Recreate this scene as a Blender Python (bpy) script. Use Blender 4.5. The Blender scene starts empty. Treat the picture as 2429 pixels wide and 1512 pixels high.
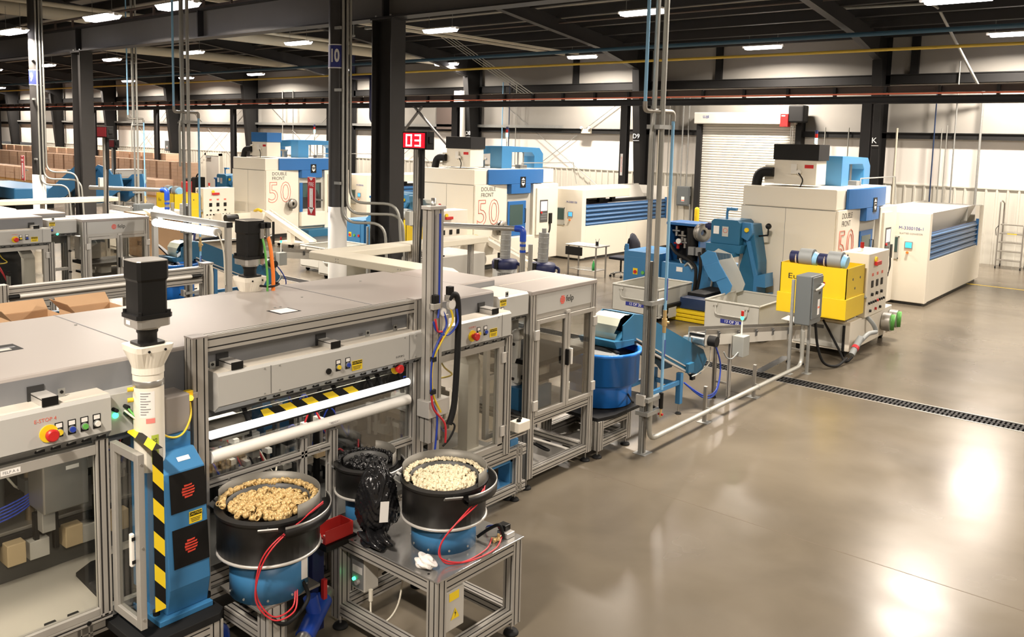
import bpy, math, random
from math import sin, cos, pi, radians, sqrt, atan2
from mathutils import Vector, Matrix
random.seed(7)
S = bpy.context.scene
COL = S.collection
# ------------------------------------------------------------------ camera
CAM_H = 3.5
yaw, pit, rol = radians(-39.79), radians(6.0), radians(1.395)
fw = Vector((sin(yaw)*cos(pit), cos(yaw)*cos(pit), -sin(pit)))
rt = Vector((cos(yaw), -sin(yaw), 0)); upv = rt.cross(fw)
r_ = cos(rol)*rt + sin(rol)*upv; u_ = -sin(rol)*rt + cos(rol)*upv
cd = bpy.data.cameras.new('camera'); cam = bpy.data.objects.new('camera', cd); COL.objects.link(cam)
M3 = Matrix((r_, u_, -fw)).transposed()
cam.matrix_world = Matrix.Translation((0, 0, CAM_H)) @ M3.to_4x4()
cd.sensor_width = 36; cd.lens = 2018/2429*36; cd.shift_y = -211/2429; cd.clip_end = 300; cd.clip_start = .05
S.camera = cam
# ------------------------------------------------------------------ world, exposure
w = bpy.data.worlds.new('world'); S.world = w; w.use_nodes = True
w.node_tree.nodes['Background'].inputs[0].default_value = (1.0, .93, .85, 1)
w.node_tree.nodes['Background'].inputs[1].default_value = .12
S.view_settings.view_transform = 'Standard'; S.view_settings.look = 'None'
S.view_settings.gamma = 1; S.view_settings.use_curve_mapping = False
S.view_settings.exposure = 0.3
HIBAY_W = 600.0          # watts of each high bay
LIGHT_COL = (1.0, .885, .765)
try:
    S.cycles.max_bounces = 7; S.cycles.transparent_max_bounces = 16; S.cycles.caustics_reflective = False; S.cycles.caustics_refractive = False
    S.cycles.sample_clamp_indirect = 4.0; S.cycles.use_denoising = True
except Exception: pass
# ------------------------------------------------------------------ materials
MATS = {}
def mat(name, col, rough=.5, metal=0., noise=0., nscale=6., bump=0., spec=.5, emis=None, estr=0., rvar=0.):
    m = bpy.data.materials.new(name); m.use_nodes = True; nt = m.node_tree; b = nt.nodes['Principled BSDF']
    b.inputs['Base Color'].default_value = (*col, 1); b.inputs['Roughness'].default_value = rough
    b.inputs['Metallic'].default_value = metal; b.inputs['Specular IOR Level'].default_value = spec
    if noise or bump or rvar:
        tc = nt.nodes.new('ShaderNodeTexCoord'); n = nt.nodes.new('ShaderNodeTexNoise')
        n.inputs['Scale'].default_value = nscale; n.inputs['Detail'].default_value = 5
        nt.links.new(tc.outputs['Object'], n.inputs['Vector'])
        if noise:
            mx = nt.nodes.new('ShaderNodeMix'); mx.data_type = 'RGBA'
            mx.inputs[6].default_value = (*[max(0, c*(1-noise)) for c in col], 1); mx.inputs[7].default_value = (*[min(1, c*(1+noise)) for c in col], 1)
            nt.links.new(n.outputs['Fac'], mx.inputs[0]); nt.links.new(mx.outputs[2], b.inputs['Base Color'])
        if rvar:
            mr = nt.nodes.new('ShaderNodeMapRange'); mr.inputs[3].default_value = max(.02, rough-rvar); mr.inputs[4].default_value = rough+rvar
            nt.links.new(n.outputs['Fac'], mr.inputs[0]); nt.links.new(mr.outputs[0], b.inputs['Roughness'])
        if bump:
            bp = nt.nodes.new('ShaderNodeBump'); bp.inputs['Strength'].default_value = bump; bp.inputs['Distance'].default_value = .01
            nt.links.new(n.outputs['Fac'], bp.inputs['Height']); nt.links.new(bp.outputs[0], b.inputs['Normal'])
    if emis:
        b.inputs['Emission Color'].default_value = (*emis, 1); b.inputs['Emission Strength'].default_value = estr
    MATS[name] = m; return m
def glassmat(name, tint, gl=.055, rough=.03):
    m = bpy.data.materials.new(name); m.use_nodes = True; nt = m.node_tree; nt.nodes.clear()
    o = nt.nodes.new('ShaderNodeOutputMaterial'); t = nt.nodes.new('ShaderNodeBsdfTransparent'); g = nt.nodes.new('ShaderNodeBsdfGlossy')
    t.inputs[0].default_value = (*tint, 1); g.inputs['Roughness'].default_value = rough; mx = nt.nodes.new('ShaderNodeMixShader')
    fr = nt.nodes.new('ShaderNodeLayerWeight'); fr.inputs[0].default_value = .35
    mp = nt.nodes.new('ShaderNodeMapRange'); mp.inputs[3].default_value = gl*.5; mp.inputs[4].default_value = min(1, gl*4)
    nt.links.new(fr.outputs['Fresnel'], mp.inputs[0]); nt.links.new(mp.outputs[0], mx.inputs[0])
    nt.links.new(t.outputs[0], mx.inputs[1]); nt.links.new(g.outputs[0], mx.inputs[2]); nt.links.new(mx.outputs[0], o.inputs[0])
    MATS[name] = m; return m
mat('alu', (.44, .42, .38), .42, .35, .08, 3); mat('alu_bright', (.62, .60, .56), .35, .4); mat('slot_shade', (.055, .05, .046), .6)
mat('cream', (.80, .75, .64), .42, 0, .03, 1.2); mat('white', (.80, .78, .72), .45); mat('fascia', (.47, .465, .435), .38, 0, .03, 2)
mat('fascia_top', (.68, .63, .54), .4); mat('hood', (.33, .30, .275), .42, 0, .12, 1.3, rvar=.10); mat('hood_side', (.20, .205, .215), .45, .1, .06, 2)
mat('greyface', (.52, .50, .45), .45, 0, .03, 2); mat('midgrey', (.22, .225, .225), .45); mat('darkgrey', (.075, .075, .072), .5)
mat('elec_grey', (.115, .128, .132), .4); mat('blue', (.045, .19, .39), .42, 0, .06, 4); mat('teal', (.02, .125, .235), .42, 0, .10, 5)
mat('drum_blue', (.022, .19, .66), .28); mat('fascia_blue', (.018, .13, .38), .4); mat('arch_blue', (.04, .20, .42), .35)
mat('slat_blue', (.035, .13, .30), .35, 0, .1, 3); mat('pale_blue', (.27, .55, .82), .4)
mat('black', (.007, .0068, .0065), .45, spec=.3); mat('rubber', (.009, .009, .009), .7, spec=.3); mat('drum_black', (.008, .0075, .007), .42, 0, .2, 20)
mat('steel_black', (.012, .0118, .012), .6, 0, .15, 3, spec=.3); mat('beam_dark', (.024, .023, .024), .55, 0, .12, 3, spec=.35); mat('beam_grey', (.14, .135, .13), .5, 0, .08, 2)
mat('beam_brown', (.10, .075, .065), .6); mat('orange_red', (.9, .22, .12), .5)
mat('yellow', (.78, .55, .015), .42, 0, .05, 3); mat('hazard_yellow', (.85, .62, .02), .4); mat('red', (.55, .02, .02), .4); mat('logo_red', (.75, .07, .04), .5)
mat('steel', (.55, .54, .51), .3, .85, .08, 8); mat('floor_joint', (.10, .075, .048), .8); mat('rim_steel', (.19, .18, .155), .5, .5, .1, 12); mat('steel_dull', (.34, .32, .285), .42, .7, .1, 10); mat('galv', (.36, .365, .35), .45, .55, .18, 18)
mat('conduit', (.40, .40, .365), .38, .5); mat('table_top', (.50, .49, .47), .22, .75, .16, 5, rvar=.1)
mat('brass', (.60, .42, .18), .38, .15, .2, 9); mat('plastic_white', (.74, .65, .45), .5, 0, .1, 9); mat('black_part', (.014, .014, .015), .35)
mat('bag', (.010, .010, .011), .22, 0, 0, 14, bump=.5); mat('paper', (.82, .80, .76), .7); mat('rag', (.83, .80, .76), .85)
mat('wall', (.82, .785, .735), .6, 0, .03, .4); mat('liner', (.34, .325, .295), .7, 0, .12, .7); mat('wainscot', (.62, .60, .53), .45, 0, .04, .5)
mat('roof', (.34, .32, .28), .7, 0, .25, .35); mat('pipe_cream', (.62, .58, .47), .6, 0, .08, 2); mat('column_white', (.72, .70, .65), .5)
mat('column_dark', (.032, .030, .029), .45, 0, .15, 4); mat('gas_yellow', (.62, .43, .06), .5); mat('dark_blue', (.012, .03, .085), .45); mat('duct_blue', (.03, .09, .15), .5)
mat('cardboard', (.58, .39, .27), .75, 0, .12, 4); mat('carton_light', (.50, .32, .18), .75, 0, .1, 4); mat('sign_blue', (.02, .03, .22), .5)
mat('sign_white', (.85, .85, .85), .6); mat('text_black', (.015, .015, .015), .6); mat('text_red', (.70, .16, .11), .6); mat('text_grey', (.25, .25, .25), .6); mat('text_blue', (.06, .09, .35), .6)
mat('bin_grey', (.47, .465, .42), .5, 0, .05, 3); mat('bin_in', (.30, .31, .29), .55); mat('floor_plate', (.50, .47, .41), .4, .1, .08, 3)
mat('trash_grey', (.33, .33, .31), .55); mat('hose_grey', (.30, .32, .32), .55, .2); mat('hose_blue', (.012, .06, .40), .35); mat('deep_blue', (.01, .015, .07), .5)
mat('orange', (.90, .22, .03), .45); mat('green', (.12, .42, .08), .45); mat('cable_red', (.55, .03, .04), .4); mat('cable_yellow', (.75, .55, .03), .4); mat('cable_blue', (.02, .05, .35), .4); mat('cable_white', (.70, .66, .55), .5)
mat('beige_block', (.47, .36, .21), .6, 0, .1, 5); mat('bronze', (.22, .17, .11), .4, .5); mat('rope', (.6, .5, .35), .7); mat('brush', (.70, .66, .40), .6)
mat('lime', (.45, .55, .06), .5); mat('door_white', (.72, .70, .64), .4); mat('cloth_navy', (.012, .014, .025), .8); mat('bottle_green', (.06, .45, .12), .2)
mat('red_bin', (.55, .035, .03), .4); mat('film', (.55, .58, .48), .3); mat('pink_label', (.85, .25, .22), .5)
mat('led_white', (1, 1, 1), .5, emis=(1, .93, .95), estr=9.0); mat('tube_white', (1, 1, 1), .4, emis=(1, .98, .93), estr=1.6); mat('tube_hot', (1, 1, 1), .4, emis=(.93, .96, 1), estr=7.0)
mat('led_red', (.6, 0, .02), .5, emis=(1, .004, .02), estr=.9); mat('led_digit', (1, .7, .7), .5, emis=(1, .50, .45), estr=2.6)
mat('led_green', (0, .5, .2), .4, emis=(.05, 1, .35), estr=4.0); mat('led_aqua', (.2, .8, .7), .4, emis=(.35, 1, .85), estr=3.0); mat('led_amber', (.8, .3, 0), .4, emis=(1, .45, .03), estr=2.5)
mat('lamp_red', (.35, .015, .01), .3); mat('screen_blue', (.05, .3, .6), .3, emis=(.08, .42, .85), estr=.9); mat('screen_cyan', (.05, .5, .6), .3, emis=(.05, .75, .85), estr=1.0); mat('screen_grey', (.5, .5, .55), .3, emis=(.55, .56, .66), estr=.35)
mat('dark_in', (.02, .02, .02), .6); mat('led_dim_red', (.16, .01, .015), .4); mat('mist_glass', (.05, .09, .085), .15); mat('wood', (.42, .22, .06), .6)
glassmat('glass', (.93, .93, .91)); glassmat('glass_dark', (.82, .81, .78), .09); glassmat('acrylic', (.92, .93, .93), .16); glassmat('wrap', (.985, .97, .96), .09, .2)
def floor_mat():
    m = bpy.data.materials.new('polished_concrete'); m.use_nodes = True; nt = m.node_tree; b = nt.nodes['Principled BSDF']
    tc = nt.nodes.new('ShaderNodeTexCoord')
    def nz(sc, det, dist=0):
        n = nt.nodes.new('ShaderNodeTexNoise'); n.inputs['Scale'].default_value = sc; n.inputs['Detail'].default_value = det; n.inputs['Distortion'].default_value = dist
        nt.links.new(tc.outputs['Object'], n.inputs['Vector']); return n
    a, c, d = nz(.7, 8, .3), nz(1.3, 2.5, .2), nz(40, 3)
    cr = nt.nodes.new('ShaderNodeValToRGB'); e = cr.color_ramp.elements
    e[0].position = .28; e[0].color = (.098, .082, .060, 1); e[1].position = .74; e[1].color = (.160, .136, .102, 1)
    nt.links.new(a.outputs['Fac'], cr.inputs[0])
    mx = nt.nodes.new('ShaderNodeMix'); mx.data_type = 'RGBA'; mx.blend_type = 'OVERLAY'; mx.inputs[0].default_value = .10
    nt.links.new(cr.outputs[0], mx.inputs[6]); nt.links.new(c.outputs['Color'], mx.inputs[7])
    bw = nt.nodes.new('ShaderNodeRGBToBW'); nt.links.new(c.outputs['Color'], bw.inputs[0])
    nt.links.new(bw.outputs[0], mx.inputs[7]); nt.links.new(mx.outputs[2], b.inputs['Base Color'])
    mr = nt.nodes.new('ShaderNodeMapRange'); mr.inputs[1].default_value = .3; mr.inputs[2].default_value = .7; mr.inputs[3].default_value = .19; mr.inputs[4].default_value = .28
    nt.links.new(c.outputs['Fac'], mr.inputs[0]); nt.links.new(mr.outputs[0], b.inputs['Roughness'])
    bp = nt.nodes.new('ShaderNodeBump'); bp.inputs['Strength'].default_value = .03; bp.inputs['Distance'].default_value = .02
    nt.links.new(c.outputs['Fac'], bp.inputs['Height']); nt.links.new(bp.outputs[0], b.inputs['Normal'])
    b.inputs['Specular IOR Level'].default_value = .20
    MATS['floor'] = m
floor_mat()
# ------------------------------------------------------------------ mesh builder
class MB:
    def __init__(s): s.v = []; s.f = []; s.m = []; s.sm = []; s.mats = []; s.cur = None
    def mi(s, m):
        if m not in s.mats: s.mats.append(m)
        return s.mats.index(m)
    def add(s, vs, fs, m=None, smooth=False):
        b = len(s.v); s.v += [tuple(p) for p in vs]
        for f in fs: s.f.append(tuple(i+b for i in f)); s.m.append(m); s.sm.append(smooth)
        return s
    def box(s, x0, x1, y0, y1, z0, z1, m=None):
        return s.add([(x0,y0,z0),(x1,y0,z0),(x1,y1,z0),(x0,y1,z0),(x0,y0,z1),(x1,y0,z1),(x1,y1,z1),(x0,y1,z1)],
            [(0,3,2,1),(4,5,6,7),(0,1,5,4),(1,2,6,5),(2,3,7,6),(3,0,4,7)], m)
    def prism(s, ax, a, b, poly, m=None, caps=True):
        def P(t, p): return (t, p[0], p[1]) if ax == 0 else ((p[0], t, p[1]) if ax == 1 else (p[0], p[1], t))
        n = len(poly); ar = sum(poly[i][0]*poly[(i+1) % n][1]-poly[(i+1) % n][0]*poly[i][1] for i in range(n))
        if (ar < 0) != (ax == 1): poly = poly[::-1]
        if a > b: a, b = b, a
        vs = [P(a, p) for p in poly]+[P(b, p) for p in poly]
        fs = [(i, (i+1) % n, n+(i+1) % n, n+i) for i in range(n)]
        if caps: fs += [tuple(range(n))[::-1], tuple(range(n, 2*n))]
        return s.add(vs, fs, m)
    def cyl(s, p0, p1, r, r1=None, n=16, m=None, caps=True):
        p0, p1 = Vector(p0), Vector(p1); r1 = r if r1 is None else r1; d = (p1-p0).normalized()
        u = d.orthogonal().normalized(); v = d.cross(u)
        vs = [p0+(u*cos(2*pi*i/n)+v*sin(2*pi*i/n))*r for i in range(n)]+[p1+(u*cos(2*pi*i/n)+v*sin(2*pi*i/n))*r1 for i in range(n)]
        s.add(vs, [(i, (i+1) % n, n+(i+1) % n, n+i) for i in range(n)], m, True)
        if caps: s.add(vs, [tuple(range(n))[::-1], tuple(range(n, 2*n))], m)
        return s
    def lathe(s, c, prof, n=32, m=None, a0=0, a1=2*pi, smooth=True):
        full = abs(a1-a0-2*pi) < 1e-6; k = n if full else n+1; vs = []
        for r, z in prof:
            for i in range(k):
                a = a0+(a1-a0)*i/n; vs.append((c[0]+r*cos(a), c[1]+r*sin(a), c[2]+z))
        fs = []
        for j in range(len(prof)-1):
            for i in range(n):
                i2 = (i+1) % k; fs.append((j*k+i, j*k+i2, (j+1)*k+i2, (j+1)*k+i))
        return s.add(vs, fs, m, smooth)
    def tube(s, pts, r, n=8, m=None, smooth=0, closed=False):
        pts = [Vector(p) for p in pts]
        if smooth:
            out = []
            for i in range(len(pts)-1):
                p0 = pts[max(0, i-1)]; p1 = pts[i]; p2 = pts[i+1]; p3 = pts[min(len(pts)-1, i+2)]
                for k in range(smooth):
                    t = k/smooth; out.append(.5*((2*p1)+(p2-p0)*t+(2*p0-5*p1+4*p2-p3)*t*t+(3*p1-p0-3*p2+p3)*t**3))
            pts = out+[pts[-1]]
        vs = []; u = None
        for i, p in enumerate(pts):
            d = (pts[min(i+1, len(pts)-1)]-pts[max(i-1, 0)]).normalized()
            if u is None: u = d.orthogonal().normalized()
            else:
                u = u-d*u.dot(d)
                u = u.normalized() if u.length > 1e-6 else d.orthogonal().normalized()
            v = d.cross(u); vs += [p+(u*cos(2*pi*k/n)+v*sin(2*pi*k/n))*r for k in range(n)]
        fs = [(i*n+k, i*n+(k+1) % n, (i+1)*n+(k+1) % n, (i+1)*n+k) for i in range(len(pts)-1) for k in range(n)]
        s.add(vs, fs, m, True); l = (len(pts)-1)*n
        return s.add(vs[:n]+vs[l:], [tuple(range(n))[::-1], tuple(range(n, 2*n))], m)
    def bent(s, pts, r, br, n=8, m=None):
        pts = [Vector(p) for p in pts]; out = [pts[0]]
        for i in range(1, len(pts)-1):
            a, b, c = pts[i-1], pts[i], pts[i+1]; d1 = (a-b).normalized(); d2 = (c-b).normalized(); q = min(br, (a-b).length*.49, (c-b).length*.49)
            p, e = b+d1*q, b+d2*q
            for k in range(7): t = k/6; out.append(p*(1-t)**2+b*2*t*(1-t)+e*t*t)
        out.append(pts[-1]); return s.tube(out, r, n, m)
    def quad(s, a, b, c, d, m=None): return s.add([a, b, c, d], [(0, 1, 2, 3)], m)
    def slab(s, pts, off, m=None):
        n = len(pts); o = Vector(off); q = [Vector(p) for p in pts]
        return s.add(q+[p+o for p in q], [tuple(range(n)), tuple(range(n, 2*n))[::-1]]+[(i, n+i, n+(i+1) % n, (i+1) % n) for i in range(n)], m)
    def sphere(s, c, r, n=12, k=8, m=None, sz=1.):
        return s.lathe(c, [(max(1e-4, r*sin(pi*j/k)), -r*sz*cos(pi*j/k)) for j in range(k+1)], n, m)
    def tf(s, M, i0=0): s.v[i0:] = [tuple(M @ Vector(p)) for p in s.v[i0:]]; return s
    def build(s, name, m=None, root=None, bevel=0., seg=2):
        me = bpy.data.meshes.new(name); off = root_origin(root) if root is not None else Vector((0, 0, 0))
        me.from_pydata([tuple(Vector(p)-off) for p in s.v], [], s.f)
        ms = []
        for i, p in enumerate(me.polygons):
            k = s.m[i] or m
            if k not in ms: ms.append(k); me.materials.append(MATS[k])
            p.material_index = ms.index(k); p.use_smooth = s.sm[i]
        o = bpy.data.objects.new(name, me); COL.objects.link(o)
        if root is not None: o.parent = root
        if bevel:
            b = o.modifiers.new('bevel', 'BEVEL'); b.width = bevel; b.segments = seg; b.limit_method = 'ANGLE'; b.angle_limit = radians(40)
        return o
def root_origin(o):
    v = Vector((0, 0, 0))
    while o is not None: v += o.location; o = o.parent
    return v
def tag(o, label=None, cat=None, group=None, kind=None):
    if label: o['label'] = label
    if cat: o['category'] = cat
    if group: o['group'] = group
    if kind: o['kind'] = kind
    return o
def thing(name, label, cat, loc=(0, 0, 0), group=None):
    o = bpy.data.objects.new(name, None); COL.objects.link(o); o.location = loc; o.empty_display_size = .2
    return tag(o, label, cat, group)
def struct(name, loc=(0, 0, 0)):
    o = bpy.data.objects.new(name, None); COL.objects.link(o); o.location = loc; o['kind'] = 'structure'; return o
def copy_tree(o, parent=None):
    c = o.copy(); COL.objects.link(c)
    if parent is not None: c.parent = parent
    for ch in list(o.children): copy_tree(ch, c)
    return c
def dup(o, d, label=None, group=None):
    c = copy_tree(o); c.location = Vector(o.location)+Vector(d)
    if label: c['label'] = label
    if group: c['group'] = group
    return c
def single(name, mb, m, label, cat, group=None, bevel=0., loc=None):
    o = mb.build(name, m, None, bevel); return tag(o, label, cat, group)
def bx(name, root, m, *c, bevel=.004):
    return MB().box(*c).build(name, m, root, bevel)
# extruded aluminium profile along an axis with real T-slots
def prof_poly(a0, a1, b0, b1, cell=.045, w=.009, d=.010):
    def side(p, q, nrm):
        L = sqrt((q[0]-p[0])**2+(q[1]-p[1])**2); k = max(1, round(L/cell)); t = ((q[0]-p[0])/L, (q[1]-p[1])/L); out = [p]
        for i in range(k):
            c = (i+.5)*L/k
            for e, dd in ((c-w/2, 0), (c-w/2, d), (c+w/2, d), (c+w/2, 0)): out.append((p[0]+t[0]*e-nrm[0]*dd, p[1]+t[1]*e-nrm[1]*dd))
        return out
    return side((a0, b0), (a1, b0), (0, -1))+side((a1, b0), (a1, b1), (1, 0))+side((a1, b1), (a0, b1), (0, 1))+side((a0, b1), (a0, b0), (-1, 0))
def profile(mb, ax, c0, c1, a0, a1, b0, b1, m='alu', **k):
    pl = prof_poly(a0, a1, b0, b1, **k); n0 = len(mb.f); mb.prism(ax, c0, c1, pl, m)
    # slot floors are dark: shade of the groove put into their colour
    n = len(pl); 
    for i in range(n):
        f = mb.f[n0+i]; p = [mb.v[j] for j in f]
        ctr = [sum(q[t] for q in p)/4 for t in range(3)]; a, b = [(ctr[1], ctr[2]), (ctr[0], ctr[2]), (ctr[0], ctr[1])][ax]
        if min(abs(a-a0), abs(a-a1), abs(b-b0), abs(b-b1)) > .003: mb.m[n0+i] = 'slot_shade'
    return mb
def text(name, root, s, loc, face, size, m, ext=.0015, outline=0., align='CENTER', rot=0., sx=1., bold=0.):
    cu = bpy.data.curves.new(name, 'FONT'); cu.body = s; cu.size = size; cu.align_x = align; cu.align_y = 'CENTER'; cu.resolution_u = 3; cu.offset = bold
    if outline: cu.fill_mode = 'NONE'; cu.bevel_depth = outline; cu.bevel_resolution = 0
    else: cu.extrude = ext
    t = bpy.data.objects.new(name, cu); COL.objects.link(t); dg = bpy.context.evaluated_depsgraph_get(); dg.update()
    me = bpy.data.meshes.new_from_object(t.evaluated_get(dg)); bpy.data.objects.remove(t)
    X = {'+X': Matrix(((0, 0, 1), (1, 0, 0), (0, 1, 0))), '-Y': Matrix(((1, 0, 0), (0, 0, -1), (0, 1, 0))), '+Z': Matrix.Identity(3)}[face].to_4x4()
    me.transform(Matrix.Translation(Vector(loc)-(root_origin(root) if root is not None else Vector())) @ X @ Matrix.Rotation(rot, 4, 'Z') @ Matrix.Diagonal((sx, 1, 1, 1)))
    me.materials.clear(); me.materials.append(MATS[m]); me.name = name
    o = bpy.data.objects.new(name, me); COL.objects.link(o)
    if root is not None: o.parent = root
    return o
def hexbolt(mb, p, ax, r=.008, h=.006, m='steel'):
    d = Vector(((1, 0, 0), (0, 1, 0), (0, 0, 1))[ax]); return mb.cyl(p, Vector(p)+d*h, r, n=6, m=m)
def foot(name, root, x, y, ztop, r=.045, mr='rubber'):
    mb = MB().lathe((x, y, 0), [(.002, .03), (r*.5, .03), (r*.85, .022), (r, .008), (r, 0), (.002, 0)], 16, mr).cyl((x, y, .028), (x, y, ztop), .008, n=8, m='steel')
    return mb.build(name, mr, root)
def stripes(mb, o, u, v, L, W, period, slant=1., ma='black', mb_='hazard_yellow'):
    """hazard stripes: flat parallelograms clipped to an L x W strip, alternating colours"""
    o, u, v = Vector(o), Vector(u).normalized(), Vector(v).normalized(); k = -int(W*slant/period)-2
    def clip(poly, lo, hi):
        for sgn, lim in ((1, lo), (-1, -hi)):
            out = []
            for i in range(len(poly)):
                a, b = poly[i], poly[(i+1) % len(poly)]; fa, fb = sgn*a[0]-lim, sgn*b[0]-lim
                if fa >= 0: out.append(a)
                if fa*fb < 0: t = fa/(fa-fb); out.append((a[0]+(b[0]-a[0])*t, a[1]+(b[1]-a[1])*t))
            poly = out
            if not poly: return poly
        return poly
    while k*period < L:
        a = k*period; p = clip([(a, 0), (a+period, 0), (a+period+W*slant, W), (a+W*slant, W)], 0, L)
        if len(p) > 2: mb.add([o+u*q[0]+v*q[1] for q in p], [tuple(range(len(p)))], ma if k % 2 else mb_)
        k += 1
    return mb
# =================================================================== STRUCTURE
XL, XR, YF, YB = -100., 14., -13., 29.9
def roofz(y): return 7.35+(29.9-y)*.1
fl = struct('floor')
MB().add([(XL,YF,0),(XR,YF,0),(XR,12.15,0),(XL,12.15,0)], [(0,1,2,3)]).build('floor_slab', 'floor', fl)
MB().add([(XL,12.5,0),(XR,12.5,0),(XR,YB,0),(XL,YB,0)], [(0,1,2,3)]).build('floor_slab', 'floor', fl)
for y in (7.32, 21.6): MB().box(XL, XR, y-.004, y+.004, -.01, .0004).build('floor_joint', 'floor_joint', fl)
for x in (-10.7, -19.6): MB().box(x-.003, x+.003, YF, 12.1, -.01, .0004).box(x-.003, x+.003, 12.55, YB, -.01, .0004).build('floor_joint', 'floor_joint', fl)
MB().box(-5.1, XR, 24.9, 25.0, .0002, .0012).build('floor_marking_line', 'yellow', fl)
td = struct('trench_drain')
MB().add([(XL,12.15,-.2),(XR,12.15,-.2),(XR,12.5,-.2),(XL,12.5,-.2),(XL,12.15,0),(XR,12.15,0),(XR,12.5,0),(XL,12.5,0)], [(0,1,2,3),(0,4,5,1),(2,6,7,3)]).build('trench_channel', 'dark_in', td)
MB().box(XL, XR, 12.135, 12.165, -.03, .003).box(XL, XR, 12.485, 12.515, -.03, .003).build('trench_edge', 'steel_dull', td)
g = MB()
for r in range(2):
    y = 12.168+r*.16
    for i in range(9): g.box(i*.056, i*.056+.028, y, y+.15, -.03, -.004)
    g.box(0, .49, y, y+.012, -.03, -.002); g.box(0, .49, y+.142, y+.154, -.03, -.002)
gm = g.build('grate', 'steel_black', td); gm.location.x = -1.0
for i in range(120):
    if i == 2: continue
    o = gm.copy(); COL.objects.link(o); o.location.x = -i*.5
# ---- walls
wb = struct('wall_back')
MB().box(XL, XR, YB, YB+.2, 2.3, 4.0).build('wall_sheet', 'wall', wb)
MB().box(XL, XR, YB, YB+.2, 4.0, 7.4).build('wall_liner', 'liner', wb)  # grey liner; the dimmer light up here is also put into its colour
p = MB()
p.box(0, 1.8, YB-.02, YB+.2, 0, 2.36)
for k in range(6): p.prism(2, 0, 2.36, [(.1+k*.3, YB-.02), (.12+k*.3, YB-.055), (.17+k*.3, YB-.055), (.19+k*.3, YB-.02)])
p.box(0, 1.8, YB-.06, YB, 2.34, 2.38)
pm = p.build('wall_panel', 'wainscot', wb); pm.location.x = XR-1.8
for i in range(1, 50):
    x = XR-1.8-i*1.8
    o = pm.copy(); COL.objects.link(o); o.location.x = x
for (z0, z1, m) in ((3.86, 4.06, 'steel_black'), (5.64, 5.95, 'steel_black')):
    MB().box(XL, XR, YB-.2, YB, z0, z1).box(XL, XR, YB-.24, YB-.2, z1-.03, z1).build('wall_girt', m, wb)
MB().box(XL, XR, YB-.09, YB-.01, 5.38, 5.62).build('lit_liner_strip', 'white', wb)  # white strip paints the brighter light along the liner
MB().box(XL, -22, YB-.3, YB-.2, 4.07, 4.19).build('wall_tray', 'galv', wb)
for x in (-14.9, -8.0, 4): MB().box(x-.12, x+.12, YB-.15, YB, 5.95, 7.3).build('wall_post', 'steel_black', wb)
for x in (-21.5,): MB().box(x-.12, x+.12, YB-.15, YB, 5.95, 7.3).build('wall_post', 'steel_black', wb)
for nm, c in (('wall_left', (XL-.2, XL, YF, YB, 0, 12)), ('wall_right', (XR, XR+.2, YF, YB, 0, 12)), ('wall_front', (XL, XR, YF-.2, YF, 0, 12))):
    o = MB().box(*c).build(nm, 'wall'); o['kind'] = 'structure'
ce = struct('ceiling')
MB().add([(XL,YF,roofz(YF)),(XR,YF,roofz(YF)),(XR,YB+.2,roofz(YB+.2)),(XL,YB+.2,roofz(YB+.2))], [(0,3,2,1)]).build('roof_deck', 'roof', ce)
# purlins (Z sections along x) and frames
y = 29.2
while y > -12.5:
    z = roofz(y)
    q = MB().prism(0, XL, XR, [(y, z), (y-.1, z+.01), (y-.1, z+.002), (y-.012, z-.012), (y-.012, z-.30), (y+.11, z-.31), (y+.11, z-.322), (y, z-.312)]).build('roof_purlin', 'beam_dark', ce)
    y -= 1.42
for i, x in enumerate([-8.85-9.03*k for k in range(-1, 9)]):
    f = struct('steel_frame')
    c = MB()
    # tapered wall column: web + flanges
    web = [(29.72, 0), (29.35, 0), (28.75, 6.35), (28.9, 7.3), (29.72, 7.3)]
    c.prism(0, x-.012, x+.012, web)
    c.prism(0, x-.15, x+.15, [(29.35, 0), (28.75, 6.35), (28.72, 6.35), (29.32, 0)]); c.box(x-.15, x+.15, 29.7, 29.73, 0, 7.3)
    c.build('column', 'steel_black', f)
    r = MB(); bot = [(28.75, 6.35), (26.0, 6.93), (20.0, 7.62), (YF, 10.9)]; top = [(YF, roofz(YF)-.27), (29.7, roofz(29.7)-.27)]
    r.prism(0, x-.01, x+.01, bot+top)
    for a, b in zip(bot, bot[1:]): r.prism(0, x-.12, x+.12, [a, b, (b[0], b[1]+.025), (a[0], a[1]+.025)])
    r.build('rafter', 'beam_dark', f)
    MB().box(x-.2, x+.2, 29.2, 29.78, 0, .02).build('base_plate', 'steel_black', f)
    MB().slab([(x-.02, 27.2, roofz(27.2)-.25), (x+.02, 27.2, roofz(27.2)-.25), (x+1.1, 27.2, roofz(27.2)-.25), (x+1.06, 27.2, roofz(27.2)-.25)], (0, .03, 0)).build('flange_brace', 'beam_dark', f)
    lab = {1: 'K', 2: 'D9', 3: 'D8'}.get(i)
    if lab: text('grid_mark', f, lab, (x+.0, 28.955, 3.77), '-Y', .26, 'sign_white'); MB().box(x-.14, x+.14, 28.955, 28.96, 3.60, 3.615).build('grid_line', 'sign_white', f)
for k in range(5):
    x = -22.4-9.03*k if k else -22.4
    MB().tube([(x-3.8, 29.75, .6), (x+3.9, 29.75, 5.6)], .014, 6).tube([(x+3.9, 29.76, .6), (x-3.8, 29.76, 5.6)], .014, 6).build('wall_brace_rod', 'galv', wb)
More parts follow.
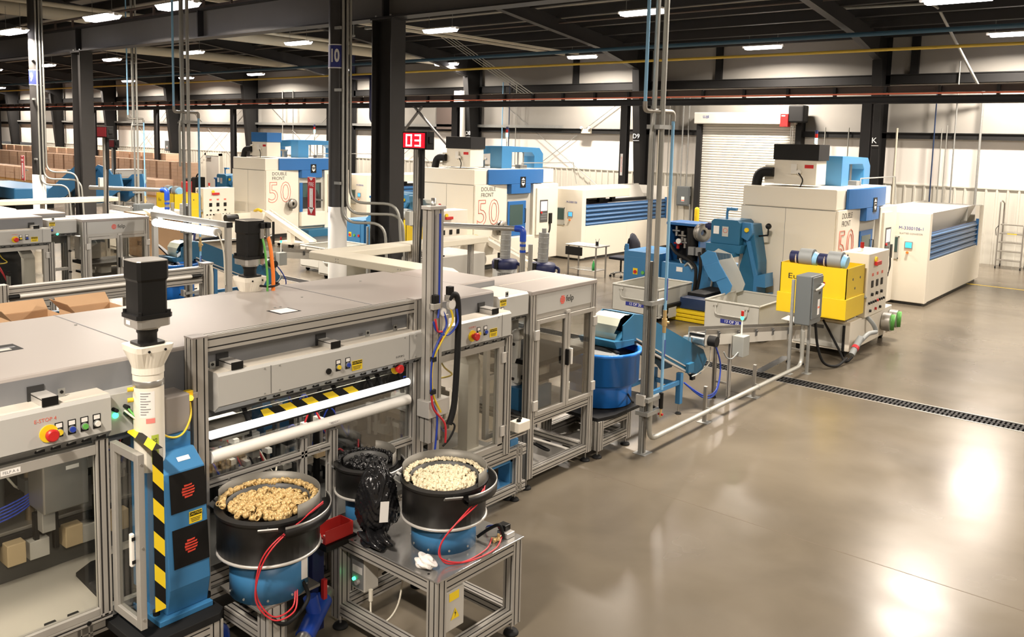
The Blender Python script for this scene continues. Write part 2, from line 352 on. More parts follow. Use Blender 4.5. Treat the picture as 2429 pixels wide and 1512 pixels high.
# ---- crane runway near the wall
cr = struct('crane_runway_beam')
MB().box(XL, XR, 26.88, 27.12, 4.86, 4.89).box(XL, XR, 26.99, 27.01, 4.89, 5.06).box(XL, XR, 26.88, 27.12, 5.06, 5.09).build('runway_beam', 'beam_dark', cr)
MB().box(XL, XR, 26.83, 26.87, 5.125, 5.17).build('conductor_bar', 'orange_red', cr)
MB().box(XL, XR, 27.0, 27.03, 5.19, 5.36).box(XL, XR, 26.9, 27.03, 5.36, 5.385).build('conductor_channel', 'beam_brown', cr)
b = MB().box(-.04, .04, 26.86, 27.0, 5.08, 5.37).build('bar_bracket', 'beam_dark', cr); b.location.x = 1
for i in range(1, 60): o = b.copy(); COL.objects.link(o); o.location.x = 1-i*1.5
for k in range(9):
    x = -8.5-8.66*k
    f = struct('runway_post'); f.location = (x, 27, 0)
    MB().box(x-.14, x+.14, 26.88, 26.895, 0, 4.86).box(x-.14, x+.14, 27.105, 27.12, 0, 4.86).box(x-.008, x+.008, 26.89, 27.11, 0, 4.86).build('column', 'beam_dark', f)
    if k < 2: bx('column_sign', f, 'sign_white', x-.07, x+.03, 26.865, 26.878, 2.3, 3.1, bevel=0); text('lettering', f, 'EXTINGUISHER', (x-.02, 26.862, 2.7), '-Y', .085, 'text_red', rot=-pi/2)
# ---- near beam with round and wide-flange columns
nb = struct('bridge_beam')
MB().box(XL, XR, 10.99, 11.01, 5.74, 6.35).build('beam_web', 'beam_grey', nb)  # light on the web is put into its grey, paler than the flanges
MB().box(XL, XR, 10.83, 11.17, 5.71, 5.74).box(XL, XR, 10.83, 11.17, 6.35, 6.38).build('beam_flange', 'beam_dark', nb)
for x in (-12.3, -25.3, -18.8, -6.2): MB().box(x-.02, x+.02, 10.84, 10.99, 5.74, 6.35).build('stiffener', 'beam_dark', nb)
MB().box(XL, XR, 10.94, 11.06, 6.38, 6.47).build('crane_rail', 'beam_brown', nb)
MB().tube([(XL, 10.78, 6.60), (XR, 10.78, 6.60)], .03, 6).build('conductor_bar', 'beam_brown', nb)
b = MB().box(-.02, .02, 10.75, 10.8, 6.38, 6.6).box(-.02, .3, 10.76, 10.79, 6.56, 6.6).build('bar_bracket', 'beam_brown', nb); b.location.x = 0
for i in range(1, 40): o = b.copy(); COL.objects.link(o); o.location.x = -i*1.15
for x in (-12.3, -25.3, -38.3):
    f = struct('wide_flange_column'); f.location = (x, 11, 0)
    MB().box(x-.27, x-.255, 10.82, 11.18, 0, 5.7).box(x+.255, x+.27, 10.82, 11.18, 0, 5.7).box(x-.26, x+.26, 10.99, 11.01, 0, 5.7).build('column', 'column_dark', f)
    MB().box(x-.3, x+.3, 10.8, 11.2, 5.68, 5.71).box(x-.32, x+.32, 10.75, 11.25, 0, .025).build('cap_plate', 'column_dark', f)
    for dx in (-.2, .2): MB().cyl((x+dx, 10.86, 5.7), (x+dx, 10.86, 5.77), .02, n=6).build('bolt', 'steel', f)
for x, num in ((-12.55, '10'), (-25.95, '9')):
    f = struct('round_column'); f.location = (x, 10, 0)
    MB().lathe((x, 10, 2.2), [(.165, 0), (.165, 5.6)], 28).build('column', 'column_dark', f)
    MB().lathe((x, 10, 0), [(.172, 0), (.172, 2.2), (.15, 2.2)], 28).build('column_jacket', 'column_white', f)
    s = MB(); n = 12
    a0, a1 = radians(-128), radians(5)
    s.lathe((x, 10, 4.72), [(.170, 0), (.170, .42)], n, 'sign_blue', a0, a1); s.lathe((x, 10, 4.715), [(.172, 0), (.172, .02)], n, 'sign_white', a0, a1); s.lathe((x, 10, 5.125), [(.172, 0), (.172, .02)], n, 'sign_white', a0, a1)
    s.build('grid_sign', 'sign_blue', f)
    t = text('grid_number', f, num, (0, 0, 0), '-Y', .31, 'sign_white', sx=.60, bold=.012)
    # wrap the digits round the column
    for vtx in t.data.vertices:
        q = vtx.co+Vector((x, 10, 0)); a = radians(-60)+(q.x)/.175; d = .174+.0005*(q.y < 0); vtx.co = (d*cos(a), d*sin(a), 4.93+q.z)
# conduits down the round columns, sweeping to the machines
def conduits(x, dx=0):
    c = thing('conduit_run', 'three bent steel conduits strapped to the round column marked 10' if dx == 0 else 'bent steel conduits on the farther round column at the left edge', 'conduit', (x, 9.9, 0))
    for k, (ox, oy, zb, xe, ye, ze) in enumerate(((.20, -.04, 1.92, 1.35, .35, .9), (.205, .05, 2.08, 1.75, .55, 1.0), (.20, .13, 2.28, 1.3, .55, 1.5))):
        X, Y = x+ox, 10+oy
        MB().bent([(X, Y, 8.2), (X, Y, zb), (X+ye+.2, Y+xe*.4, zb), (X+ye+.25, Y+xe*.42, ze)], .026, .28, 8).build('conduit', 'conduit', c)
    for z in (2.62, 4.3, 5.4): MB().box(x+.10, x+.26, 9.84, 9.88, z, z+.05).build('strut_clamp', 'galv', c)
conduits(-12.55); conduits(-25.95, 1)
# ---- services under the roof
def pipe(name, lab, pts, r, m, cat='pipe', br=.3, group=None, n=10):
    return single(name, MB().bent(pts, r, br, n), m, lab, cat, group)
pipe('gas_pipe', 'long yellow gas pipe running under the roof along the back wall', [(XL, 25, 6.25), (XR, 25, 6.25)], .045, 'gas_yellow')
pipe('air_pipe', 'dark blue air main running just above the yellow gas pipe', [(XL, 25.6, 6.78), (XR, 25.6, 6.78)], .07, 'duct_blue')
pipe('insulated_pipe', 'cream insulated pipe under the roof at the far left', [(-36.9, YF, 7.05), (-36.9, 28.4, 7.05)], .2, 'pipe_cream', n=14)
pipe('insulated_pipe', 'cream insulated pipe under the roof behind the column marked 10', [(-28.1, YF, 7.05), (-28.1, 29, 7.05)], .2, 'pipe_cream', n=14)
pipe('sprinkler_pipe', 'thin pale pipe beside the cream insulated pipe behind column 10', [(-27.3, YF, 7.2), (-27.3, 29, 7.2)], .07, 'pipe_cream')
for k, yy in enumerate((19.5, 23.7, 13.8, 9.2)): pipe('branch_pipe', ['dark sprinkler branch pipe along the roof at the crane rail side', 'dark sprinkler branch pipe nearest the back wall', 'dark sprinkler branch pipe over the near beam', 'dark sprinkler branch pipe in front of the near beam'][k], [(XL, yy, roofz(yy)-.45), (XR, yy, roofz(yy)-.45)], .03, 'beam_brown', group='sprinkler branch pipes')
for k in range(3):
    x = -18.5-3.0*k; y0 = 17.6+k*1.1
    single('cable_tray', MB().box(x-.55, x+.55, y0-.05, y0+.05, 7.0, 7.06).box(x-.55, x-.53, y0-.03, y0-.01, 7.06, roofz(y0)-.01).box(x+.53, x+.55, y0-.03, y0-.01, 7.06, roofz(y0)-.01), 'galv', ['hung strut trapeze nearest the tall pole, under the roof', 'hung strut trapeze in the middle under the roof', 'hung strut trapeze farthest left under the roof'][k], 'hanger', 'strut trapezes')
    for dx in (-.3, 0, .3): pass
single('cable_tray_ladder', MB().box(-21.6, -21.5, 12, 29, 7.06, 7.14).box(-20.9, -20.8, 12, 29, 7.06, 7.14), 'pipe_cream', 'long pale cable tray hung under the roof on strut trapezes', 'cable tray')
# wall services (each a run of its own)
def wallpipe(x, z0, z1, r, m, lab, y=29.62, top=None):
    pts = [(x, y, z0), (x, y, z1)]
    if top: pts.append((top[0], y, top[1]))
    single('wall_conduit', MB().bent(pts, r, .15, 6), m, lab, 'conduit', None)
wallpipe(-7.22, .9, 5.4, .022, 'dark_blue', 'dark blue hose hanging down the back wall right of the column')
wallpipe(-7.0, 1.3, 4.2, .018, 'conduit', 'first thin white conduit beside the blue hose on the back wall')
wallpipe(-6.85, 1.3, 4.3, .018, 'conduit', 'second thin white conduit beside the blue hose on the back wall')
wallpipe(-6.62, 1.0, 6.3, .025, 'galv', 'thin grey conduit right of the white pair on the back wall')
wallpipe(-5.9, 1.0, 5.4, .04, 'galv', 'thick grey conduit reaching the roof at right of the back wall')
wallpipe(-8.35, 1.6, 4.2, .04, 'pipe_cream', 'cream pipe beside the wide black column at right')
wallpipe(-9.9, 1.5, 4.2, .02, 'conduit', 'thin conduit on the back wall left of the wide black column')
wallpipe(-10.7, 1.5, 4.2, .02, 'conduit', 'thin conduit on the back wall right of the roll-up door')
wallpipe(-17.25, .9, 4.05, .04, 'pipe_cream', 'cream pipe on the back wall left of the roll-up door')
wallpipe(-16.2, 1.8, 5.3, .03, 'galv', 'grey conduit entering the top of the grey switch box by the roll-up door')
wallpipe(-15.95, 1.8, 5.3, .025, 'galv', 'second grey conduit into the switch box by the roll-up door')
wallpipe(-15.75, 0.2, 1.2, .03, 'galv', 'grey conduit leaving the bottom of the switch box by the roll-up door')
wallpipe(-16.8, 1.2, 5.3, .02, 'conduit', 'thin conduit left of the switch box by the roll-up door')
wallpipe(-25.4, 2.4, 6.1, .022, 'pale_blue', 'pale blue air line on the back wall behind the middle machine')
wallpipe(-25.0, 2.4, 6.1, .022, 'dark_blue', 'dark blue line on the back wall behind the middle machine')
wallpipe(-24.6, 2.4, 6.1, .022, 'conduit', 'thin conduit on the back wall right of the dark blue line')
wallpipe(-42.2, 2.4, 6.0, .03, 'conduit', 'pale conduit on the back wall behind the left machine')
wallpipe(-41.2, 2.4, 6.0, .022, 'galv', 'grey conduit on the back wall behind the left machine')
pipe('bent_conduit', 'grey conduit curving down from the roof at upper right', [(-9.5, 25.8, 7.6), (-6.6, 26.2, 7.6), (-5.9, 29.4, 5.3)], .04, 'galv')
ords4 = ('first', 'second', 'third', 'last')
for k in range(4): pipe('slanting_conduit', '%s of four thin conduits slanting from the roof behind the 03 sign' % ords4[k], [(-24.3+k*.18, 24.5, 7.5), (-23.9+k*.2, 29.5, 5.4)], .015, 'conduit', 'conduit', group='slanting roof conduits')
pipe('blue_elbow_pipe', 'thick dark blue elbow pipe on the wall right of column 10', [(-31.6, 26, 7.7), (-31.6, 26, 6.25), (-30.15, 26, 6.25), (-30.15, 26, 4.2), (-29.4, 26, 4.2)], .14, 'deep_blue', br=.25)
pipe('white_riser', 'tall white riser pipe on the wall left of the wide black column', [(-27.5, 28.85, 3.6), (-27.5, 28.85, 5.7)], .16, 'column_white')
pipe('white_riser', 'second white riser pipe touching the wide black column', [(-27.15, 28.8, 3.6), (-27.15, 28.8, 5.7)], .16, 'column_white')
for k, (a, b) in enumerate((((-27.85, 26.9, 4.92), (-29.5, 26.9, 3.38)), ((-28.4, 26.9, 4.92), (-25.8, 26.9, 2.85)))):
    single('knee_brace', MB().slab([Vector(a)+Vector((-.06, 0, 0)), Vector(a)+Vector((.06, 0, 0)), Vector(b)+Vector((.06, 0, 0)), Vector(b)+Vector((-.06, 0, 0))], (0, .1, 0)), 'beam_grey', ['diagonal steel brace left of the black column', 'diagonal steel brace behind the 03 sign'][k], 'brace', 'diagonal braces')
single('wall_louvre', MB().box(-29.6, -28.5, 29.6, 29.85, 3.95, 5.2), 'beam_brown', 'brown louvred vent high on the wall behind the 03 sign', 'vent')
# exit light, switch box, disconnects
e = thing('exit_light', 'cream emergency light on the dark girt between the machines', 'light', (-20.75, 29.6, 3.9)); bx('housing', e, 'pipe_cream', -20.95, -20.5, 29.55, 29.68, 3.86, 4.05)
for dx in (-.18, .22): MB().cyl((-20.73+dx, 29.56, 4.08), (-20.73+dx, 29.48, 4.1), .05, .06).build('lamp_head', 'white', e)
def switchbox(x, y, z0, z1, wd, lab):
    e = thing('switch_box', lab, 'switch box', (x, y, z0)); bx('housing', e, 'elec_grey', x-wd/2, x+wd/2, y-.16, y, z0, z1, bevel=.01)
    bx('door', e, 'elec_grey', x-wd/2+.03, x+wd/2-.05, y-.175, y-.16, z0+.05, z1-.03); bx('warning_label', e, 'paper', x-.06, x+.07, y-.178, y-.175, z0+.18, z0+.36, bevel=0); bx('label_band', e, 'text_red', x-.06, x+.07, y-.18, y-.178, z0+.2, z0+.24, bevel=0)
    bx('handle', e, 'midgrey', x+wd/2, x+wd/2+.03, y-.12, y-.05, z0+.4, z1-.1)
switchbox(-16.05, 29.75, 1.12, 1.88, .56, 'grey electrical switch box on the wall beside the roll-up door')
switchbox(-55.4, 29.75, 2.2, 2.9, .6, 'grey electrical switch box on the wall above the stacked cartons')
single('wall_cabinet', MB().box(-6.75, -6.1, 29.55, 29.8, 1.0, 1.35), 'midgrey', 'low grey box on the wall behind the right machine', 'box')
# ---- roll-up door and personnel door
d1 = struct('door_1')
for (x, s) in ((-15.45, 1), (-11.6, -1)): MB().box(x-.1, x+.1, 29.5, 29.88, 0, 4.7).build('door_guide', 'steel_black', d1)
sm = None
for k in range(45):
    z = k*.0953
    if sm is None:
        sm = MB().prism(0, -15.35, -11.7, [(29.66, z), (29.63, z+.012), (29.622, z+.047), (29.63, z+.084), (29.66, z+.0953), (29.68, z+.0953), (29.68, z)]).build('slat', 'door_white', d1)
    else: o = sm.copy(); COL.objects.link(o); o.location.z = z
bx('door_hood', d1, 'door_white', -15.6, -11.65, 29.35, 29.85, 4.29, 4.72, bevel=.03); text('maker_mark', d1, 'LUJE', (-15.1, 29.345, 4.55), '-Y', .13, 'text_blue')
bx('bottom_bar', d1, 'darkgrey', -15.35, -11.7, 29.6, 29.7, 0, .06)
mo = thing('door_operator', 'red motor box with black gear housing beside the roll-up door top', 'motor', (-11.8, 29.3, 4.3)); bx('motor_box', mo, 'red', -12.1, -11.82, 29.05, 29.3, 4.2, 4.65, bevel=.01); bx('gear_housing', mo, 'rubber', -11.85, -11.3, 29.1, 29.6, 4.35, 4.95, bevel=.05); bx('label', mo, 'paper', -12.05, -11.92, 29.045, 29.05, 4.56, 4.6, bevel=0)
MB().tube([(-11.75, 29.2, 4.3), (-11.74, 29.2, 1.5)], .01, 5).tube([(-11.68, 29.2, 4.3), (-11.69, 29.2, 1.5)], .01, 5).build('hand_chain', 'galv', mo)
d2 = struct('door_2'); bx('door_leaf', d2, 'liner', -50.7, -49.2, 29.72, 29.84, 0, 2.05); MB().box(-50.85, -50.7, 29.7, 29.88, 0, 2.2).box(-49.2, -49.05, 29.7, 29.88, 0, 2.2).box(-50.85, -49.05, 29.7, 29.88, 2.05, 2.2).build('door_frame', 'wainscot', d2); bx('door_closer', d2, 'midgrey', -50.6, -50.1, 29.62, 29.72, 1.9, 2.0)
bo = single('bollard', MB().cyl((-14.33, 27.5, 0), (-14.33, 27.5, 1.2), .085, n=16).sphere((-14.33, 27.5, 1.2), .085), 'yellow', 'yellow steel bollard guarding the roll-up door', 'bollard')
# ---- high bay lights
def hibay(x, y, z, lab, grp, src=None):
    if src is None:
        t = thing('high_bay_light', lab, 'ceiling light', (x, y, z), grp)
        MB().prism(0, x-.62, x+.62, [(y-.2, z+.06), (y-.12, z+.11), (y+.12, z+.11), (y+.2, z+.06)]).build('housing', 'white', t)
        MB().prism(0, x-.6, x+.6, [(y-.19, z+.06), (y+.19, z+.06), (y+.12, z-.03), (y-.12, z-.03)]).build('lens', 'led_white', t)
        for s in (-.5, .5): MB().tube([(x+s, y, z+.11), (x+s, y, roofz(y)+.004)], .006, 5).build('hanger_cable', 'galv', t)
        MB().box(x-.72, x-.62, y-.05, y+.05, z+.03, z+.1).box(x+.62, x+.72, y-.05, y+.05, z+.03, z+.1).build('end_cap', 'white', t)
        l = bpy.data.lights.new('lamp', 'AREA'); l.shape = 'RECTANGLE'; l.size = 1.2; l.size_y = .3; l.energy = HIBAY_W; l.color = LIGHT_COL; l.spread = radians(165)
        lo = bpy.data.objects.new('lamp', l); COL.objects.link(lo); lo.parent = t; lo.location = (0, 0, -.05)
        return t
    t = copy_tree(src); t.location = (x, y, z); t['label'] = lab; t['group'] = grp; return t
rows = ((27.8, 'row nearest the back wall'), (19.1, 'row over the machining cells'), (9.6, 'row over the near beam'), (1.8, 'row over the assembly line'), (-6., 'row behind'))[:4]
ords = ['first', 'second', 'third', 'fourth', 'fifth', 'sixth', 'seventh', 'eighth', 'ninth', 'tenth', 'eleventh', 'twelfth', 'thirteenth', 'fourteenth']
src = None
for ri, (y, g) in enumerate(rows):
    x0 = (-4.87, -11.74, -10.4, -10.7)[ri]
    for k in range((11, 9, 5, 4)[ri]):
        x = x0-(7.45 if ri == 0 else 7.25 if ri == 1 else 6.66)*k; z = 6.8 if ri < 2 else 6.1 if ri == 2 else 6.6
        if ri == 2 and k in (2, 3): x = (-20.5, -25.8)[k-2]; 
        if ri >= 2 and k == 0: x = -4.6 if ri == 2 else -2.5
        if ri >= 3: x = 4.2-6.9*k; y = -1.2
        lab = '%s high bay light from the right, %s' % (ords[k], g)
        s = hibay(x, y if ri != 2 else 9.4, z, lab, 'roof lights, '+g, src)
        if src is None: src = s
for x, y in ((2.3, 27.8), (-4.4, 19.1), (2.6, 19.1), (2.2, 10.3)):
    hibay(x, y, 6.5, 'high bay light beyond the right edge, '+{27.8: 'beside the back wall', 19.1: 'level with the white cabinet', 10.3: 'level with the near beam'}[y]+(', nearer the machines' if x < 0 else ''), 'roof lights at the right side', src)
# =================================================================== ASSEMBLY LINE (near)
def button(root, x, y, z, m, kind='push', lab=True):
    b = MB()
    if lab: b.box(x, x+.003, y-.022, y+.022, z-.03, z+.055, 'black'); b.box(x+.003, x+.004, y-.017, y+.017, z+.025, z+.05, 'paper')
    b.cyl((x, y, z), (x+.012, y, z), .020, n=14, m='galv'); b.cyl((x+.012, y, z), (x+.022, y, z), .016, n=14, m=m)
    return b.build('push_button', m, root)
def estop(root, x, y, z):
    e = MB().cyl((x, y, z), (x+.006, y, z), .05, n=20).build('stop_plate', 'hazard_yellow', root)
    MB().cyl((x+.006, y, z), (x+.035, y, z), .018, n=12).cyl((x+.035, y, z), (x+.06, y, z), .032, .036, 18).cyl((x+.06, y, z), (x+.068, y, z), .036, .028, 18).build('mushroom_button', 'red', root)
def caution(root, x, y, z, wd=.11, h=.08, body=True):
    MB().box(x, x+.002, y-wd/2, y+wd/2, z-h/2, z+h/2).build('warning_label', 'hazard_yellow', root)
    MB().box(x+.002, x+.003, y-wd*.46, y+wd*.46, z+h*.12, z+h*.45).build('label_header', 'black', root)
    text('lettering', root, 'CAUTION', (x+.0035, y, z+h*.285), '+X', h*.26, 'hazard_yellow', .0002)
    if body:
        for k in range(3): MB().box(x+.002, x+.0025, y-wd*(.40-.04*k), y+wd*(.40-.05*k), z-h*(.06+.13*k)-.004, z-h*(.06+.13*k)).build('print_line', 'text_black', root)
def felp(root, x, y, z, s=.1):
    b = MB(); r = s*.55
    for k in range(5):
        z0 = -r+k*2*r/5; zz = z0+r/5; hw = sqrt(max(.0001, r*r-zz*zz))
        b.prism(0, x, x+.002, [(y-hw+.1*r, z+z0+.02*r), (y+hw*.9, z+z0+.02*r+.05*r), (y+hw, z+z0+.30*r), (y-hw, z+z0+.30*r)])
    b.build('logo_mark', 'logo_red', root); text('logo_lettering', root, 'felp', (x+.001, y+s*.75, z), '+X', s*1.15, 'text_black', .0005, align='LEFT')
def clips(root, x, y0, y1, z, n):
    for i in range(n):
        y = y0+(y1-y0)*i/(n-1)
        MB().box(x-.01, x+.012, y-.025, y+.025, z-.012, z+.012).cyl((x+.012, y-.02, z+.004), (x+.02, y+.03, z+.02), .006, n=6, m='galv').build('connector', 'rubber', root)
AX = -4.92
am = thing('assembly_machine', 'long grey-hooded assembly machine with glass front in the near line', 'machine', (-5.7, 3.2, 0))
# hoods
def hood(nm, x0, x1, y0, y1, z0, z1, seams=(), hole=None):
    b = MB(); r = .02
    sec = [(x0, z0), (x0, z1-r), (x0+r, z1), (x1-r, z1), (x1-r*.3, z1-r*.3), (x1, z1-r), (x1, z0)]
    b.prism(1, y0, y1, sec)
    o = b.build(nm, 'hood', am)
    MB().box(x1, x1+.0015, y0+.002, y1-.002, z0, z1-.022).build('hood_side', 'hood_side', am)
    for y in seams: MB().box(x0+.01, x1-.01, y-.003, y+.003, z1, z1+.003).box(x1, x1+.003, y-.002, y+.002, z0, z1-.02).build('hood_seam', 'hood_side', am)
    return o
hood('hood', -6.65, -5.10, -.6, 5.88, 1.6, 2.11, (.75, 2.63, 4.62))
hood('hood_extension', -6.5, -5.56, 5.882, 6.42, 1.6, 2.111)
# hood-top openings: dark plates paint the shade inside, tray plates lie on top
for (xa, ya, s, wht) in ((-5.83, 1.98, .17, 0), (-5.62, 3.95, .16, 1)):
    b = MB().box(xa-.09, xa+.09, ya-s/2-.02, ya+s/2+.02, 2.108, 2.112, 'dark_in')
    if wht: b.box(xa-.075, xa+.075, ya-s/2, ya+s/2, 2.112, 2.114, 'paper')
    else: b.box(xa-.01, xa+.02, ya-s/2, ya+s/2, 2.112, 2.114, 'hood_side').box(xa+.02, xa+.07, ya-s/2+.02, ya+s/2-.04, 2.112, 2.1135, 'bin_grey')
    b.build('painted_opening', 'dark_in', am)
for (xa, ya) in ((-5.77, 3.97), (-5.77, 4.02), (-6.1, 3.1), (-6.0, 4.4), (-6.3, 5.3), (-6.2, 2.6)): MB().cyl((xa, ya, 2.11), (xa, ya, 2.116), .010, n=8).build('screw', 'galv', am)
# fascias
def fasciap(nm, x, y0, y1, z0, z1, back, chamfer=True):
    sec = [(back, z1), (x-.02, z1), (x, z1-.02), (x, z0), (x-.05, z0-.045), (back, z0-.045)]
    o = MB().prism(1, y0, y1, sec).build(nm, 'fascia', am)
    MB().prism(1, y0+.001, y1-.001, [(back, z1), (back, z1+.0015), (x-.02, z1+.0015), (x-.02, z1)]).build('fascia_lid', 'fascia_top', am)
    MB().prism(1, y0+.002, y1-.002, [(x-.004, z0-.006), (x-.002, z0-.006), (x-.052, z0-.052), (x-.054, z0-.05)]).build('connector_strip', 'midgrey', am)
    return o
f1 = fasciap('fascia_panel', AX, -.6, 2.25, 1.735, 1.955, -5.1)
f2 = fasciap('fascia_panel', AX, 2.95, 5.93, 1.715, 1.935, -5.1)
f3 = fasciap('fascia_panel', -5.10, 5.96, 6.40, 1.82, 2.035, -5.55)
for y in (3.35, 4.65, 5.80): MB().box(AX, AX+.002, y-.0015, y+.0015, 1.72, 1.92).build('panel_joint', 'darkgrey', f2)
for y in (3.30, 3.42, 4.60, 4.72, 5.75): MB().cyl((AX, y, 1.905), (AX+.004, y, 1.905), .006, n=6).cyl((AX, y, 1.73), (AX+.004, y, 1.73), .006, n=6).build('screw', 'galv', f2)
# left control buttons
estop(f1, AX, 1.90, 1.805); text('lettering', f1, 'E-STOP 4', (AX+.001, 1.885, 1.885), '+X', .03, 'text_red', .0003)
for y, m in ((1.955, 'cable_yellow'), (2.025, 'cable_blue'), (2.095, 'green'), (2.165, 'white')): button(f1, AX, y, 1.80, m)
clips(f1, AX-.03, 1.86, 2.2, 1.71, 5)
for y, m in ((3.93, 'cable_yellow'), (4.02, 'cable_blue')): button(f2, AX, y, 1.795, m)
MB().cyl((AX, 3.84, 1.78), (AX+.012, 3.84, 1.78), .022, n=14).build('black_plug', 'black', f2); caution(f2, AX, 4.11, 1.775, .10, .075)
estop(f2, AX-.06, 4.56, 1.655); clips(f2, AX-.03, 3.3, 4.75, 1.69, 14); text('lettering', f2, 'E-STOP 2', (AX+.001, 4.55, 1.76), '+X', .022, 'text_black', .0003)
estop(f2, AX, 5.40, 1.79); button(f2, AX, 5.48, 1.80, 'cable_yellow'); button(f2, AX, 5.57, 1.80, 'cable_blue'); caution(f2, AX, 5.68, 1.775, .10, .075); clips(f2, AX-.03, 5.0, 5.85, 1.69, 8)
text('lettering', f2, 'E-STOP 3', (AX+.001, 5.40, 1.865), '+X', .022, 'text_red', .0003)
caution(f3, -5.10, 6.02, 1.975, .09, .06); button(f3, -5.10, 6.01, 1.88, 'cable_blue'); clips(f3, -5.13, 6.02, 6.36, 1.80, 5); MB().sphere((-5.11, 6.1, 1.81), .02).build('indicator', 'led_green', f3)
# box handles (profile stubs) and small lugs along the top of the fascias
for y, zt in ((1.92, 1.957), (3.10, 1.937), (3.92, 1.937), (5.72, 1.937)):
    h = MB().box(-5.16, AX-.02, y-.042, y+.042, zt, zt+.048, 'alu_bright').box(-5.16, AX-.02, y-.043, y+.043, zt+.036, zt+.041, 'black').box(AX-.02, AX-.012, y-.043, y+.043, zt, zt+.049, 'black'); h.build('stop_bar', 'alu_bright', am)
    MB().box(-5.098, -5.09, y-.06, y+.03, zt+.0, zt+.085).build('cutout_shade', 'dark_in', am)  # dark plate paints the shade of a hole in the hood front
for y, zt in ((2.03, 1.957), (2.99, 1.937), (4.33, 1.937), (4.62, 1.937), (5.15, 1.937), (6.02, 2.037)): MB().box(-5.06, -5.055, y-.02, y+.02, zt, zt+.05).cyl((-5.055, y, zt+.03), (-5.05, y, zt+.03), .01, n=8, m='black').build('lug', 'galv', am)
# cabinet behind press: connector box between the fascias
b = bx('connector_box', am, 'fascia', -5.1, -4.98, 2.26, 2.55, 1.68, 1.93); bx('side_box', am, 'hood', -5.1, -4.90, 2.58, 2.74, 1.62, 1.86, bevel=.01)
MB().sphere((-4.975, 2.30, 1.80), .018).build('indicator', 'led_green', am)
for k, (y, z) in enumerate(((2.29, 1.84), (2.36, 1.845), (2.44, 1.83), (2.36, 1.80), (2.40, 1.77))): MB().cyl((-4.98, y, z), (-4.93, y, z), .012, n=8).build('plug', 'rubber', am)
for k, (m, dz) in enumerate((('cable_white', 0), ('green', .01), ('cable_yellow', -.02), ('cable_white', -.03))):
    MB().tube([(-4.94, 2.34+.02*k, 1.83+dz), (-4.86, 2.38, 1.78+dz), (-4.83, 2.43+.01*k, 1.76+dz), (-4.84, 2.5, 1.75+dz)], .007, 6, smooth=5).build('cable', m, am)
# base frame of the machine: rails, feet, plates
base = MB(); 
for x in (-5.0, -6.6):
    profile(base, 1, -.6, 6.3, x-.09, x, .46, .56); profile(base, 1, -.6, 6.3, x-.09, x, .10, .19)
    for y in (-.5, .8, 2.1, 3.3, 4.6, 6.2): profile(base, 2, .10, .56, x-.09, x, y-.045, y+.045)
base.build('base_frame', 'alu', am)
for y in (.8, 3.3, 4.6, 6.2): foot('levelling_foot', am, -5.05, y, .12)
MB().box(-6.6, -5.0, -.6, 2.76, .56, .60).build('base_plate', 'floor_plate', am); MB().box(-6.6, -5.0, 2.76, 4.8, .56, .60).build('base_plate', 'darkgrey', am); MB().box(-6.6, -5.0, 4.8, 5.95, .57, .61).build('base_plate', 'midgrey', am)
MB().box(-6.62, -6.58, -.6, 6.2, .6, 1.62).build('rear_panel', 'darkgrey', am)
# left glazed front
fr = MB(); X0, X1 = -5.0, -4.95
for y0, y1 in ((-.6, -.5), (2.17, 2.245)): profile(fr, 2, .585, 1.68, X0, X1, y0, y1)
fr.box(X0, X1, -.5, 2.17, 1.60, 1.66); profile(fr, 1, -.6, 2.245, X0-.02, X1, .56, .60); fr.box(X0, X1, -.5, 2.17, .60, .645)
fr.build('window_frame', 'alu', am, .003)
MB().box(-4.977, -4.973, -.5, 2.17, .645, 1.60).build('window_glass', 'glass', am)
for (ya_, yb_, xx_, w_) in ((-.3, 2.1, -5.15, 14), (3.0, 4.7, -5.35, 9), (5.0, 5.85, -5.3, 1.5)):  # left one read from the glow inside, the other two added as fill
    MB().box(xx_-.03, xx_+.03, ya_, yb_, 1.565, 1.59).build('bay_fill_strip', 'tube_white', am)
    l_ = bpy.data.lights.new('bay_fill_light', 'AREA'); l_.shape = 'RECTANGLE'; l_.size = .05; l_.size_y = yb_-ya_; l_.energy = w_; l_.color = (1, .9, .75); lo_ = bpy.data.objects.new('bay_fill_light', l_); COL.objects.link(lo_); lo_.parent = am; lo_.location = Vector((xx_, (ya_+yb_)/2, 1.56))-am.location
MB().box(X1, X1+.001, 1.66, 1.76, 1.615, 1.645).build('label', 'paper', am); text('lettering', am, 'FELP A 6', (X1+.0015, 1.71, 1.63), '+X', .022, 'text_grey', .0003)
for k in range(3): MB().cyl((X1, 1.2+.45*k, .58), (X1+.008, 1.2+.45*k, .58), .014, n=6).build('bolt', 'black', am)
for y in (1.92, 2.05): MB().box(-5.05, -5.0, y-.03, y+.03, .60, .63).build('floor_clamp', 'rubber', am)
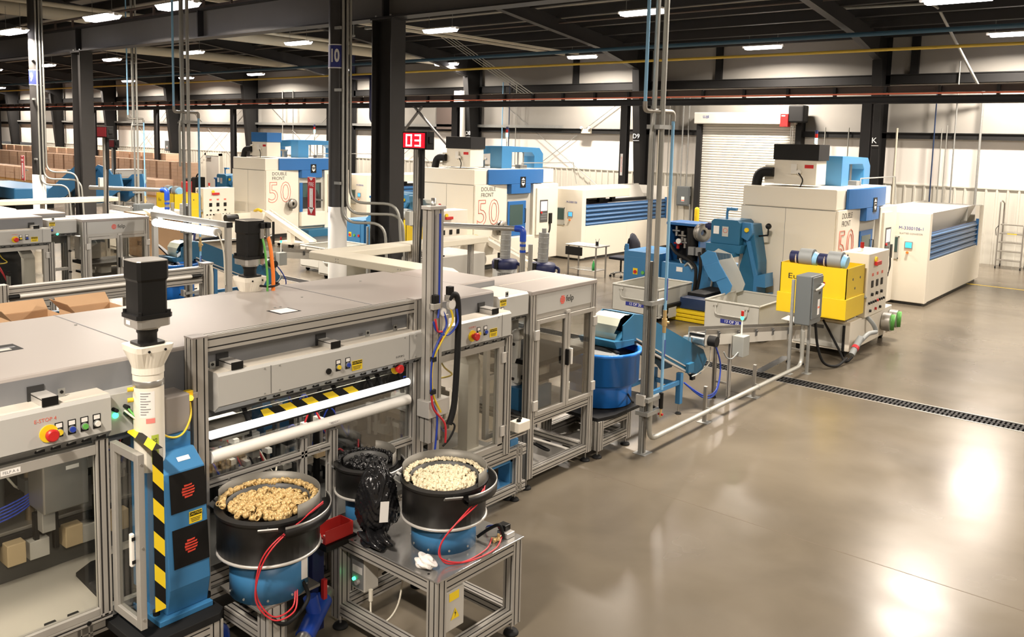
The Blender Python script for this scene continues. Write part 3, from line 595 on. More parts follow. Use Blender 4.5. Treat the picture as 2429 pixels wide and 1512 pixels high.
# inside left bay
MB().prism(2, .601, .625, [(-5.52, 2.27), (-5.60, 2.40), (-5.60, 2.74), (-5.05, 2.74), (-5.05, 2.27), (-5.10, 2.24)]).build('rubber_mat', 'rubber', am)
bx('hanging_cabinet', am, 'steel_dull', -5.74, -5.5, 2.08, 2.36, 1.08, 1.55, bevel=.01); bx('cabinet_label', am, 'paper', -5.5, -5.498, 2.22, 2.30, 1.34, 1.365, bevel=0); bx('cabinet_stem', am, 'alu', -5.66, -5.58, 2.10, 2.18, .93, 1.08)
bx('cross_beam', am, 'steel_black', -5.76, -5.70, -.6, 2.9, .88, .93); bx('machine_bed', am, 'steel_dull', -6.3, -5.72, -.6, 2.9, .93, .955); bx('bed_front', am, 'darkgrey', -5.80, -5.76, -.6, 2.9, .60, .88)
for y in (.6, 1.2, 1.65, 1.96, 2.31, 2.62): bx('tooling_block', am, 'beige_block', -5.76, -5.62, y-.055, y+.055, .76, .90, bevel=.005)
for y in (.9, 1.45, 1.84, 2.10, 2.22, 2.48): bx('upright_bar', am, 'black', -5.71, -5.67, y-.015, y+.015, .76, 1.04)
for y in (1.8, 2.14, 2.46): bx('grey_block', am, 'greyface', -5.75, -5.66, y-.09, y+.03, .74, .86)
random.seed(11)
def clutter(x0, x1, y0, y1, z0, n):
    for i in range(n):
        x, y = random.uniform(x0, x1), random.uniform(y0, y1); h = random.uniform(.12, .6); q = MB(); m = random.choice(('steel', 'steel_dull', 'darkgrey', 'alu', 'bronze', 'black'))
        q.cyl((x, y, z0), (x, y, z0+h), random.uniform(.012, .03), n=8, m=m); a = random.uniform(.03, .09)
        q.box(x-a, x+a, y-a*.7, y+a*.7, z0+h*.45, z0+h*.45+random.uniform(.03, .09), random.choice(('alu', 'steel_dull', 'black', 'darkgrey', 'beige_block')))
        q.box(x-.02, x+a*1.6, y-.02, y+.02, z0+h, z0+h+.04, random.choice(('steel', 'alu_bright', 'white', 'black'))); q.cyl((x+a, y, z0+h*.6), (x+a, y, z0+h), .014, n=8, m='steel')
        q.build('tooling_station', 'steel', am)
        if i % 3 == 0:
            MB().tube([(x, y, z0+h), (x+.05, y+.06, z0+h+.15), (x+.1, y+.2, z0+h*.7), (x, y+.3, z0+.3)], .008, 6, smooth=5).build('air_hose', random.choice(('cable_blue', 'cable_white', 'cable_red', 'rubber')), am)
clutter(-6.3, -5.8, .7, 2.85, .955, 34); clutter(-6.3, -5.4, 3.0, 4.75, .62, 46); bx('dark_backing', am, 'steel_black', -5.84, -5.82, 4.84, 5.94, .62, 1.6, bevel=0); clutter(-5.75, -5.3, 4.95, 5.5, .62, 16)  # black backing sheet added to make the right bay read dark
for k in range(5): MB().tube([(-5.76, 1.2, 1.06+.02*k), (-5.72, 1.7, 1.02+.02*k), (-5.72, 2.05, 1.07+.02*k), (-5.9, 2.3, 1.2)], .006, 6, smooth=6).build('air_hose', 'cable_blue', am)
# sloping acrylic covers with the hazard bar (middle bay)
MB().quad((-5.02, 2.95, 1.60), (-5.02, 4.72, 1.60), (-5.30, 4.72, 1.50), (-5.30, 2.95, 1.50)).build('white_shelf', 'floor_plate', am)
for k, (y0, y1) in enumerate(((2.98, 3.30), (3.36, 3.98), (4.02, 4.42), (4.46, 4.74))):
    arc = [(-5.04-.16*cos(a)-.06, 1.42+.22*sin(a)) for a in [pi*i/10*.55 for i in range(11)]]
    q = MB(); 
    for a, b2 in zip(arc, arc[1:]): q.quad((a[0], y0, a[1]), (a[0], y1, a[1]), (b2[0], y1, b2[1]), (b2[0], y0, b2[1]))
    q.build('acrylic_cover', 'acrylic', am)
    for yy in ((y1-.03,) if k == 0 else (y0+.03, y1-.03) if k > 1 else ()): MB().tube([(-5.06, yy, 1.40), (-5.08, yy, 1.52), (-5.16, yy, 1.60), (-5.24, yy, 1.63)], .018, 6, smooth=4).build('cover_hinge', 'rubber', am)
hz = MB(); stripes(hz, (-4.985, 3.34, 1.535), (0, 1, 0), (-.55, 0, .5), .86, .065, .095, -.55); hz.v = [(p[0], p[1], p[2]) for p in hz.v]
hz.build('hazard_bar', 'black', am)
MB().slab([(-4.985, 3.34, 1.534), (-4.985, 4.2, 1.534), (-5.033, 4.2, 1.577), (-5.033, 3.34, 1.577)], (-.004, 0, -.006)).build('hazard_plate', 'black', am)
bx('feed_chute', am, 'floor_plate', -5.35, -5.05, 3.05, 3.32, 1.42, 1.5); bx('camera_box', am, 'greyface', -5.14, -5.04, 3.28, 3.34, 1.24, 1.42); 
MB().lathe((-5.15, 3.05, 1.38), [(.01, 0), (.07, 0), (.07, .02), (.03, .02), (.03, .06), (.01, .06)], 16).build('reel_disc', 'black', am)
# lighting tubes across the middle bay
MB().cyl((-4.98, 2.92, 1.515), (-4.98, 4.70, 1.515), .028, n=14).build('light_tube', 'tube_white', am); MB().box(-4.995, -4.965, 2.92, 4.70, 1.476, 1.487).build('tube_channel', 'black', am)
MB().cyl((-4.98, 2.92, 1.365), (-4.98, 4.70, 1.365), .042, n=16).build('curtain_tube', 'white', am); MB().box(-4.938, -4.936, 3.86, 3.96, 1.36, 1.385).build('label', 'paper', am); text('lettering', am, 'FELP A 4', (-4.935, 3.91, 1.372), '+X', .018, 'text_grey', .0003)
# right glazed door bay
fr = MB(); X0, X1 = -5.03, -4.97
fr.box(X0, X1, 4.98, 5.06, .62, 1.66); profile(fr, 2, .56, 1.70, X0-.02, X1+.02, 5.91, 5.99); fr.box(X0, X1, 5.83, 5.90, .66, 1.60); fr.box(X0, X1, 4.98, 5.91, 1.60, 1.66); fr.box(X0, X1, 4.98, 5.91, .62, .68)
fr.build('door_frame', 'alu', am, .003)
MB().box(-5.003, -4.998, 5.06, 5.83, .68, 1.60).build('door_glass', 'glass', am); profile(b := MB(), 1, 4.8, 6.0, -5.07, -4.97, .52, .61); b.build('sill_rail', 'alu', am)
for z in (.80, 1.50): bx('hinge', am, 'alu_bright', X1, X1+.02, 5.86, 5.93, z-.05, z+.05)
arm = MB(); pth = [(-5.2, 5.68, .62), (-5.2, 5.68, 1.45), (-5.22, 5.64, 1.56), (-5.26, 5.56, 1.66)]
for a, c in zip(pth, pth[1:]): arm.slab([Vector(a)+Vector((-.06, -.08, 0)), Vector(a)+Vector((.06, -.08, 0)), Vector(a)+Vector((.06, .08, 0)), Vector(a)+Vector((-.06, .08, 0))], Vector(c)-Vector(a))
arm.build('bent_column', 'greyface', am); bx('column_foot', am, 'greyface', -5.3, -5.06, 5.56, 5.80, .61, .64)
MB().cyl((-5.2, 5.2, .95), (-5.2, 5.2, 1.30), .035, n=14).cyl((-5.2, 5.2, .92), (-5.2, 5.2, .96), .05, n=4, m='alu').cyl((-5.2, 5.2, 1.3), (-5.2, 5.2, 1.34), .05, n=4, m='alu').build('air_cylinder', 'steel', am)
MB().cyl((-5.4, 5.02, .62), (-5.4, 5.02, .95), .05, n=14).cyl((-5.4, 5.02, .95), (-5.4, 5.02, 1.05), .028, n=12).build('spindle', 'steel_dull', am); bx('clamp_block', am, 'bronze', -5.5, -5.2, 4.92, 5.06, 1.05, 1.10); bx('gripper', am, 'alu_bright', -5.2, -5.08, 4.96, 5.06, 1.03, 1.09); bx('manifold', am, 'orange', -5.12, -5.08, 4.86, 4.9, .64, .84)
bx('white_housing', am, 'white', -5.4, -5.25, 4.88, 5.02, 1.16, 1.30, bevel=.02)
for k in range(6): MB().tube([(-5.1, 4.88, .82-.02*k), (-5.05, 4.95+.01*k, .8-.02*k), (-5.1, 5.02, .72), (-5.15, 4.98, .63)], .006, 5, smooth=5).build('air_hose', 'cable_white' if k % 2 else 'rubber', am)
MB().tube([(-5.2, 5.2, 1.7), (-5.15, 5.28, 1.5), (-5.1, 5.34, 1.42), (-5.16, 5.22, 1.4), (-5.18, 5.18, 1.45)], .008, 6, smooth=6).build('cable', 'cable_yellow', am)
# window bay between machine and robot cell
fr = MB(); 
for y0, y1 in ((6.0, 6.05), (6.32, 6.37)): fr.box(-5.32, -5.27, y0, y1, .60, 1.85)
for z in (.60, 1.18, 1.80): fr.box(-5.32, -5.27, 6.05, 6.32, z, z+.05)
fr.build('window_frame', 'alu', am, .003); MB().box(-5.297, -5.293, 6.05, 6.32, .65, 1.8).build('window_glass', 'glass', am)
for z in (.8, 1.15, 1.5): MB().cyl((-5.27, 6.345, z), (-5.22, 6.345, z), .016, n=8).build('knob', 'black', am)
bl = MB().box(-5.2, -5.05, 6.12, 6.24, .06, .62).box(-5.2, -5.05, 5.6, 6.2, .10, .20).box(-5.2, -5.05, 5.5, 6.2, .40, .55).box(-5.2, -5.05, 5.55, 5.66, .06, .5); bl.build('blue_underframe', 'blue', am, .006); foot('levelling_foot', am, -5.12, 6.18, .08, .055)
cb = bx('control_box', am, 'cream', -5.06, -4.94, 6.10, 6.28, .72, .82, bevel=.01); MB().cyl((-4.98, 6.15, .82), (-4.98, 6.15, .84), .022, n=10).cyl((-5.02, 6.22, .82), (-5.02, 6.22, .835), .018, n=10).build('key_switch', 'black', cb); profile(b := MB(), 1, 5.98, 6.3, -5.04, -5.0, .66, .70); b.build('box_arm', 'alu_bright', am)
# ------------------------------------------------------------------ portal frame with sliding guard
pf = thing('portal_frame', 'aluminium portal frame standing over the front of the near line', 'frame', (-5.0, 3.8, 0))
for nm, y0, y1 in (('post', 2.79, 2.895), ('post', 4.74, 4.85)):
    b = MB(); profile(b, 2, .1, 2.185, -5.05, -4.95, y0, y1, cell=.05); b.build(nm, 'alu', pf); MB().box(-5.052, -4.948, y0-.002, y1+.002, 2.185, 2.195).build('post_cap', 'hood', pf); foot('levelling_foot', pf, -5.0, (y0+y1)/2, .1, .06)
b = MB(); profile(b, 1, 2.895, 4.74, -5.04, -4.96, 2.085, 2.19); b.build('top_beam', 'alu_bright', pf)
def rail(y0, y1, z0, z1, nm='rail'): b = MB(); profile(b, 1, y0, y1, -5.03, -4.97, z0, z1); b.build(nm, 'alu', pf)
b = MB(); profile(b, 2, .1, 1.30, -5.03, -4.97, 3.90, 3.97); b.build('middle_post', 'alu', pf)
b = MB(); profile(b, 2, .62, 1.30, -5.03, -4.97, 3.64, 3.69); b.build('middle_post', 'alu', pf)
rail(2.895, 3.9, 1.16, 1.205); rail(3.97, 4.74, .98, 1.03); rail(2.895, 3.9, .38, .44); rail(2.895, 3.9, .13, .19); rail(3.97, 4.74, .13, .19)
MB().box(-5.003, -4.998, 2.9, 3.64, 1.21, 1.46).build('guard_glass', 'acrylic', pf); MB().box(-5.003, -4.998, 3.97, 4.73, 1.03, 1.46).build('guard_glass', 'acrylic', pf)
for y in (3.05, 3.45, 3.8): MB().cyl((-4.97, y, 1.18), (-4.965, y, 1.18), .008, n=8).build('screw', 'steel', pf)
lsb = bx('latch_sensor', pf, 'yellow', -4.98, -4.94, 2.735, 2.785, 1.79, 1.86); MB().sphere((-4.93, 2.76, 1.815), .018).build('amber_lamp', 'led_amber', pf); bx('sensor_bracket', pf, 'alu', -4.97, -4.945, 2.76, 2.82, 1.80, 1.84)
MB().tube([(-4.93, 2.755, 1.79), (-4.9, 2.74, 1.7), (-4.86, 2.66, 1.62), (-4.83, 2.55, 1.64), (-4.86, 2.45, 1.74)], .007, 6, smooth=6).build('sensor_cable', 'cable_yellow', pf)
# vertical lift axis with cable chain and pneumatics
va = thing('lift_axis', 'tall aluminium lift axis with pressure gauges and a black cable loop', 'actuator', (-4.88, 4.87, 1.1))
b = MB(); profile(b, 2, 1.0, 2.93, -4.93, -4.83, 4.79, 4.93, cell=.07); b.build('axis_profile', 'alu', va); bx('slide_block', va, 'alu_bright', -4.94, -4.80, 4.76, 5.0, 1.22, 1.36); bx('top_plate', va, 'alu_bright', -4.93, -4.82, 4.77, 4.95, 2.93, 2.96); MB().lathe((-4.88, 4.86, 2.96), [(.001, .06), (.02, .06), (.02, 0)], 10).build('eye_bolt', 'steel', va)
MB().tube([(-4.81, 4.98, 2.18), (-4.80, 5.02, 2.22), (-4.79, 5.07, 2.16), (-4.79, 5.08, 1.8), (-4.79, 5.05, 1.30), (-4.80, 5.0, 1.12)], .028, 8, smooth=6).build('cable_chain', 'rubber', va)
for (y, z, r) in ((4.90, 2.09, .035), (5.0, 2.14, .045)):
    g = MB().cyl((-4.81, y, z), (-4.785, y, z), r, n=18).build('pressure_gauge', 'alu_bright', va); MB().cyl((-4.785, y, z), (-4.782, y, z), r*.85, n=18).build('gauge_face', 'paper', g)
for (y, z) in ((4.83, 2.2), (5.0, 2.25)): bx('regulator', va, 'black', -4.84, -4.79, y-.025, y+.025, z-.03, z+.04); bx('regulator_body', va, 'alu', -4.84, -4.79, y-.04, y+.04, z-.08, z-.03)
bx('valve_plate', va, 'cream', -4.86, -4.84, 4.88, 5.02, 1.86, 2.05)
for k, (m, pts) in enumerate((('cable_blue', [(-4.8, 4.86, 2.9), (-4.8, 4.86, 2.2), (-4.79, 4.84, 2.05)]), ('cable_yellow', [(-4.78, 4.98, 2.1), (-4.77, 4.99, 2.0), (-4.77, 4.86, 1.85), (-4.78, 4.78, 1.7), (-4.79, 4.79, 1.45), (-4.8, 4.9, 1.25)]), ('cable_blue', [(-4.79, 4.9, 2.1), (-4.78, 4.93, 1.98), (-4.77, 4.82, 1.85), (-4.78, 4.77, 1.7), (-4.79, 4.78, 1.4), (-4.8, 4.86, 1.2), (-4.8, 4.82, .8)]), ('cable_red', [(-4.78, 4.80, 2.05), (-4.77, 4.82, 1.95), (-4.78, 4.88, 1.93), (-4.78, 4.85, 1.85)]), ('cable_red', [(-4.78, 4.77, 1.42), (-4.78, 4.80, 1.3), (-4.77, 4.92, 1.15), (-4.79, 4.95, .98)]), ('cable_blue', [(-4.78, 5.05, 2.1), (-4.77, 5.05, 1.98), (-4.77, 4.94, 1.9), (-4.78, 4.82, 1.95), (-4.78, 4.78, 2.03)]), ('rubber', [(-4.8, 4.99, 1.15), (-4.78, 5.05, 1.1), (-4.79, 5.0, 1.0), (-4.8, 4.93, .95)]))):
    MB().tube(pts, .009, 6, smooth=7).build('air_hose' if m != 'cable_yellow' else 'cable', m, va)
for z in (1.72, 1.45): bx('hose_tie', va, 'rubber', -4.80, -4.765, 4.765, 4.81, z-.02, z+.02)
# ------------------------------------------------------------------ open door leaf beside the press
od = thing('guard_door', 'open aluminium guard door leaf with clear panel left of the blue press', 'door', (-4.8, 2.27, .6))
f = MB().box(-4.95, -4.90, 2.25, 2.29, .60, 1.66).box(-4.66, -4.61, 2.25, 2.29, .60, 1.66).box(-4.90, -4.66, 2.25, 2.29, 1.61, 1.66).box(-4.90, -4.66, 2.25, 2.29, .60, .65); f.build('door_frame', 'alu', od, .003)
MB().box(-4.90, -4.66, 2.268, 2.272, .65, 1.61).build('clear_panel', 'glass', od); MB().box(-4.69, -4.66, 2.225, 2.25, .98, 1.18).build('handle', 'white', od, .008); MB().box(-4.665, -4.655, 2.23, 2.25, 1.0, 1.02).box(-4.665, -4.655, 2.23, 2.25, 1.14, 1.16).build('handle_mount', 'black', od)
for z in (.66, 1.1, 1.6): MB().cyl((-4.61, 2.27, z), (-4.606, 2.27, z), .007, n=8).build('screw', 'steel', od)
hs = MB(); stripes(hs, (-4.575, 2.32, .70), (0, 0, 1), (0, 1, 0), .98, .065, .10, -1.25); stripes(hs, (-4.575, 2.32, 1.68), (-1, 0, .12), (0, 1, 0), .32, .065, .10, 1.2); hs.build('hazard_strip', 'black', od)
MB().box(-4.581, -4.577, 2.29, 2.385, .70, 1.68).build('strip_backing', 'acrylic', od)
# ------------------------------------------------------------------ servo press
pr = thing('servo_press', 'blue floor press with black motor and hazard strip in the near line', 'press', (-4.9, 2.6, .48))
bp = MB().prism(2, .485, .535, [(-5.2, 2.22), (-4.62, 2.22), (-4.55, 2.28), (-4.55, 2.72), (-4.60, 2.775), (-5.2, 2.775)]); bp.build('base_plate', 'rubber', pr, .004)
MB().box(-5.12, -4.66, 2.39, 2.74, .535, .57).build('foot_flange', 'blue', pr, .004)
MB().prism(1, 2.455, 2.725, [(-5.12, .57), (-5.12, 1.66), (-5.0, 1.66), (-4.98, 1.52), (-4.84, 1.54), (-4.715, 1.45), (-4.66, .74), (-4.70, .57)]).build('press_body', 'blue', pr, .006)
def pface(z): return -4.66-(z-.74)*(.055/.71)
for z0, z1 in ((1.20, 1.44), (.86, 1.10)):
    a, b2 = pface(z0)+.002, pface(z1)+.002
    MB().slab([(a, 2.49, z0), (a, 2.722, z0), (b2, 2.722, z1), (b2, 2.49, z1)], (.003, 0, 0)).build('black_cover', 'black', pr)
    zc = (z0+z1)/2; xx = pface(zc)+.006
    lg = MB(); r = .043
    for k in range(5):
        za = -r+k*2*r/5; hw = sqrt(r*r-(za+r/5)**2); xx = pface(zc+za)+.006; lg.prism(0, xx-.003, xx+.001, [(2.606-hw, zc+za), (2.606+hw*.9, zc+za+.004), (2.606+hw, zc+za+.30*r), (2.606, zc+za+.24*r), (2.606-hw, zc+za+.30*r)])
    lg.build('logo_mark', 'logo_red', pr)
caution(pr, pface(1.16)+.004, 2.645, 1.145, .085, .075); MB().slab([(-4.79, 2.58, 1.507), (-4.79, 2.66, 1.507), (-4.765, 2.66, 1.488), (-4.765, 2.58, 1.488)], (0, 0, .002)).build('label', 'paper', pr)
MB().slab([(-5.02, 2.50, 1.50), (-4.87, 2.50, 1.50), (-4.87, 2.72, 1.50), (-5.02, 2.72, 1.50)], (0, 0, .12)).build('top_bracket', 'blue', pr)
for y, x in ((2.42, -4.98), (2.42, -4.76), (2.735, -4.72)): MB().cyl((x, y, .57), (x, y, .60), .022, n=8).build('bolt', 'rubber', pr)
cx, cy = -4.87, 2.455
MB().lathe((cx, cy, 0), [(.088, 1.46), (.088, 2.06)], 28).build('cylinder_barrel', 'cream', pr)
MB().lathe((cx, cy, 0), [(.0885, 1.98), (.091, 1.985), (.091, 2.015), (.0885, 2.02)], 28).build('clamp_band', 'steel', pr)
def loftsq(z0, z1, h0, h1, sq0, sq1, n=32, m=None, mb=None):
    mb = mb or MB(); vs = []
    for z, h, q in ((z0, h0, sq0), (z1, h1, sq1)):
        for i in range(n):
            a = 2*pi*(i+.5)/n; c, s_ = cos(a), sin(a); k = max(abs(c), abs(s_)); rr = h*((1-q)+q/k) if q else h
            vs.append((cx+rr*c, cy+rr*s_, z))
    return mb.add(vs, [(i, (i+1) % n, n+(i+1) % n, n+i) for i in range(n)]+[tuple(range(n, 2*n))], m, False)
tp = loftsq(2.06, 2.10, .092, .092, 0, 0); loftsq(2.10, 2.20, .092, .115, 0, .75, mb=tp); loftsq(2.20, 2.235, .115, .117, .75, .9, mb=tp); tp.build('cylinder_head', 'cream', pr)
for dx, dy in ((.117, .05), (.117, -.05)): MB().cyl((cx+dx, cy+dy, 2.21), (cx+dx+.004, cy+dy, 2.21), .008, n=8).build('screw', 'black', pr)
q = loftsq(2.235, 2.25, .078, .078, .9, .9); q.lathe((cx, cy, 0), [(.055, 2.25), (.055, 2.30), (.062, 2.31), (.062, 2.335)], 20); q.build('coupling', 'black', pr)
q = MB().lathe((cx, cy, 0), [(.074, 2.33), (.074, 2.35)], 24); loftsq(2.35, 2.40, .112, .112, .55, .55, mb=q); q.build('adapter_flange', 'steel', pr); MB().box(cx-.03, cx+.02, cy-.1135, cy-.112, 2.365, 2.39).build('label', 'paper', pr)
q = loftsq(2.40, 2.425, .112, .112, .92, .92); loftsq(2.425, 2.62, .092, .092, .85, .85, mb=q); loftsq(2.62, 2.635, .092, .1, .85, .85, mb=q); loftsq(2.635, 2.74, .1, .1, .85, .85, mb=q); q.build('servo_motor', 'black', pr)
loftsq(2.74, 2.745, .098, .096, .85, .85).build('motor_lid', 'steel_dull', pr)
for dx in (-.09, .09):
    for dy in (-.09, .09): MB().cyl((cx+dx, cy+dy, 2.425), (cx+dx, cy+dy, 2.445), .012, n=8).build('bolt', 'black', pr)
MB().lathe((cx, cy, 1.80), [(.0885, 0), (.0885, .16)], 8, 'paper', radians(-62), radians(-5)).build('data_plate', 'paper', pr)
for k in range(9):
    MB().lathe((cx, cy, 1.945-k*.016), [(.0892, 0), (.0892, .006)], 6, None, radians(-58), radians(-20-8*(k % 3))).build('print_line', 'text_grey', pr)
MB().lathe((cx, cy, 1.765), [(.089, 0), (.089, .03)], 6, 'pink_label', radians(-38), radians(-5)).build('pink_label', 'pink_label', pr)
MB().lathe((cx, cy, 1.52), [(.089, 0), (.089, .17)], 5, 'lime', radians(-20), radians(8)).build('green_label', 'lime', pr)
t = text('lettering', pr, 'PROMESS', (0, 0, 0), '-Y', .034, 'text_black', .0003, rot=pi/2)
for vtx in t.data.vertices:
    qv = vtx.co+Vector(pr.location); a = radians(-6)+qv.x/.09; vtx.co = Vector((cx+.0898*cos(a), cy+.0898*sin(a), 1.60+qv.z))-Vector(pr.location)
for z in (1.965, 1.90): MB().cyl((cx-.02, cy-.085, z), (cx-.03, cy-.115, z), .014, n=8).build('fitting', 'cable_yellow', pr)
# press stand
ps = MB(); 
for x, y in ((-4.60, 2.70), (-4.60, 2.30), (-5.10, 2.70)): profile(ps, 2, .06, .485, x-.045, x+.045, y-.045, y+.045)
profile(ps, 1, 2.345, 2.655, -4.645, -4.555, .40, .485); ps.build('stand_frame', 'alu', pr)
for x, y in ((-4.60, 2.70), (-4.60, 2.30)): foot('levelling_foot', pr, x, y, .08)
# ------------------------------------------------------------------ rear press with orange cable
pr2 = copy_tree(pr); pr2.location = (-6.62, 4.42, .48); pr2['label'] = 'black press motor with orange and green cables rising behind the long grey hood'
for o in list(pr2.children):
    if o.name.split('.')[0] in ('hazard_strip', 'green_label', 'lettering', 'data_plate', 'print_line', 'pink_label', 'warning_label', 'label_header', 'stand_frame', 'levelling_foot', 'base_plate', 'foot_flange', 'logo_mark', 'black_cover', 'label'): bpy.data.objects.remove(o)
MB().box(-6.95, -6.68, 4.27, 4.6, .0, 1.0).build('press_pedestal', 'blue', pr2)
ox, oy = -6.62+.03, 4.42-.145+.1
for m, dx, dy in (('orange', .10, .12), ('green', .10, .06)):
    x, y = -6.59+dx, 4.275+dy
    MB().tube([(x, y, 2.60), (x+.03, y+.005, 2.5), (x+.05, y+.01, 2.35), (x+.05, y+.02, 2.2), (x+.04, y+.02, 2.0)], .017 if m == 'orange' else .010, 8, smooth=6).build('motor_cable', m, pr2)
    MB().cyl((x, y, 2.58), (x-.005, y, 2.68), .02, n=10).build('cable_plug', 'steel_dull', pr2); bx('socket', pr2, 'black', x-.05, x+.02, y-.022, y+.022, 2.67, 2.72)
MB().tube([(-6.5, 4.3, 2.16), (-6.43, 4.38, 2.15), (-6.45, 4.48, 2.16), (-6.52, 4.47, 2.165), (-6.47, 4.42, 2.17)], .010, 6, smooth=6).build('cable_loop', 'rubber', pr2)
# ------------------------------------------------------------------ robot cell
rc = thing('robot_cell', 'glazed robot cell with felp sign at the end of the near line', 'enclosure', (-5.5, 7.0, 0))
x0, x1, y0, y1 = -5.95, -5.10, 6.45, 7.58
for (x, y) in ((x1-.045, y0+.045), (x1-.045, y1-.045), (x0+.045, y0+.045), (x0+.045, y1-.045)):
    b = MB(); profile(b, 2, .11, 2.0, x-.045, x+.045, y-.045, y+.045); b.build('corner_post', 'alu', rc); foot('levelling_foot', rc, x, y, .12, .055)
for z0, z1 in ((.12, .20), (.655, .735)):
    for (ax, c0, c1, a0, a1) in ((1, y0+.09, y1-.09, x1-.085, x1-.005), (1, y0+.09, y1-.09, x0+.005, x0+.085), (0, x0+.09, x1-.09, y0+.005, y0+.085), (0, x0+.09, x1-.09, y1-.085, y1-.005)):
        b = MB(); profile(b, ax, c0, c1, a0, a1, z0, z1); b.build('frame_rail', 'alu', rc)
MB().box(x0+.02, x1-.03, y0+.03, y1-.03, .735, .75).build('cell_floor', 'darkgrey', rc)
b = MB().box(x1-.03, x1-.005, y0+.09, y1-.09, 1.785, 1.985).build('header_panel', 'fascia', rc); felp(b, x1-.004, y0+.52, 1.885, .08)
MB().box(x1-.05, x1-.01, y0+.03, y1-.03, 1.735, 1.785).build('header_rail', 'alu', rc); MB().box(x0, x1-.03, y1-.03, y1-.01, 1.785, 1.985).box(x0, x1-.03, y0+.01, y0+.03, 1.785, 1.985).build('side_header', 'fascia', rc)
MB().box(x0-.01, x1+.005, y0-.005, y1+.005, 1.985, 2.03).build('cell_roof', 'hood', rc, .008); MB().box(x0+.42, x0+.425, y0, y1, 2.03, 2.033).build('roof_seam', 'fascia_top', rc)
ym = 7.06
for a, c, hand in ((y0+.09, ym-.004, 1), (ym+.004, y1-.03, -1)):
    d = MB().box(x1-.03, x1+.01, a, a+.045, .745, 1.73).box(x1-.03, x1+.01, c-.045, c, .745, 1.73).box(x1-.03, x1+.01, a+.045, c-.045, 1.685, 1.73).box(x1-.03, x1+.01, a+.045, c-.045, .745, .79).build('door_leaf', 'alu', rc, .003)
    MB().box(x1-.012, x1-.008, a+.045, c-.045, .79, 1.685).build('door_glass', 'glass_dark', d)
    yh = c-.022 if hand == 1 else a+.03
    MB().box(x1+.01, x1+.05, yh-.012, yh+.012, 1.19, 1.36).build('handle', 'black' if hand == 1 else 'white', d, .005)
for z in (.86, 1.58):
    bx('hinge', rc, 'alu_bright', x1, x1+.025, y1-.07, y1+.0, z-.05, z+.05); bx('hinge', rc, 'alu_bright', x1, x1+.025, y0+.05, y0+.12, z-.05, z+.05)
MB().box(x1-.01, x1+.015, ym-.03, ym+.03, 1.735, 1.765).build('latch', 'alu_bright', rc)
MB().box(x0+.1, x1-.1, y1-.025, y1-.02, .75, 1.73).build('side_glass', 'glass', rc); MB().box(x0+.02, x0+.025, y0+.1, y1-.1, .75, 1.73).build('rear_glass', 'glass', rc)
rb = MB().lathe((-5.5, 6.68, .75), [(.11, 0), (.11, .1), (.09, .14), (.09, .3), (.05, .34)], 16); rb.box(-5.56, -5.38, 6.60, 6.76, 1.02, 1.22); rb.cyl((-5.48, 6.68, 1.15), (-5.40, 6.60, 1.5), .055, .045, 14); rb.sphere((-5.40, 6.60, 1.52), .065); rb.cyl((-5.40, 6.60, 1.52), (-5.28, 6.75, 1.62), .045, .03, 12)
rb.build('robot_arm', 'white', rc); bx('robot_controller', rc, 'white', -5.45, -5.25, 6.80, 6.98, .98, 1.22, bevel=.015); bx('blue_pedestal', rc, 'blue', -5.6, -5.22, 6.56, 6.98, .75, .98)
MB().box(-5.92, -5.16, 6.62, 7.5, 1.22, 1.27).box(-5.90, -5.18, 6.66, 7.46, 1.05, 1.09).build('conveyor_track', 'rubber', rc); bx('grey_cabinet', rc, 'greyface', -5.92, -5.72, 6.66, 7.02, 1.28, 1.68)
bx('lower_cabinet', rc, 'greyface', -5.55, -5.3, 6.62, 6.72, .30, .62); MB().tube([(-5.3, 6.72, .4), (-5.2, 6.85, .3), (-5.25, 7.0, .24), (-5.5, 7.1, .22)], .012, 6, smooth=5).build('cable', 'rubber', rc); bx('floor_pan', rc, 'alu', -5.9, -5.2, 6.6, 7.45, .12, .125)
# ------------------------------------------------------------------ drum hopper on stand
dr = thing('parts_drum', 'big blue round hopper drum beside the near robot cell', 'hopper', (-5.5, 8.22, .46))
dc = (-5.45, 8.25)
MB().lathe((*dc, 0), [(.001, .50), (.36, .50), (.36, .47), (.365, .475), (.365, .70), (.375, .73), (.445, .745), (.448, 1.07), (.468, 1.075), (.47, 1.11), (.45, 1.115), (.435, 1.11), (.43, .80), (.001, .78)], 48).build('drum_shell', 'drum_blue', dr)
MB().lathe((*dc, 0), [(.001, 1.02), (.43, 1.02)], 40).build('drum_contents', 'black_part', dr)
MB().lathe((*dc, 0), [(.001, 1.118), (.45, 1.118), (.45, 1.112), (.001, 1.112)], 24, None, radians(150), radians(330), False).build('half_lid', 'midgrey', dr); MB().box(dc[0]-.42, dc[0]+.42, dc[1]-.02, dc[1]+.02, 1.118, 1.14).tf(Matrix.Translation((*dc, 0)) @ Matrix.Rotation(radians(-30), 4, 'Z') @ Matrix.Translation((-dc[0], -dc[1], 0))).build('lid_bar', 'black', dr)
ds = thing('drum_stand', 'aluminium stand with black plate under the near blue drum', 'stand', (-5.4, 8.2, 0))
MB().prism(2, .42, .46, [(-5.9, 7.66), (-5.08, 7.66), (-5.02, 7.9), (-5.02, 8.70), (-5.15, 8.85), (-5.9, 8.85)]).build('black_plate', 'rubber', ds, .004)
for (x, y) in ((-5.10, 7.70), (-5.10, 8.28), (-5.82, 8.28), (-5.82, 7.70)):
    b = MB(); profile(b, 2, .09, .42, x-.045, x+.045, y-.045, y+.045); b.build('leg', 'alu', ds); foot('levelling_foot', ds, x, y, .1, .055)
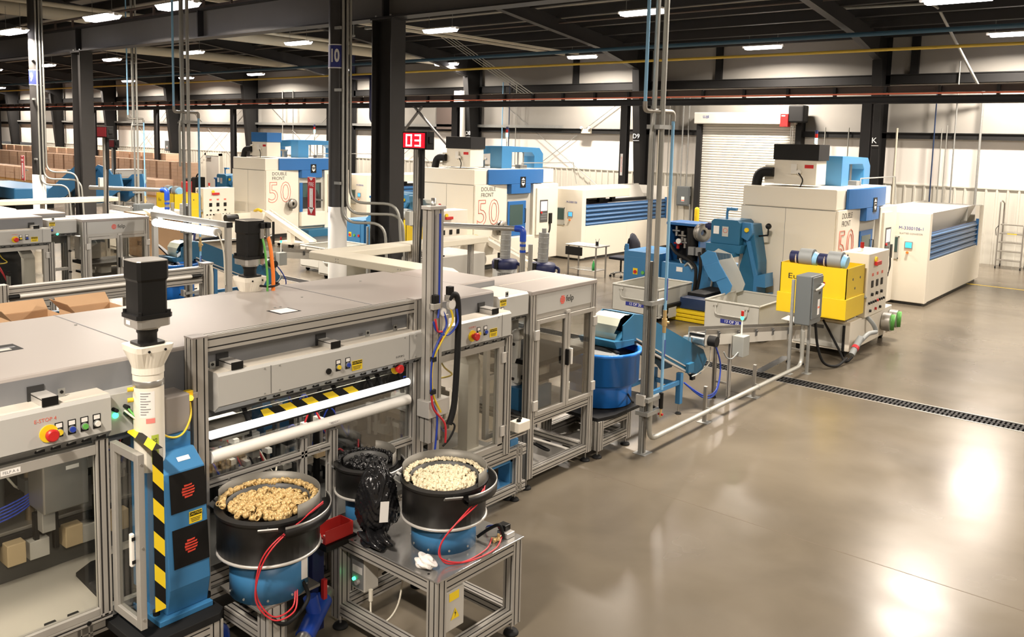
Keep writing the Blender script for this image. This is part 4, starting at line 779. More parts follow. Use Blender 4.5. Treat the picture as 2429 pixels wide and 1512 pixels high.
for z in (.12, .33):
    for (ax, c0, c1, a0, a1) in ((1, 7.745, 8.235, -5.145, -5.055), (1, 7.745, 8.235, -5.865, -5.775), (0, -5.775, -5.145, 8.235, 8.325)):
        b = MB(); profile(b, ax, c0, c1, a0, a1, z, z+.085); b.build('rail', 'alu', ds)
MB().box(-5.8, -5.12, 7.7, 8.26, .10, .105).build('drip_tray', 'alu', ds)
# ------------------------------------------------------------------ incline conveyor feeding the drum
ic = thing('incline_conveyor', 'teal incline conveyor lifting parts into the near blue drum', 'conveyor', (-5.4, 9.4, 0))
# side view (y,z)
for xs in (-5.62, -5.18):
    MB().prism(0, xs-.006, xs+.006, [(8.26, 1.40), (8.5, 1.50), (8.72, 1.46), (10.3, .76), (10.42, .60), (10.25, .44), (9.95, .46), (9.85, .55), (8.6, 1.16), (8.26, 1.22)]).build('side_plate', 'teal', ic)
MB().prism(0, -5.62, -5.18, [(8.5, 1.50), (8.72, 1.46), (10.3, .76), (10.29, .75), (8.72, 1.445), (8.5, 1.485)]).build('top_cover', 'teal', ic)
MB().prism(0, -5.60, -5.20, [(8.5, 1.26), (9.9, .64), (9.9, .60), (8.5, 1.22)]).build('belt', 'rubber', ic)
MB().prism(0, -5.20, -5.16, [(8.55, 1.15), (9.95, .51), (9.95, .485), (8.55, 1.125)]).build('track_rail', 'alu_bright', ic); MB().prism(0, -5.20, -5.165, [(8.55, 1.21), (9.95, .57), (9.95, .55), (8.55, 1.19)]).build('track_rail', 'alu_bright', ic)
MB().prism(0, -5.58, -5.2, [(8.42, 1.26), (8.22, 1.16), (8.14, 1.17), (8.38, 1.30)]).build('chute', 'teal', ic)
MB().prism(0, -5.66, -5.16, [(8.06, 1.24), (8.5, 1.20), (8.5, 1.14), (8.12, 1.15)]).build('chute_tray', 'teal', ic)
q = MB(); pp = [(8.48, 1.49), (8.36, 1.50), (8.27, 1.47), (8.215, 1.39), (8.205, 1.30), (8.23, 1.215)]
for a, c in zip(pp, pp[1:]):
    q.add([(-5.58, a[0], a[1]), (-5.22, a[0], a[1]), (-5.22-.04*(a[1] < 1.4), c[0], c[1]), (-5.58+.04*(a[1] < 1.4), c[0], c[1])], [(0, 1, 2, 3)], None, True)
q.build('plastic_curtain', 'film', ic)
b = MB().cyl((-5.22, 10.05, .96), (-5.02, 10.05, .96), .085, n=16).cyl((-5.02, 10.05, .96), (-5.0, 10.05, .96), .10, n=16).cyl((-5.0, 10.05, .96), (-4.86, 10.05, .96), .07, n=16, m='rubber').box(-5.3, -5.18, 9.95, 10.2, .84, .98, 'steel'); b.build('gear_motor', 'steel', ic)
for (x, y) in ((-5.58, 9.72), (-5.2, 9.72), (-5.2, 8.95), (-5.58, 8.95)):
    MB().box(x-.035, x+.035, y-.035, y+.035, .14, .55 if y > 9.5 else .95).build('leg', 'blue', ic, .004); foot('levelling_foot', ic, x, y, .15, .04)
MB().box(-5.6, -5.18, 9.70, 9.74, .36, .42).box(-5.22, -5.18, 8.95, 9.72, .40, .46).box(-5.6, -5.56, 8.95, 9.72, .40, .46).build('leg_brace', 'blue', ic, .004); bx('bearing_block', ic, 'teal', -5.17, -5.12, 9.8, 9.95, .54, .66); bx('bearing_black', ic, 'black', -5.165, -5.12, 9.92, 10.0, .42, .50)
for k in range(2): MB().tube([(-4.95, 10.1, .98), (-4.95, 10.36, .6), (-4.93, 10.25, .25+.03*k), (-4.98, 10.0, .2+.03*k), (-5.15, 9.75, .42)], .011, 6, smooth=7).build('cable', 'cable_blue' if k else 'hose_blue', ic)
MB().tube([(-5.1, 10.35, .80), (-5.08, 10.3, .6), (-5.1, 10.05, .5), (-5.12, 9.9, .48)], .008, 6, smooth=5).build('cable', 'cable_white', ic)
# ------------------------------------------------------------------ flat conveyor from the cart to the incline
fc = thing('belt_conveyor', 'grey sloping belt conveyor on thin legs behind the guard rail', 'conveyor', (-5.1, 11.5, 0))
ya, za, yb, zb = 9.95, 1.10, 13.6, .60
sl = (zb-za)/(yb-ya)
for xs in (-5.22, -4.98): MB().prism(0, xs-.008, xs+.008, [(ya, za-.05), (yb, zb-.05), (yb, zb-.19), (ya, za-.19)]).build('side_rail', 'greyface', fc)
for xs in (-5.22, -4.98): MB().prism(0, xs-.006, xs+.006, [(ya, za+.02), (yb, zb+.02), (yb, zb-.05), (ya, za-.05)]).build('guide_rail', 'steel_dull', fc)
MB().prism(0, -5.21, -4.99, [(ya, za-.055), (yb, zb-.055), (yb, zb-.075), (ya, za-.075)]).build('belt', 'rubber', fc)
for k in range(6):
    y = 10.3+k*.6; z = za+(y-ya)*sl; MB().box(-4.972, -4.955, y-.02, y+.02, z-.10, z+.0).cyl((-4.955, y, z-.03), (-4.94, y, z-.03), .014, n=8).build('rail_clamp', 'darkgrey', fc)
for y in (10.73, 13.4):
    zt = za+(y-ya)*sl-.19
    for x in (-5.21, -4.99): b = MB(); profile(b, 2, .06, zt, x-.022, x+.022, y-.022, y+.022); b.build('leg', 'alu', fc); foot('levelling_foot', fc, x, y, .08, .04)
    bx('leg_brace', fc, 'alu', -5.19, -5.01, y-.015, y+.015, .22, .25)
jb = bx('junction_box', fc, 'bin_in', -4.96, -4.80, 10.72, 10.92, .64, .92, bevel=.006); MB().cyl((-4.88, 10.82, .92), (-4.88, 10.82, 1.14), .012, n=8).build('beacon_pole', 'white', fc); MB().cyl((-4.88, 10.82, 1.14), (-4.88, 10.82, 1.185), .022, n=12).build('beacon_green', 'led_green', fc); MB().cyl((-4.88, 10.82, 1.185), (-4.88, 10.82, 1.26), .02, n=12).build('beacon_red', 'lamp_red', fc)
MB().tube([(-4.95, 10.45, .74), (-4.93, 10.5, .66), (-4.9, 10.6, .63), (-4.87, 10.72, .70)], .009, 6, smooth=6).build('cable', 'hose_grey', fc)
# ------------------------------------------------------------------ service pole with conduit and air drop
sp = thing('service_pole', 'tall steel strut pole carrying conduit and a pale blue air line', 'pole', (-4.8, 8.15, 0))
q = MB().box(-4.83, -4.79, 8.12, 8.125, .005, 8.5).box(-4.83, -4.826, 8.12, 8.16, .005, 8.5).box(-4.794, -4.79, 8.12, 8.16, .005, 8.5).box(-4.83, -4.82, 8.155, 8.16, .005, 8.5).box(-4.80, -4.79, 8.155, 8.16, .005, 8.5); q.build('strut', 'galv', sp)
q = MB().box(-4.845, -4.775, 8.165, 8.20, .005, 2.2).build('strut_back', 'steel_dull', sp); MB().box(-4.88, -4.72, 8.09, 8.26, 0, .008).build('base_plate', 'galv', sp)
MB().bent([(-4.74, 8.20, 8.5), (-4.74, 8.20, .16), (-4.74, 8.5, .16), (-4.74, 12.4, .16), (-4.74, 12.72, .16), (-4.74, 12.72, .7)], .030, .28, 10).build('conduit', 'conduit', sp)
MB().bent([(-4.79, 8.10, 8.5), (-4.79, 8.10, 3.75), (-4.79, 8.06, 3.6), (-4.79, 8.06, 2.9)], .022, .1, 8).build('thin_conduit', 'conduit', sp)
MB().tube([(-4.83, 7.98, 8.5), (-4.83, 7.98, 3.92)], .020, 10).build('air_line', 'pale_blue', sp); MB().tube([(-4.70, 8.37, 3.78), (-4.70, 8.37, 1.62)], .018, 10).tube([(-4.70, 8.37, 1.38), (-4.70, 8.37, .72)], .018, 10).build('air_drop', 'pale_blue', sp)
MB().bent([(-4.83, 7.98, 3.95), (-4.83, 7.98, 3.85), (-4.70, 8.37, 3.85), (-4.70, 8.37, 3.75)], .026, .05, 10).build('elbow_fitting', 'steel_dull', sp)
for z in (3.66, 1.72, .62, .46): MB().box(-4.86, -4.70, 8.08, 8.10, z, z+.045).box(-4.75, -4.70, 8.10, 8.39, z, z+.045).build('strut_clamp', 'galv', sp)
MB().cyl((-4.70, 8.37, 1.38), (-4.70, 8.37, 1.46), .022, n=10).cyl((-4.70, 8.37, 1.46), (-4.70, 8.37, 1.54), .032, n=8).cyl((-4.70, 8.37, 1.54), (-4.70, 8.37, 1.64), .022, n=10).cyl((-4.70, 8.37, 1.5), (-4.65, 8.39, 1.5), .016, n=8).build('brass_valve', 'brass', sp)
MB().cyl((-4.70, 8.37, .50), (-4.70, 8.37, .68), .026, n=12).build('hose_coupler', 'black', sp); MB().cyl((-4.70, 8.37, .40), (-4.70, 8.37, .50), .014, n=8).box(-4.73, -4.67, 8.36, 8.38, .42, .44, 'red').build('drain_valve', 'brass', sp)
bx('clamp_block', sp, 'alu_bright', -4.85, -4.74, 8.06, 8.10, .58, .70); MB().box(-4.682, -4.680, 8.36, 8.38, 1.75, 2.0).box(-4.682, -4.680, 8.36, 8.38, 1.1, 1.3).build('pipe_label', 'text_blue', sp)
MB().bent([(-4.88, 8.06, .60), (-5.2, 8.4, .60), (-5.24, 8.6, .60)], .012, .05, 6).build('hose', 'rubber', sp)
# short rail posts carry the low conduit
for k, y in enumerate((9.66, 11.13)):
    t = thing('rail_post', ['short strut post under the low conduit, nearest the tall pole', 'short strut post under the low conduit, nearest the grey switch box'][k], 'post', (-4.79, y, 0), 'low conduit posts')
    MB().box(-4.815, -4.775, y-.02, y+.02, 0, .46).build('post', 'steel_dull', t); MB().box(-4.815, -4.775, y-.02, y+.02, .46, .465).build('post_cap', 'alu_bright', t); MB().box(-4.87, -4.72, y-.07, y+.07, 0, .006).build('foot_plate', 'galv', t); MB().tube([(-4.775, y, .13), (-4.705, y, .13), (-4.70, y, .16), (-4.71, y, .195), (-4.775, y, .195)], .004, 5).build('pipe_clip', 'galv', t)
# ------------------------------------------------------------------ table with feeder bowl (white parts)
tb = thing('work_table', 'low aluminium profile table with a bare metal top', 'table', (-4.1, 4.07, 0))
x0, x1, y0, y1 = -4.64, -3.57, 3.64, 4.50
MB().box(x0, x1, y0, y1, .71, .722).build('table_top', 'table_top', tb, .002)
for (x, y) in ((x1-.055, y0+.05), (x1-.055, y1-.05), (x0+.055, y0+.05), (x0+.055, y1-.05)):
    b = MB(); profile(b, 2, .085, .71, x-.045, x+.045, y-.045, y+.045); b.build('leg', 'alu', tb); foot('levelling_foot', tb, x, y, .09, .055)
for z0, z1 in ((.62, .71), (.12, .20)):
    for (ax, c0, c1, a0, a1) in ((1, y0+.095, y1-.095, x1-.098, x1-.012), (1, y0+.095, y1-.095, x0+.012, x0+.098), (0, x0+.1, x1-.1, y0+.007, y0+.093), (0, x0+.1, x1-.1, y1-.093, y1-.007)):
        b = MB(); profile(b, ax, c0, c1, a0, a1, z0, z1); b.build('rail', 'alu', tb)
for (x, y) in ((x1-.12, y0+.04), (x1-.03, y0+.45), (x0+.25, y0+.02)): MB().cyl((x, y, .722), (x, y, .7232), .009, n=8).build('screw', 'black', tb)
eb = bx('electrical_box', tb, 'greyface', x1-.10, x1-.02, y0+.10, y0+.27, .33, .60); bx('caution_label', eb, 'hazard_yellow', x1-.02, x1-.018, y0+.13, y0+.22, .53, .585, bevel=0)
MB().add([(x1-.017, y0+.145, .40), (x1-.017, y0+.225, .40), (x1-.017, y0+.185, .475)], [(0, 1, 2)]).build('voltage_triangle', 'hazard_yellow', eb); MB().add([(x1-.0165, y0+.19, .465), (x1-.0165, y0+.176, .435), (x1-.0165, y0+.186, .436), (x1-.0165, y0+.182, .408), (x1-.0165, y0+.196, .44), (x1-.0165, y0+.186, .44)], [(0, 1, 2, 3, 4, 5)]).build('bolt_symbol', 'text_black', eb)
cx2 = bx('feeder_controller', tb, 'greyface', -4.50, -4.36, 3.72, 3.85, .32, .57, bevel=.008); bx('controller_face', cx2, 'midgrey', -4.49, -4.37, 3.715, 3.72, .34, .56, bevel=0); bx('display', cx2, 'paper', -4.48, -4.38, 3.712, 3.715, .45, .50, bevel=0); MB().cyl((-4.46, 3.715, .40), (-4.46, 3.70, .40), .012, n=10).build('green_lamp', 'led_green', cx2); MB().cyl((-4.42, 3.715, .39), (-4.42, 3.69, .39), .018, n=12).build('dial', 'alu_bright', cx2)
bx('relay_box', tb, 'midgrey', -4.58, -4.51, 3.74, 3.86, .40, .60); MB().cyl((-4.34, 3.76, .26), (-4.34, 3.76, .34), .016, n=8).build('cable_gland', 'cable_white', tb); MB().tube([(-4.34, 3.76, .26), (-4.30, 3.74, .16), (-4.18, 3.76, .17), (-4.12, 3.82, .3), (-4.1, 3.85, .55)], .007, 6, smooth=6).build('cable', 'cable_white', tb)
for k in range(3): MB().tube([(-4.3, 3.95+.03*k, .62), (-4.26, 3.9, .5), (-4.33, 3.86, .42)], .009, 6, smooth=5).build('cable', 'rubber', tb)
for k in range(3): MB().tube([(-3.95, 4.38, .62), (-3.9+.03*k, 4.36, .5), (-3.93+.04*k, 4.3, .44)], .01, 6, smooth=4).build('cable', 'rubber', tb)
def bowl(nm, lab, c, zb, zr, rb_, rr, zt, pm, part_geo, seed, n_track, n_in, cut):
    """vibratory feeder bowl: blue base, bright ring, black drum, steel rim wall, parts inside"""
    t = thing(nm, lab, 'feeder', (c[0], c[1], zb))
    MB().lathe((*c, 0), [(.001, zb), (rb_, zb), (rb_, zr), (.001, zr)], 40).build('base', 'blue', t)
    MB().lathe((*c, 0), [(rr+.005, zr), (rr+.01, zr+.006), (rr+.01, zr+.016), (rr+.005, zr+.02), (.01, zr+.02)], 40).build('clamp_ring', 'alu_bright', t)
    zs = zt-.10
    MB().lathe((*c, 0), [(rb_, zr+.012), (rr, zr+.018), (rr, zs)], 48).lathe((*c, 0), [(rr, zs), (rr+.014, zs), (rr+.014, zs+.016), (rr-.035, zs+.018), (rr-.06, zs-.02), (rr-.08, zs-.05), (.001, zs-.03)], 48, None, 0, 2*pi, False).build('drum', 'drum_black', t)
    MB().lathe((*c, 0), [(rr+.002, zs+.015), (rr+.002, zt), (rr-.002, zt), (rr-.002, zs+.015)], 40, None, cut[0], cut[1]).build('rim_wall', 'rim_steel', t)
    MB().lathe((*c, 0), [(rr-.055, zs-.02), (rr-.055, zs+.035), (rr-.058, zs+.035), (rr-.058, zs-.02)], 40, None, radians(20), radians(230)).build('inner_track', 'darkgrey', t)
    # outer return pocket
    a0, a1 = radians(-20), radians(75)
    MB().lathe((*c, 0), [(rr, zs-.06), (rr+.075, zs-.06), (rr+.075, zs+.0), (rr+.07, zs+.0), (rr+.07, zs-.035), (rr, zs-.035)], 16, None, a0, a1).build('return_pocket', 'drum_black', t)
    MB().lathe((*c, 0), [(rr+.075, zs-.0), (rr+.075, zs+.012), (rr+.068, zs+.012), (rr+.068, zs)], 16, None, a0, a1).build('pocket_rim', 'steel', t)
    for a in (-35, 150, 215): 
        aa = radians(a); p0 = (c[0]+cos(aa)*(rr+.03), c[1]+sin(aa)*(rr+.03))
        b = MB().box(-.06, .06, -.03, .03, -.004, .004).tf(Matrix.Translation((p0[0], p0[1], zs-.01)) @ Matrix.Rotation(aa+pi/2, 4, 'Z') @ Matrix.Rotation(radians(-35), 4, 'X')); b.build('clamp_plate', 'galv', t)
        MB().cyl((p0[0]+cos(aa)*.005, p0[1]+sin(aa)*.005, zs-.0), (p0[0]+cos(aa)*.02, p0[1]+sin(aa)*.02, zs+.012), .006, n=6).build('bolt', 'black', t)
    for k in range(10):
        aa = 2*pi*k/10; MB().cyl((c[0]+cos(aa)*rb_, c[1]+sin(aa)*rb_, zb+.03), (c[0]+cos(aa)*(rb_+.006), c[1]+sin(aa)*(rb_+.006), zb+.03), .008, n=6).build('screw', 'galv', t)
    rnd = random.Random(seed); me = None
    for i in range(n_track+n_in):
        if i < n_track:
            aa = radians(30)+radians(215)*i/n_track*1.02+rnd.uniform(-.02, .02); r = rr-.028+rnd.uniform(-.014, .014); z = zs+.035+rnd.uniform(0, .012)
        else:
            aa = rnd.uniform(0, 2*pi); r = (rr-(.064 if seed == 3 else .076))*sqrt(rnd.random()); z = zs-.028+.034*(1-(r/rr)**2)+rnd.uniform(0, .026)
            if abs(((aa-radians(-70)+pi) % (2*pi))-pi) < 1.0: z += .015*(r/rr)
        R = Matrix.Translation((c[0]+r*cos(aa), c[1]+r*sin(aa), z)) @ Matrix.Rotation(rnd.uniform(0, 6.28), 4, 'Z') @ Matrix.Rotation(rnd.uniform(-1.6, 1.6), 4, 'X')
        if me is None:
            o = part_geo().build('loose_part', pm, None); o['label'] = '(set below)'; me = o.data; bpy.data.objects.remove(o)
        yield_parts.append((me, R, nm))
    return t
yield_parts = []
def ring_part(): return MB().lathe((0, 0, 0), [(.0135, -.013), (.019, -.013), (.019, .004), (.0165, .013), (.014, .013), (.014, -.013)], 10)
def cap_part(): return MB().lathe((0, 0, 0), [(.0005, .009), (.009, .009), (.009, -.002), (.013, -.002), (.013, -.009), (.006, -.009), (.006, .004), (.0005, .004)], 7)
bw = bowl('bowl_feeder', 'black and blue feeder bowl full of white plastic parts on the metal table', (-3.95, 4.08), .722, .915, .225, .29, 1.265, 'plastic_white', cap_part, 3, 150, 900, (radians(5), radians(228)))
bb = bowl('bowl_feeder', 'black and blue feeder bowl full of brass rings beside the blue press', (-4.585, 3.10), .55, .83, .25, .325, 1.20, 'brass', ring_part, 5, 80, 340, (radians(-2), radians(222)))
bk = bowl('bowl_feeder', 'smaller feeder bowl holding black parts behind the metal table', (-4.80, 4.10), .56, .83, .15, .225, 1.14, 'black_part', cap_part, 9, 40, 160, (radians(20), radians(120)))
names = {'plastic_white': ('plastic_fitting', 'white plastic fitting in the feeder bowl on the metal table', 'fitting', 'white fittings in the bowl on the table'), 'brass': ('brass_ring', 'brass threaded ring in the feeder bowl beside the blue press', 'ring', 'brass rings in the bowl by the press'), 'black_part': ('black_fitting', 'black fitting in the smaller bowl behind the table', 'fitting', 'black fittings in the small bowl')}
cnt = {}; rest = {}
yield_parts.sort(key=lambda e: -e[1].translation.z)
for me, R, nm in yield_parts:
    k = me.materials[0].name; nm_, lab, cat, grp = names[k]; cnt[k] = cnt.get(k, 0)+1
    if cnt[k] <= 300:
        o = bpy.data.objects.new(nm_, me); COL.objects.link(o); o.matrix_world = R; tag(o, lab, cat, grp)
    else: rest.setdefault(k, [me, []])[1].append(R)
for k, (me, Rs) in rest.items():
    q = MB()
    for R in Rs: q.add([tuple(R @ v.co) for v in me.vertices], [tuple(p.vertices) for p in me.polygons], None, True)
    o = q.build(names[k][0]+'_heap', k, None); tag(o, 'heap of '+names[k][3].split(' in ')[0]+' lying deeper in the bowl', 'heap', kind='stuff')
# red hoses of the bowls
for t, pts, lab in ((bw, [(-3.68, 4.2, 1.16), (-3.62, 4.05, 1.12), (-3.64, 3.86, 1.0), (-3.70, 3.80, .88), (-3.70, 3.80, .78), (-3.62, 3.92, .735), (-3.62, 4.15, .735), (-3.68, 4.28, .75)], 0), (bw, [(-3.68, 4.2, 1.17), (-3.60, 4.05, 1.11), (-3.65, 3.84, .98), (-3.71, 3.80, .84), (-3.68, 3.83, .74), (-3.59, 3.98, .735), (-3.58, 4.2, .735), (-3.64, 4.34, .75)], 0), (bb, [(-4.28, 3.3, 1.14), (-4.26, 3.14, 1.1), (-4.28, 2.92, 1.0), (-4.34, 2.86, .85), (-4.36, 2.86, .65), (-4.32, 2.95, .50), (-4.30, 3.08, .52), (-4.36, 3.14, .62)], 0), (bb, [(-4.28, 3.3, 1.15), (-4.25, 3.14, 1.11), (-4.27, 2.91, .98), (-4.33, 2.85, .8), (-4.35, 2.85, .62), (-4.31, 2.95, .48), (-4.28, 3.08, .5), (-4.35, 3.15, .6)], 0)):
    MB().tube(pts, .0055, 6, smooth=7).build('air_hose', 'cable_red', t)
MB().tube([(-4.36, 3.2, .62), (-4.33, 3.22, .5), (-4.31, 3.06, .42), (-4.35, 2.98, .45), (-4.42, 2.98, .54)], .013, 8, smooth=6).build('power_cable', 'rubber', bb); MB().box(-4.352, -4.349, 3.16, 3.23, .64, .80).build('data_plate', 'paper', bb)
MB().tube([(-3.78, 4.24, .74), (-3.72, 4.30, .80), (-3.66, 4.34, .83), (-3.64, 4.36, .74)], .012, 8, smooth=5).build('power_cable', 'rubber', bw)
st = thing('bowl_stand', 'aluminium stand carrying the feeder bowl of brass rings', 'stand', (-4.6, 3.1, 0))
bx('stand_plate', st, 'steel_dull', -4.82, -4.36, 2.88, 3.34, .53, .55)
for (x, y) in ((-4.42, 3.0), (-4.75, 3.25)): b = MB(); profile(b, 2, .04, .53, x-.06, x+.06, y-.06, y+.06, cell=.06); b.build('leg', 'alu', st); foot('levelling_foot', st, x, y, .05, .06)
b = MB(); profile(b, 0, -4.9, -4.48, 2.96, 3.04, .26, .34); b.build('rail', 'alu', st)
st2 = thing('bowl_stand', 'dark stand under the smaller feeder bowl behind the table', 'stand', (-4.8, 4.1, 0)); bx('stand_plate', st2, 'steel_dull', -4.93, -4.66, 3.98, 4.24, .54, .56); 
for (x, y) in ((-4.90, 4.0), (-4.90, 4.2)): b = MB(); profile(b, 2, 0, .54, x-.04, x+.04, y-.04, y+.04); b.build('leg', 'alu', st2)
# things on and by the table
vb = thing('valve_block', 'small steel valve block with red hoses on the table corner', 'valve', (-3.66, 4.42, .722))
bx('valve_body', vb, 'alu_bright', -3.72, -3.62, 4.38, 4.46, .722, .76); bx('solenoid', vb, 'black', -3.73, -3.66, 4.40, 4.46, .76, .80); MB().cyl((-3.66, 4.28, .735), (-3.66, 4.36, .74), .014, n=8).cyl((-3.70, 4.30, .735), (-3.62, 4.30, .75), .010, n=8).cyl((-3.66, 4.33, .72), (-3.66, 4.33, .77), .010, n=8).build('brass_manifold', 'brass', vb)
for k in range(3): MB().tube([(-3.66, 4.36, .75), (-3.72, 4.40+.01*k, .78), (-3.78, 4.36, .76+.01*k), (-3.84, 4.40, .73)], .005, 6, smooth=5).build('air_hose', ('cable_red', 'cable_white', 'cable_blue')[k], vb)
# crumpled rag
def crumple(c, rx, ry, rz, n, k, seed, amp, fine=0.):
    rnd = random.Random(seed); q = MB(); q.sphere((0, 0, 0), 1, n, k); ph = [(rnd.uniform(2, 7), rnd.uniform(2, 7), rnd.uniform(2, 7), rnd.uniform(0, 6)) for _ in range(7)]
    out = []
    for p in q.v:
        s_ = 1+amp*sum(sin(a*p[0]+b*p[1]+g*p[2]+d) for a, b, g, d in ph)/3+fine*(abs(sin(9*p[0]+13*p[2]+4*sin(6*p[1])))+abs(sin(11*p[1]-8*p[2]+3*sin(7*p[0])))-1.2)
        out.append((c[0]+p[0]*rx*s_, c[1]+p[1]*ry*s_, max(c[2]-rz*.999, c[2]+p[2]*rz*s_)))
    q.v = out; return q
rg = crumple((-3.76, 3.72, .765), .075, .06, .045, 40, 22, 4, .22); rg.sm = [False]*len(rg.f); single('cleaning_rag', rg, 'rag', 'crumpled white rag on the metal table by the feeder bowl', 'rag')
bg = crumple((-4.33, 3.81, .985), .15, .135, .262, 90, 60, 8, .10, .09); o = single('trash_bag', bg, 'bag', 'black plastic bag slumped against the feeder bowl on the table', 'bag')
q = crumple((-4.22, 3.70, .775), .13, .09, .05, 40, 20, 15, .35); q.build('bag_knot', 'bag', None).parent = o
lab_ = MB().slab([(-4.19, 3.70, .90), (-4.17, 3.76, .89), (-4.175, 3.775, 1.03), (-4.195, 3.715, 1.04)], (.002, -.001, 0)).build('bag_label', 'paper', None); lab_.parent = o
# red bin on bracket
rbn = thing('parts_bin', 'small open red plastic bin on a bracket between the two bowls', 'bin', (-4.55, 3.62, .70))
rb_ = MB(); X0, X1, Y0, Y1 = -4.66, -4.48, 3.50, 3.72
def binwalls(mb, x0, x1, y0, y1, z0, z1, t, zf, front='-y'):
    mb.box(x0, x1, y0, y1, z0, z0+t); mb.box(x0, x0+t, y0, y1, z0+t, z1); mb.box(x1-t, x1, y0, y1, z0+t, z1); mb.box(x0+t, x1-t, y1-t, y1, z0+t, z1); mb.box(x0+t, x1-t, y0, y0+t, z0+t, zf); return mb
binwalls(rb_, -4.60, -4.46, 3.46, 3.70, .735, .83, .006, .78); rb_.build('bin_shell', 'red_bin', rbn, .002); MB().box(-4.59, -4.49, 3.455, 3.46, .742, .765).build('label_strip', 'paper', rbn)
bx('bracket_plate', rbn, 'black', -4.64, -4.44, 3.45, 3.72, .69, .734); bx('bracket_post', rbn, 'deep_blue', -4.72, -4.655, 3.50, 3.60, 0, .735)
for k in range(6): MB().lathe((-4.55+.02*(k % 3), 3.52+.03*k, .742), [(.001, .012), (.01, .012), (.012, 0)], 7).build('loose_fitting', 'paper', rbn)
# vacuum pipe on the floor under the table
vp = thing('vacuum_pipe', 'silver duct with bright blue coupling lying beneath the bowl stand', 'pipe', (-4.5, 3.4, .1))
MB().cyl((-4.28, 2.98, .08), (-4.45, 3.28, .16), .055, n=18).build('silver_duct', 'steel', vp); MB().cyl((-4.45, 3.28, .16), (-4.60, 3.55, .26), .065, n=18).cyl((-4.52, 3.42, .22), (-4.55, 3.40, .36), .05, n=14).build('blue_coupling', 'hose_blue', vp); MB().cyl((-4.60, 3.55, .26), (-4.63, 3.62, .28), .05, n=16).build('steel_collar', 'steel_dull', vp); MB().box(-4.56, -4.53, 3.5, 3.53, .30, .44).build('red_handle', 'red', vp)
MB().tube([(-4.9, 2.95, .2), (-4.7, 2.85, .28), (-4.55, 2.75, .22), (-4.5, 2.6, .1)], .025, 8, smooth=6).build('blue_hose', 'hose_blue', vp)
# ------------------------------------------------------------------ low guard ducts behind the hood (L-shaped cable channel)
lc = thing('cable_channel', 'cream L-shaped cable channel hung over the floor behind the near hood', 'cable channel', (-9.2, 8.8, 1.6))
zt, zb_ = 1.80, 1.69
MB().prism(2, zb_, zt, [(-10.3, 7.72), (-10.22, 7.62), (-7.62, 7.62), (-7.50, 7.68), (-7.45, 7.9), (-7.7, 8.06), (-9.86, 8.06), (-9.86, 11.2), (-10.24, 11.2), (-10.3, 11.1)]).build('channel_cover', 'pipe_cream', lc, .015)
for (x, y) in ((-9.6, 7.618), (-8.3, 7.618), (-7.75, 7.618)):
    for dx in (0, .05):
        for dz in (.03, .07): MB().cyl((x+dx, y, zb_+dz), (x+dx, y-.006, zb_+dz), .010, n=8).build('bolt', 'alu_bright', lc)
MB().bent([(-7.62, 7.66, 1.74), (-7.42, 7.66, 1.74), (-7.42, 7.66, 1.1)], .05, .2, 10).build('channel_end', 'pipe_cream', lc)
for (x, y) in ((-10.1, 9.5), (-10.1, 11.0), (-8.6, 7.85)): b = MB(); profile(b, 2, 0, zb_, x-.04, x+.04, y-.04, y+.04); b.build('support_post', 'alu', lc)
# =================================================================== MACHINING CELLS
MX = -5.65
mc = thing('machining_centre', 'white and blue machining centre at right with black-topped filter, behind the yellow hopper', 'machine', (-6.6, 18.2, 0), 'double-front machining centres')
body = MB().box(MX-1.95, MX-.01, 16.5, 20.0, .12, 2.29).build('lower_body', 'cream', mc, .015)
MB().box(MX-1.93, MX-.02, 16.52, 19.98, 2.295, 2.70).build('upper_body', 'cream', mc, .02); bx('plinth', mc, 'darkgrey', MX-1.85, MX-.1, 16.6, 19.9, 0, .12)
for x in (MX-1.0,): MB().box(x-.003, x+.003, 16.495, 16.5, .12, 2.29).build('panel_joint', 'midgrey', mc)
MB().box(MX-1.95, MX, 16.494, 16.5, 2.288, 2.296).build('panel_joint', 'midgrey', mc)
bx('front_panel', mc, 'cream', MX-.01, MX+.03, 16.52, 17.82, .14, 2.30, bevel=.01)
# blue header, gently bowed outwards
arcY = [17.04+2.38*i/14 for i in range(15)]; bow = lambda y: .04+.10*(1-((y-18.23)/1.19)**2)
MB().prism(2, 2.30, 2.70, [(MX-.01, 17.04)]+[(MX+bow(y), y) for y in arcY]+[(MX-.01, 19.42)]).build('blue_header', 'fascia_blue', mc, .008)
arcL = [y for y in arcY if 17.8 < y < 18.9]
MB().prism(2, 2.03, 2.298, [(MX-.01, 17.84)]+[(MX+bow(y), y) for y in arcL]+[(MX-.01, 18.86)]).build('blue_apron', 'fascia_blue', mc, .01)
bx('logo_plate', mc, 'black', MX+.14, MX+.15, 18.25, 18.48, 2.20, 2.50, bevel=0)
MB().prism(0, MX+.15, MX+.153, [(18.30, 2.38), (18.43, 2.38), (18.43, 2.30), (18.365, 2.24), (18.30, 2.30)]).prism(0, MX+.15, MX+.153, [(18.29, 2.41), (18.44, 2.41), (18.40, 2.45), (18.365, 2.47), (18.33, 2.45)]).build('crest', 'paper', mc); MB().box(MX+.153, MX+.155, 18.31, 18.42, 2.325, 2.365).build('crest_band', 'black', mc)
bx('door_recess', mc, 'bin_grey', MX-.01, MX+.02, 17.84, 18.86, .3, 2.03, bevel=0)
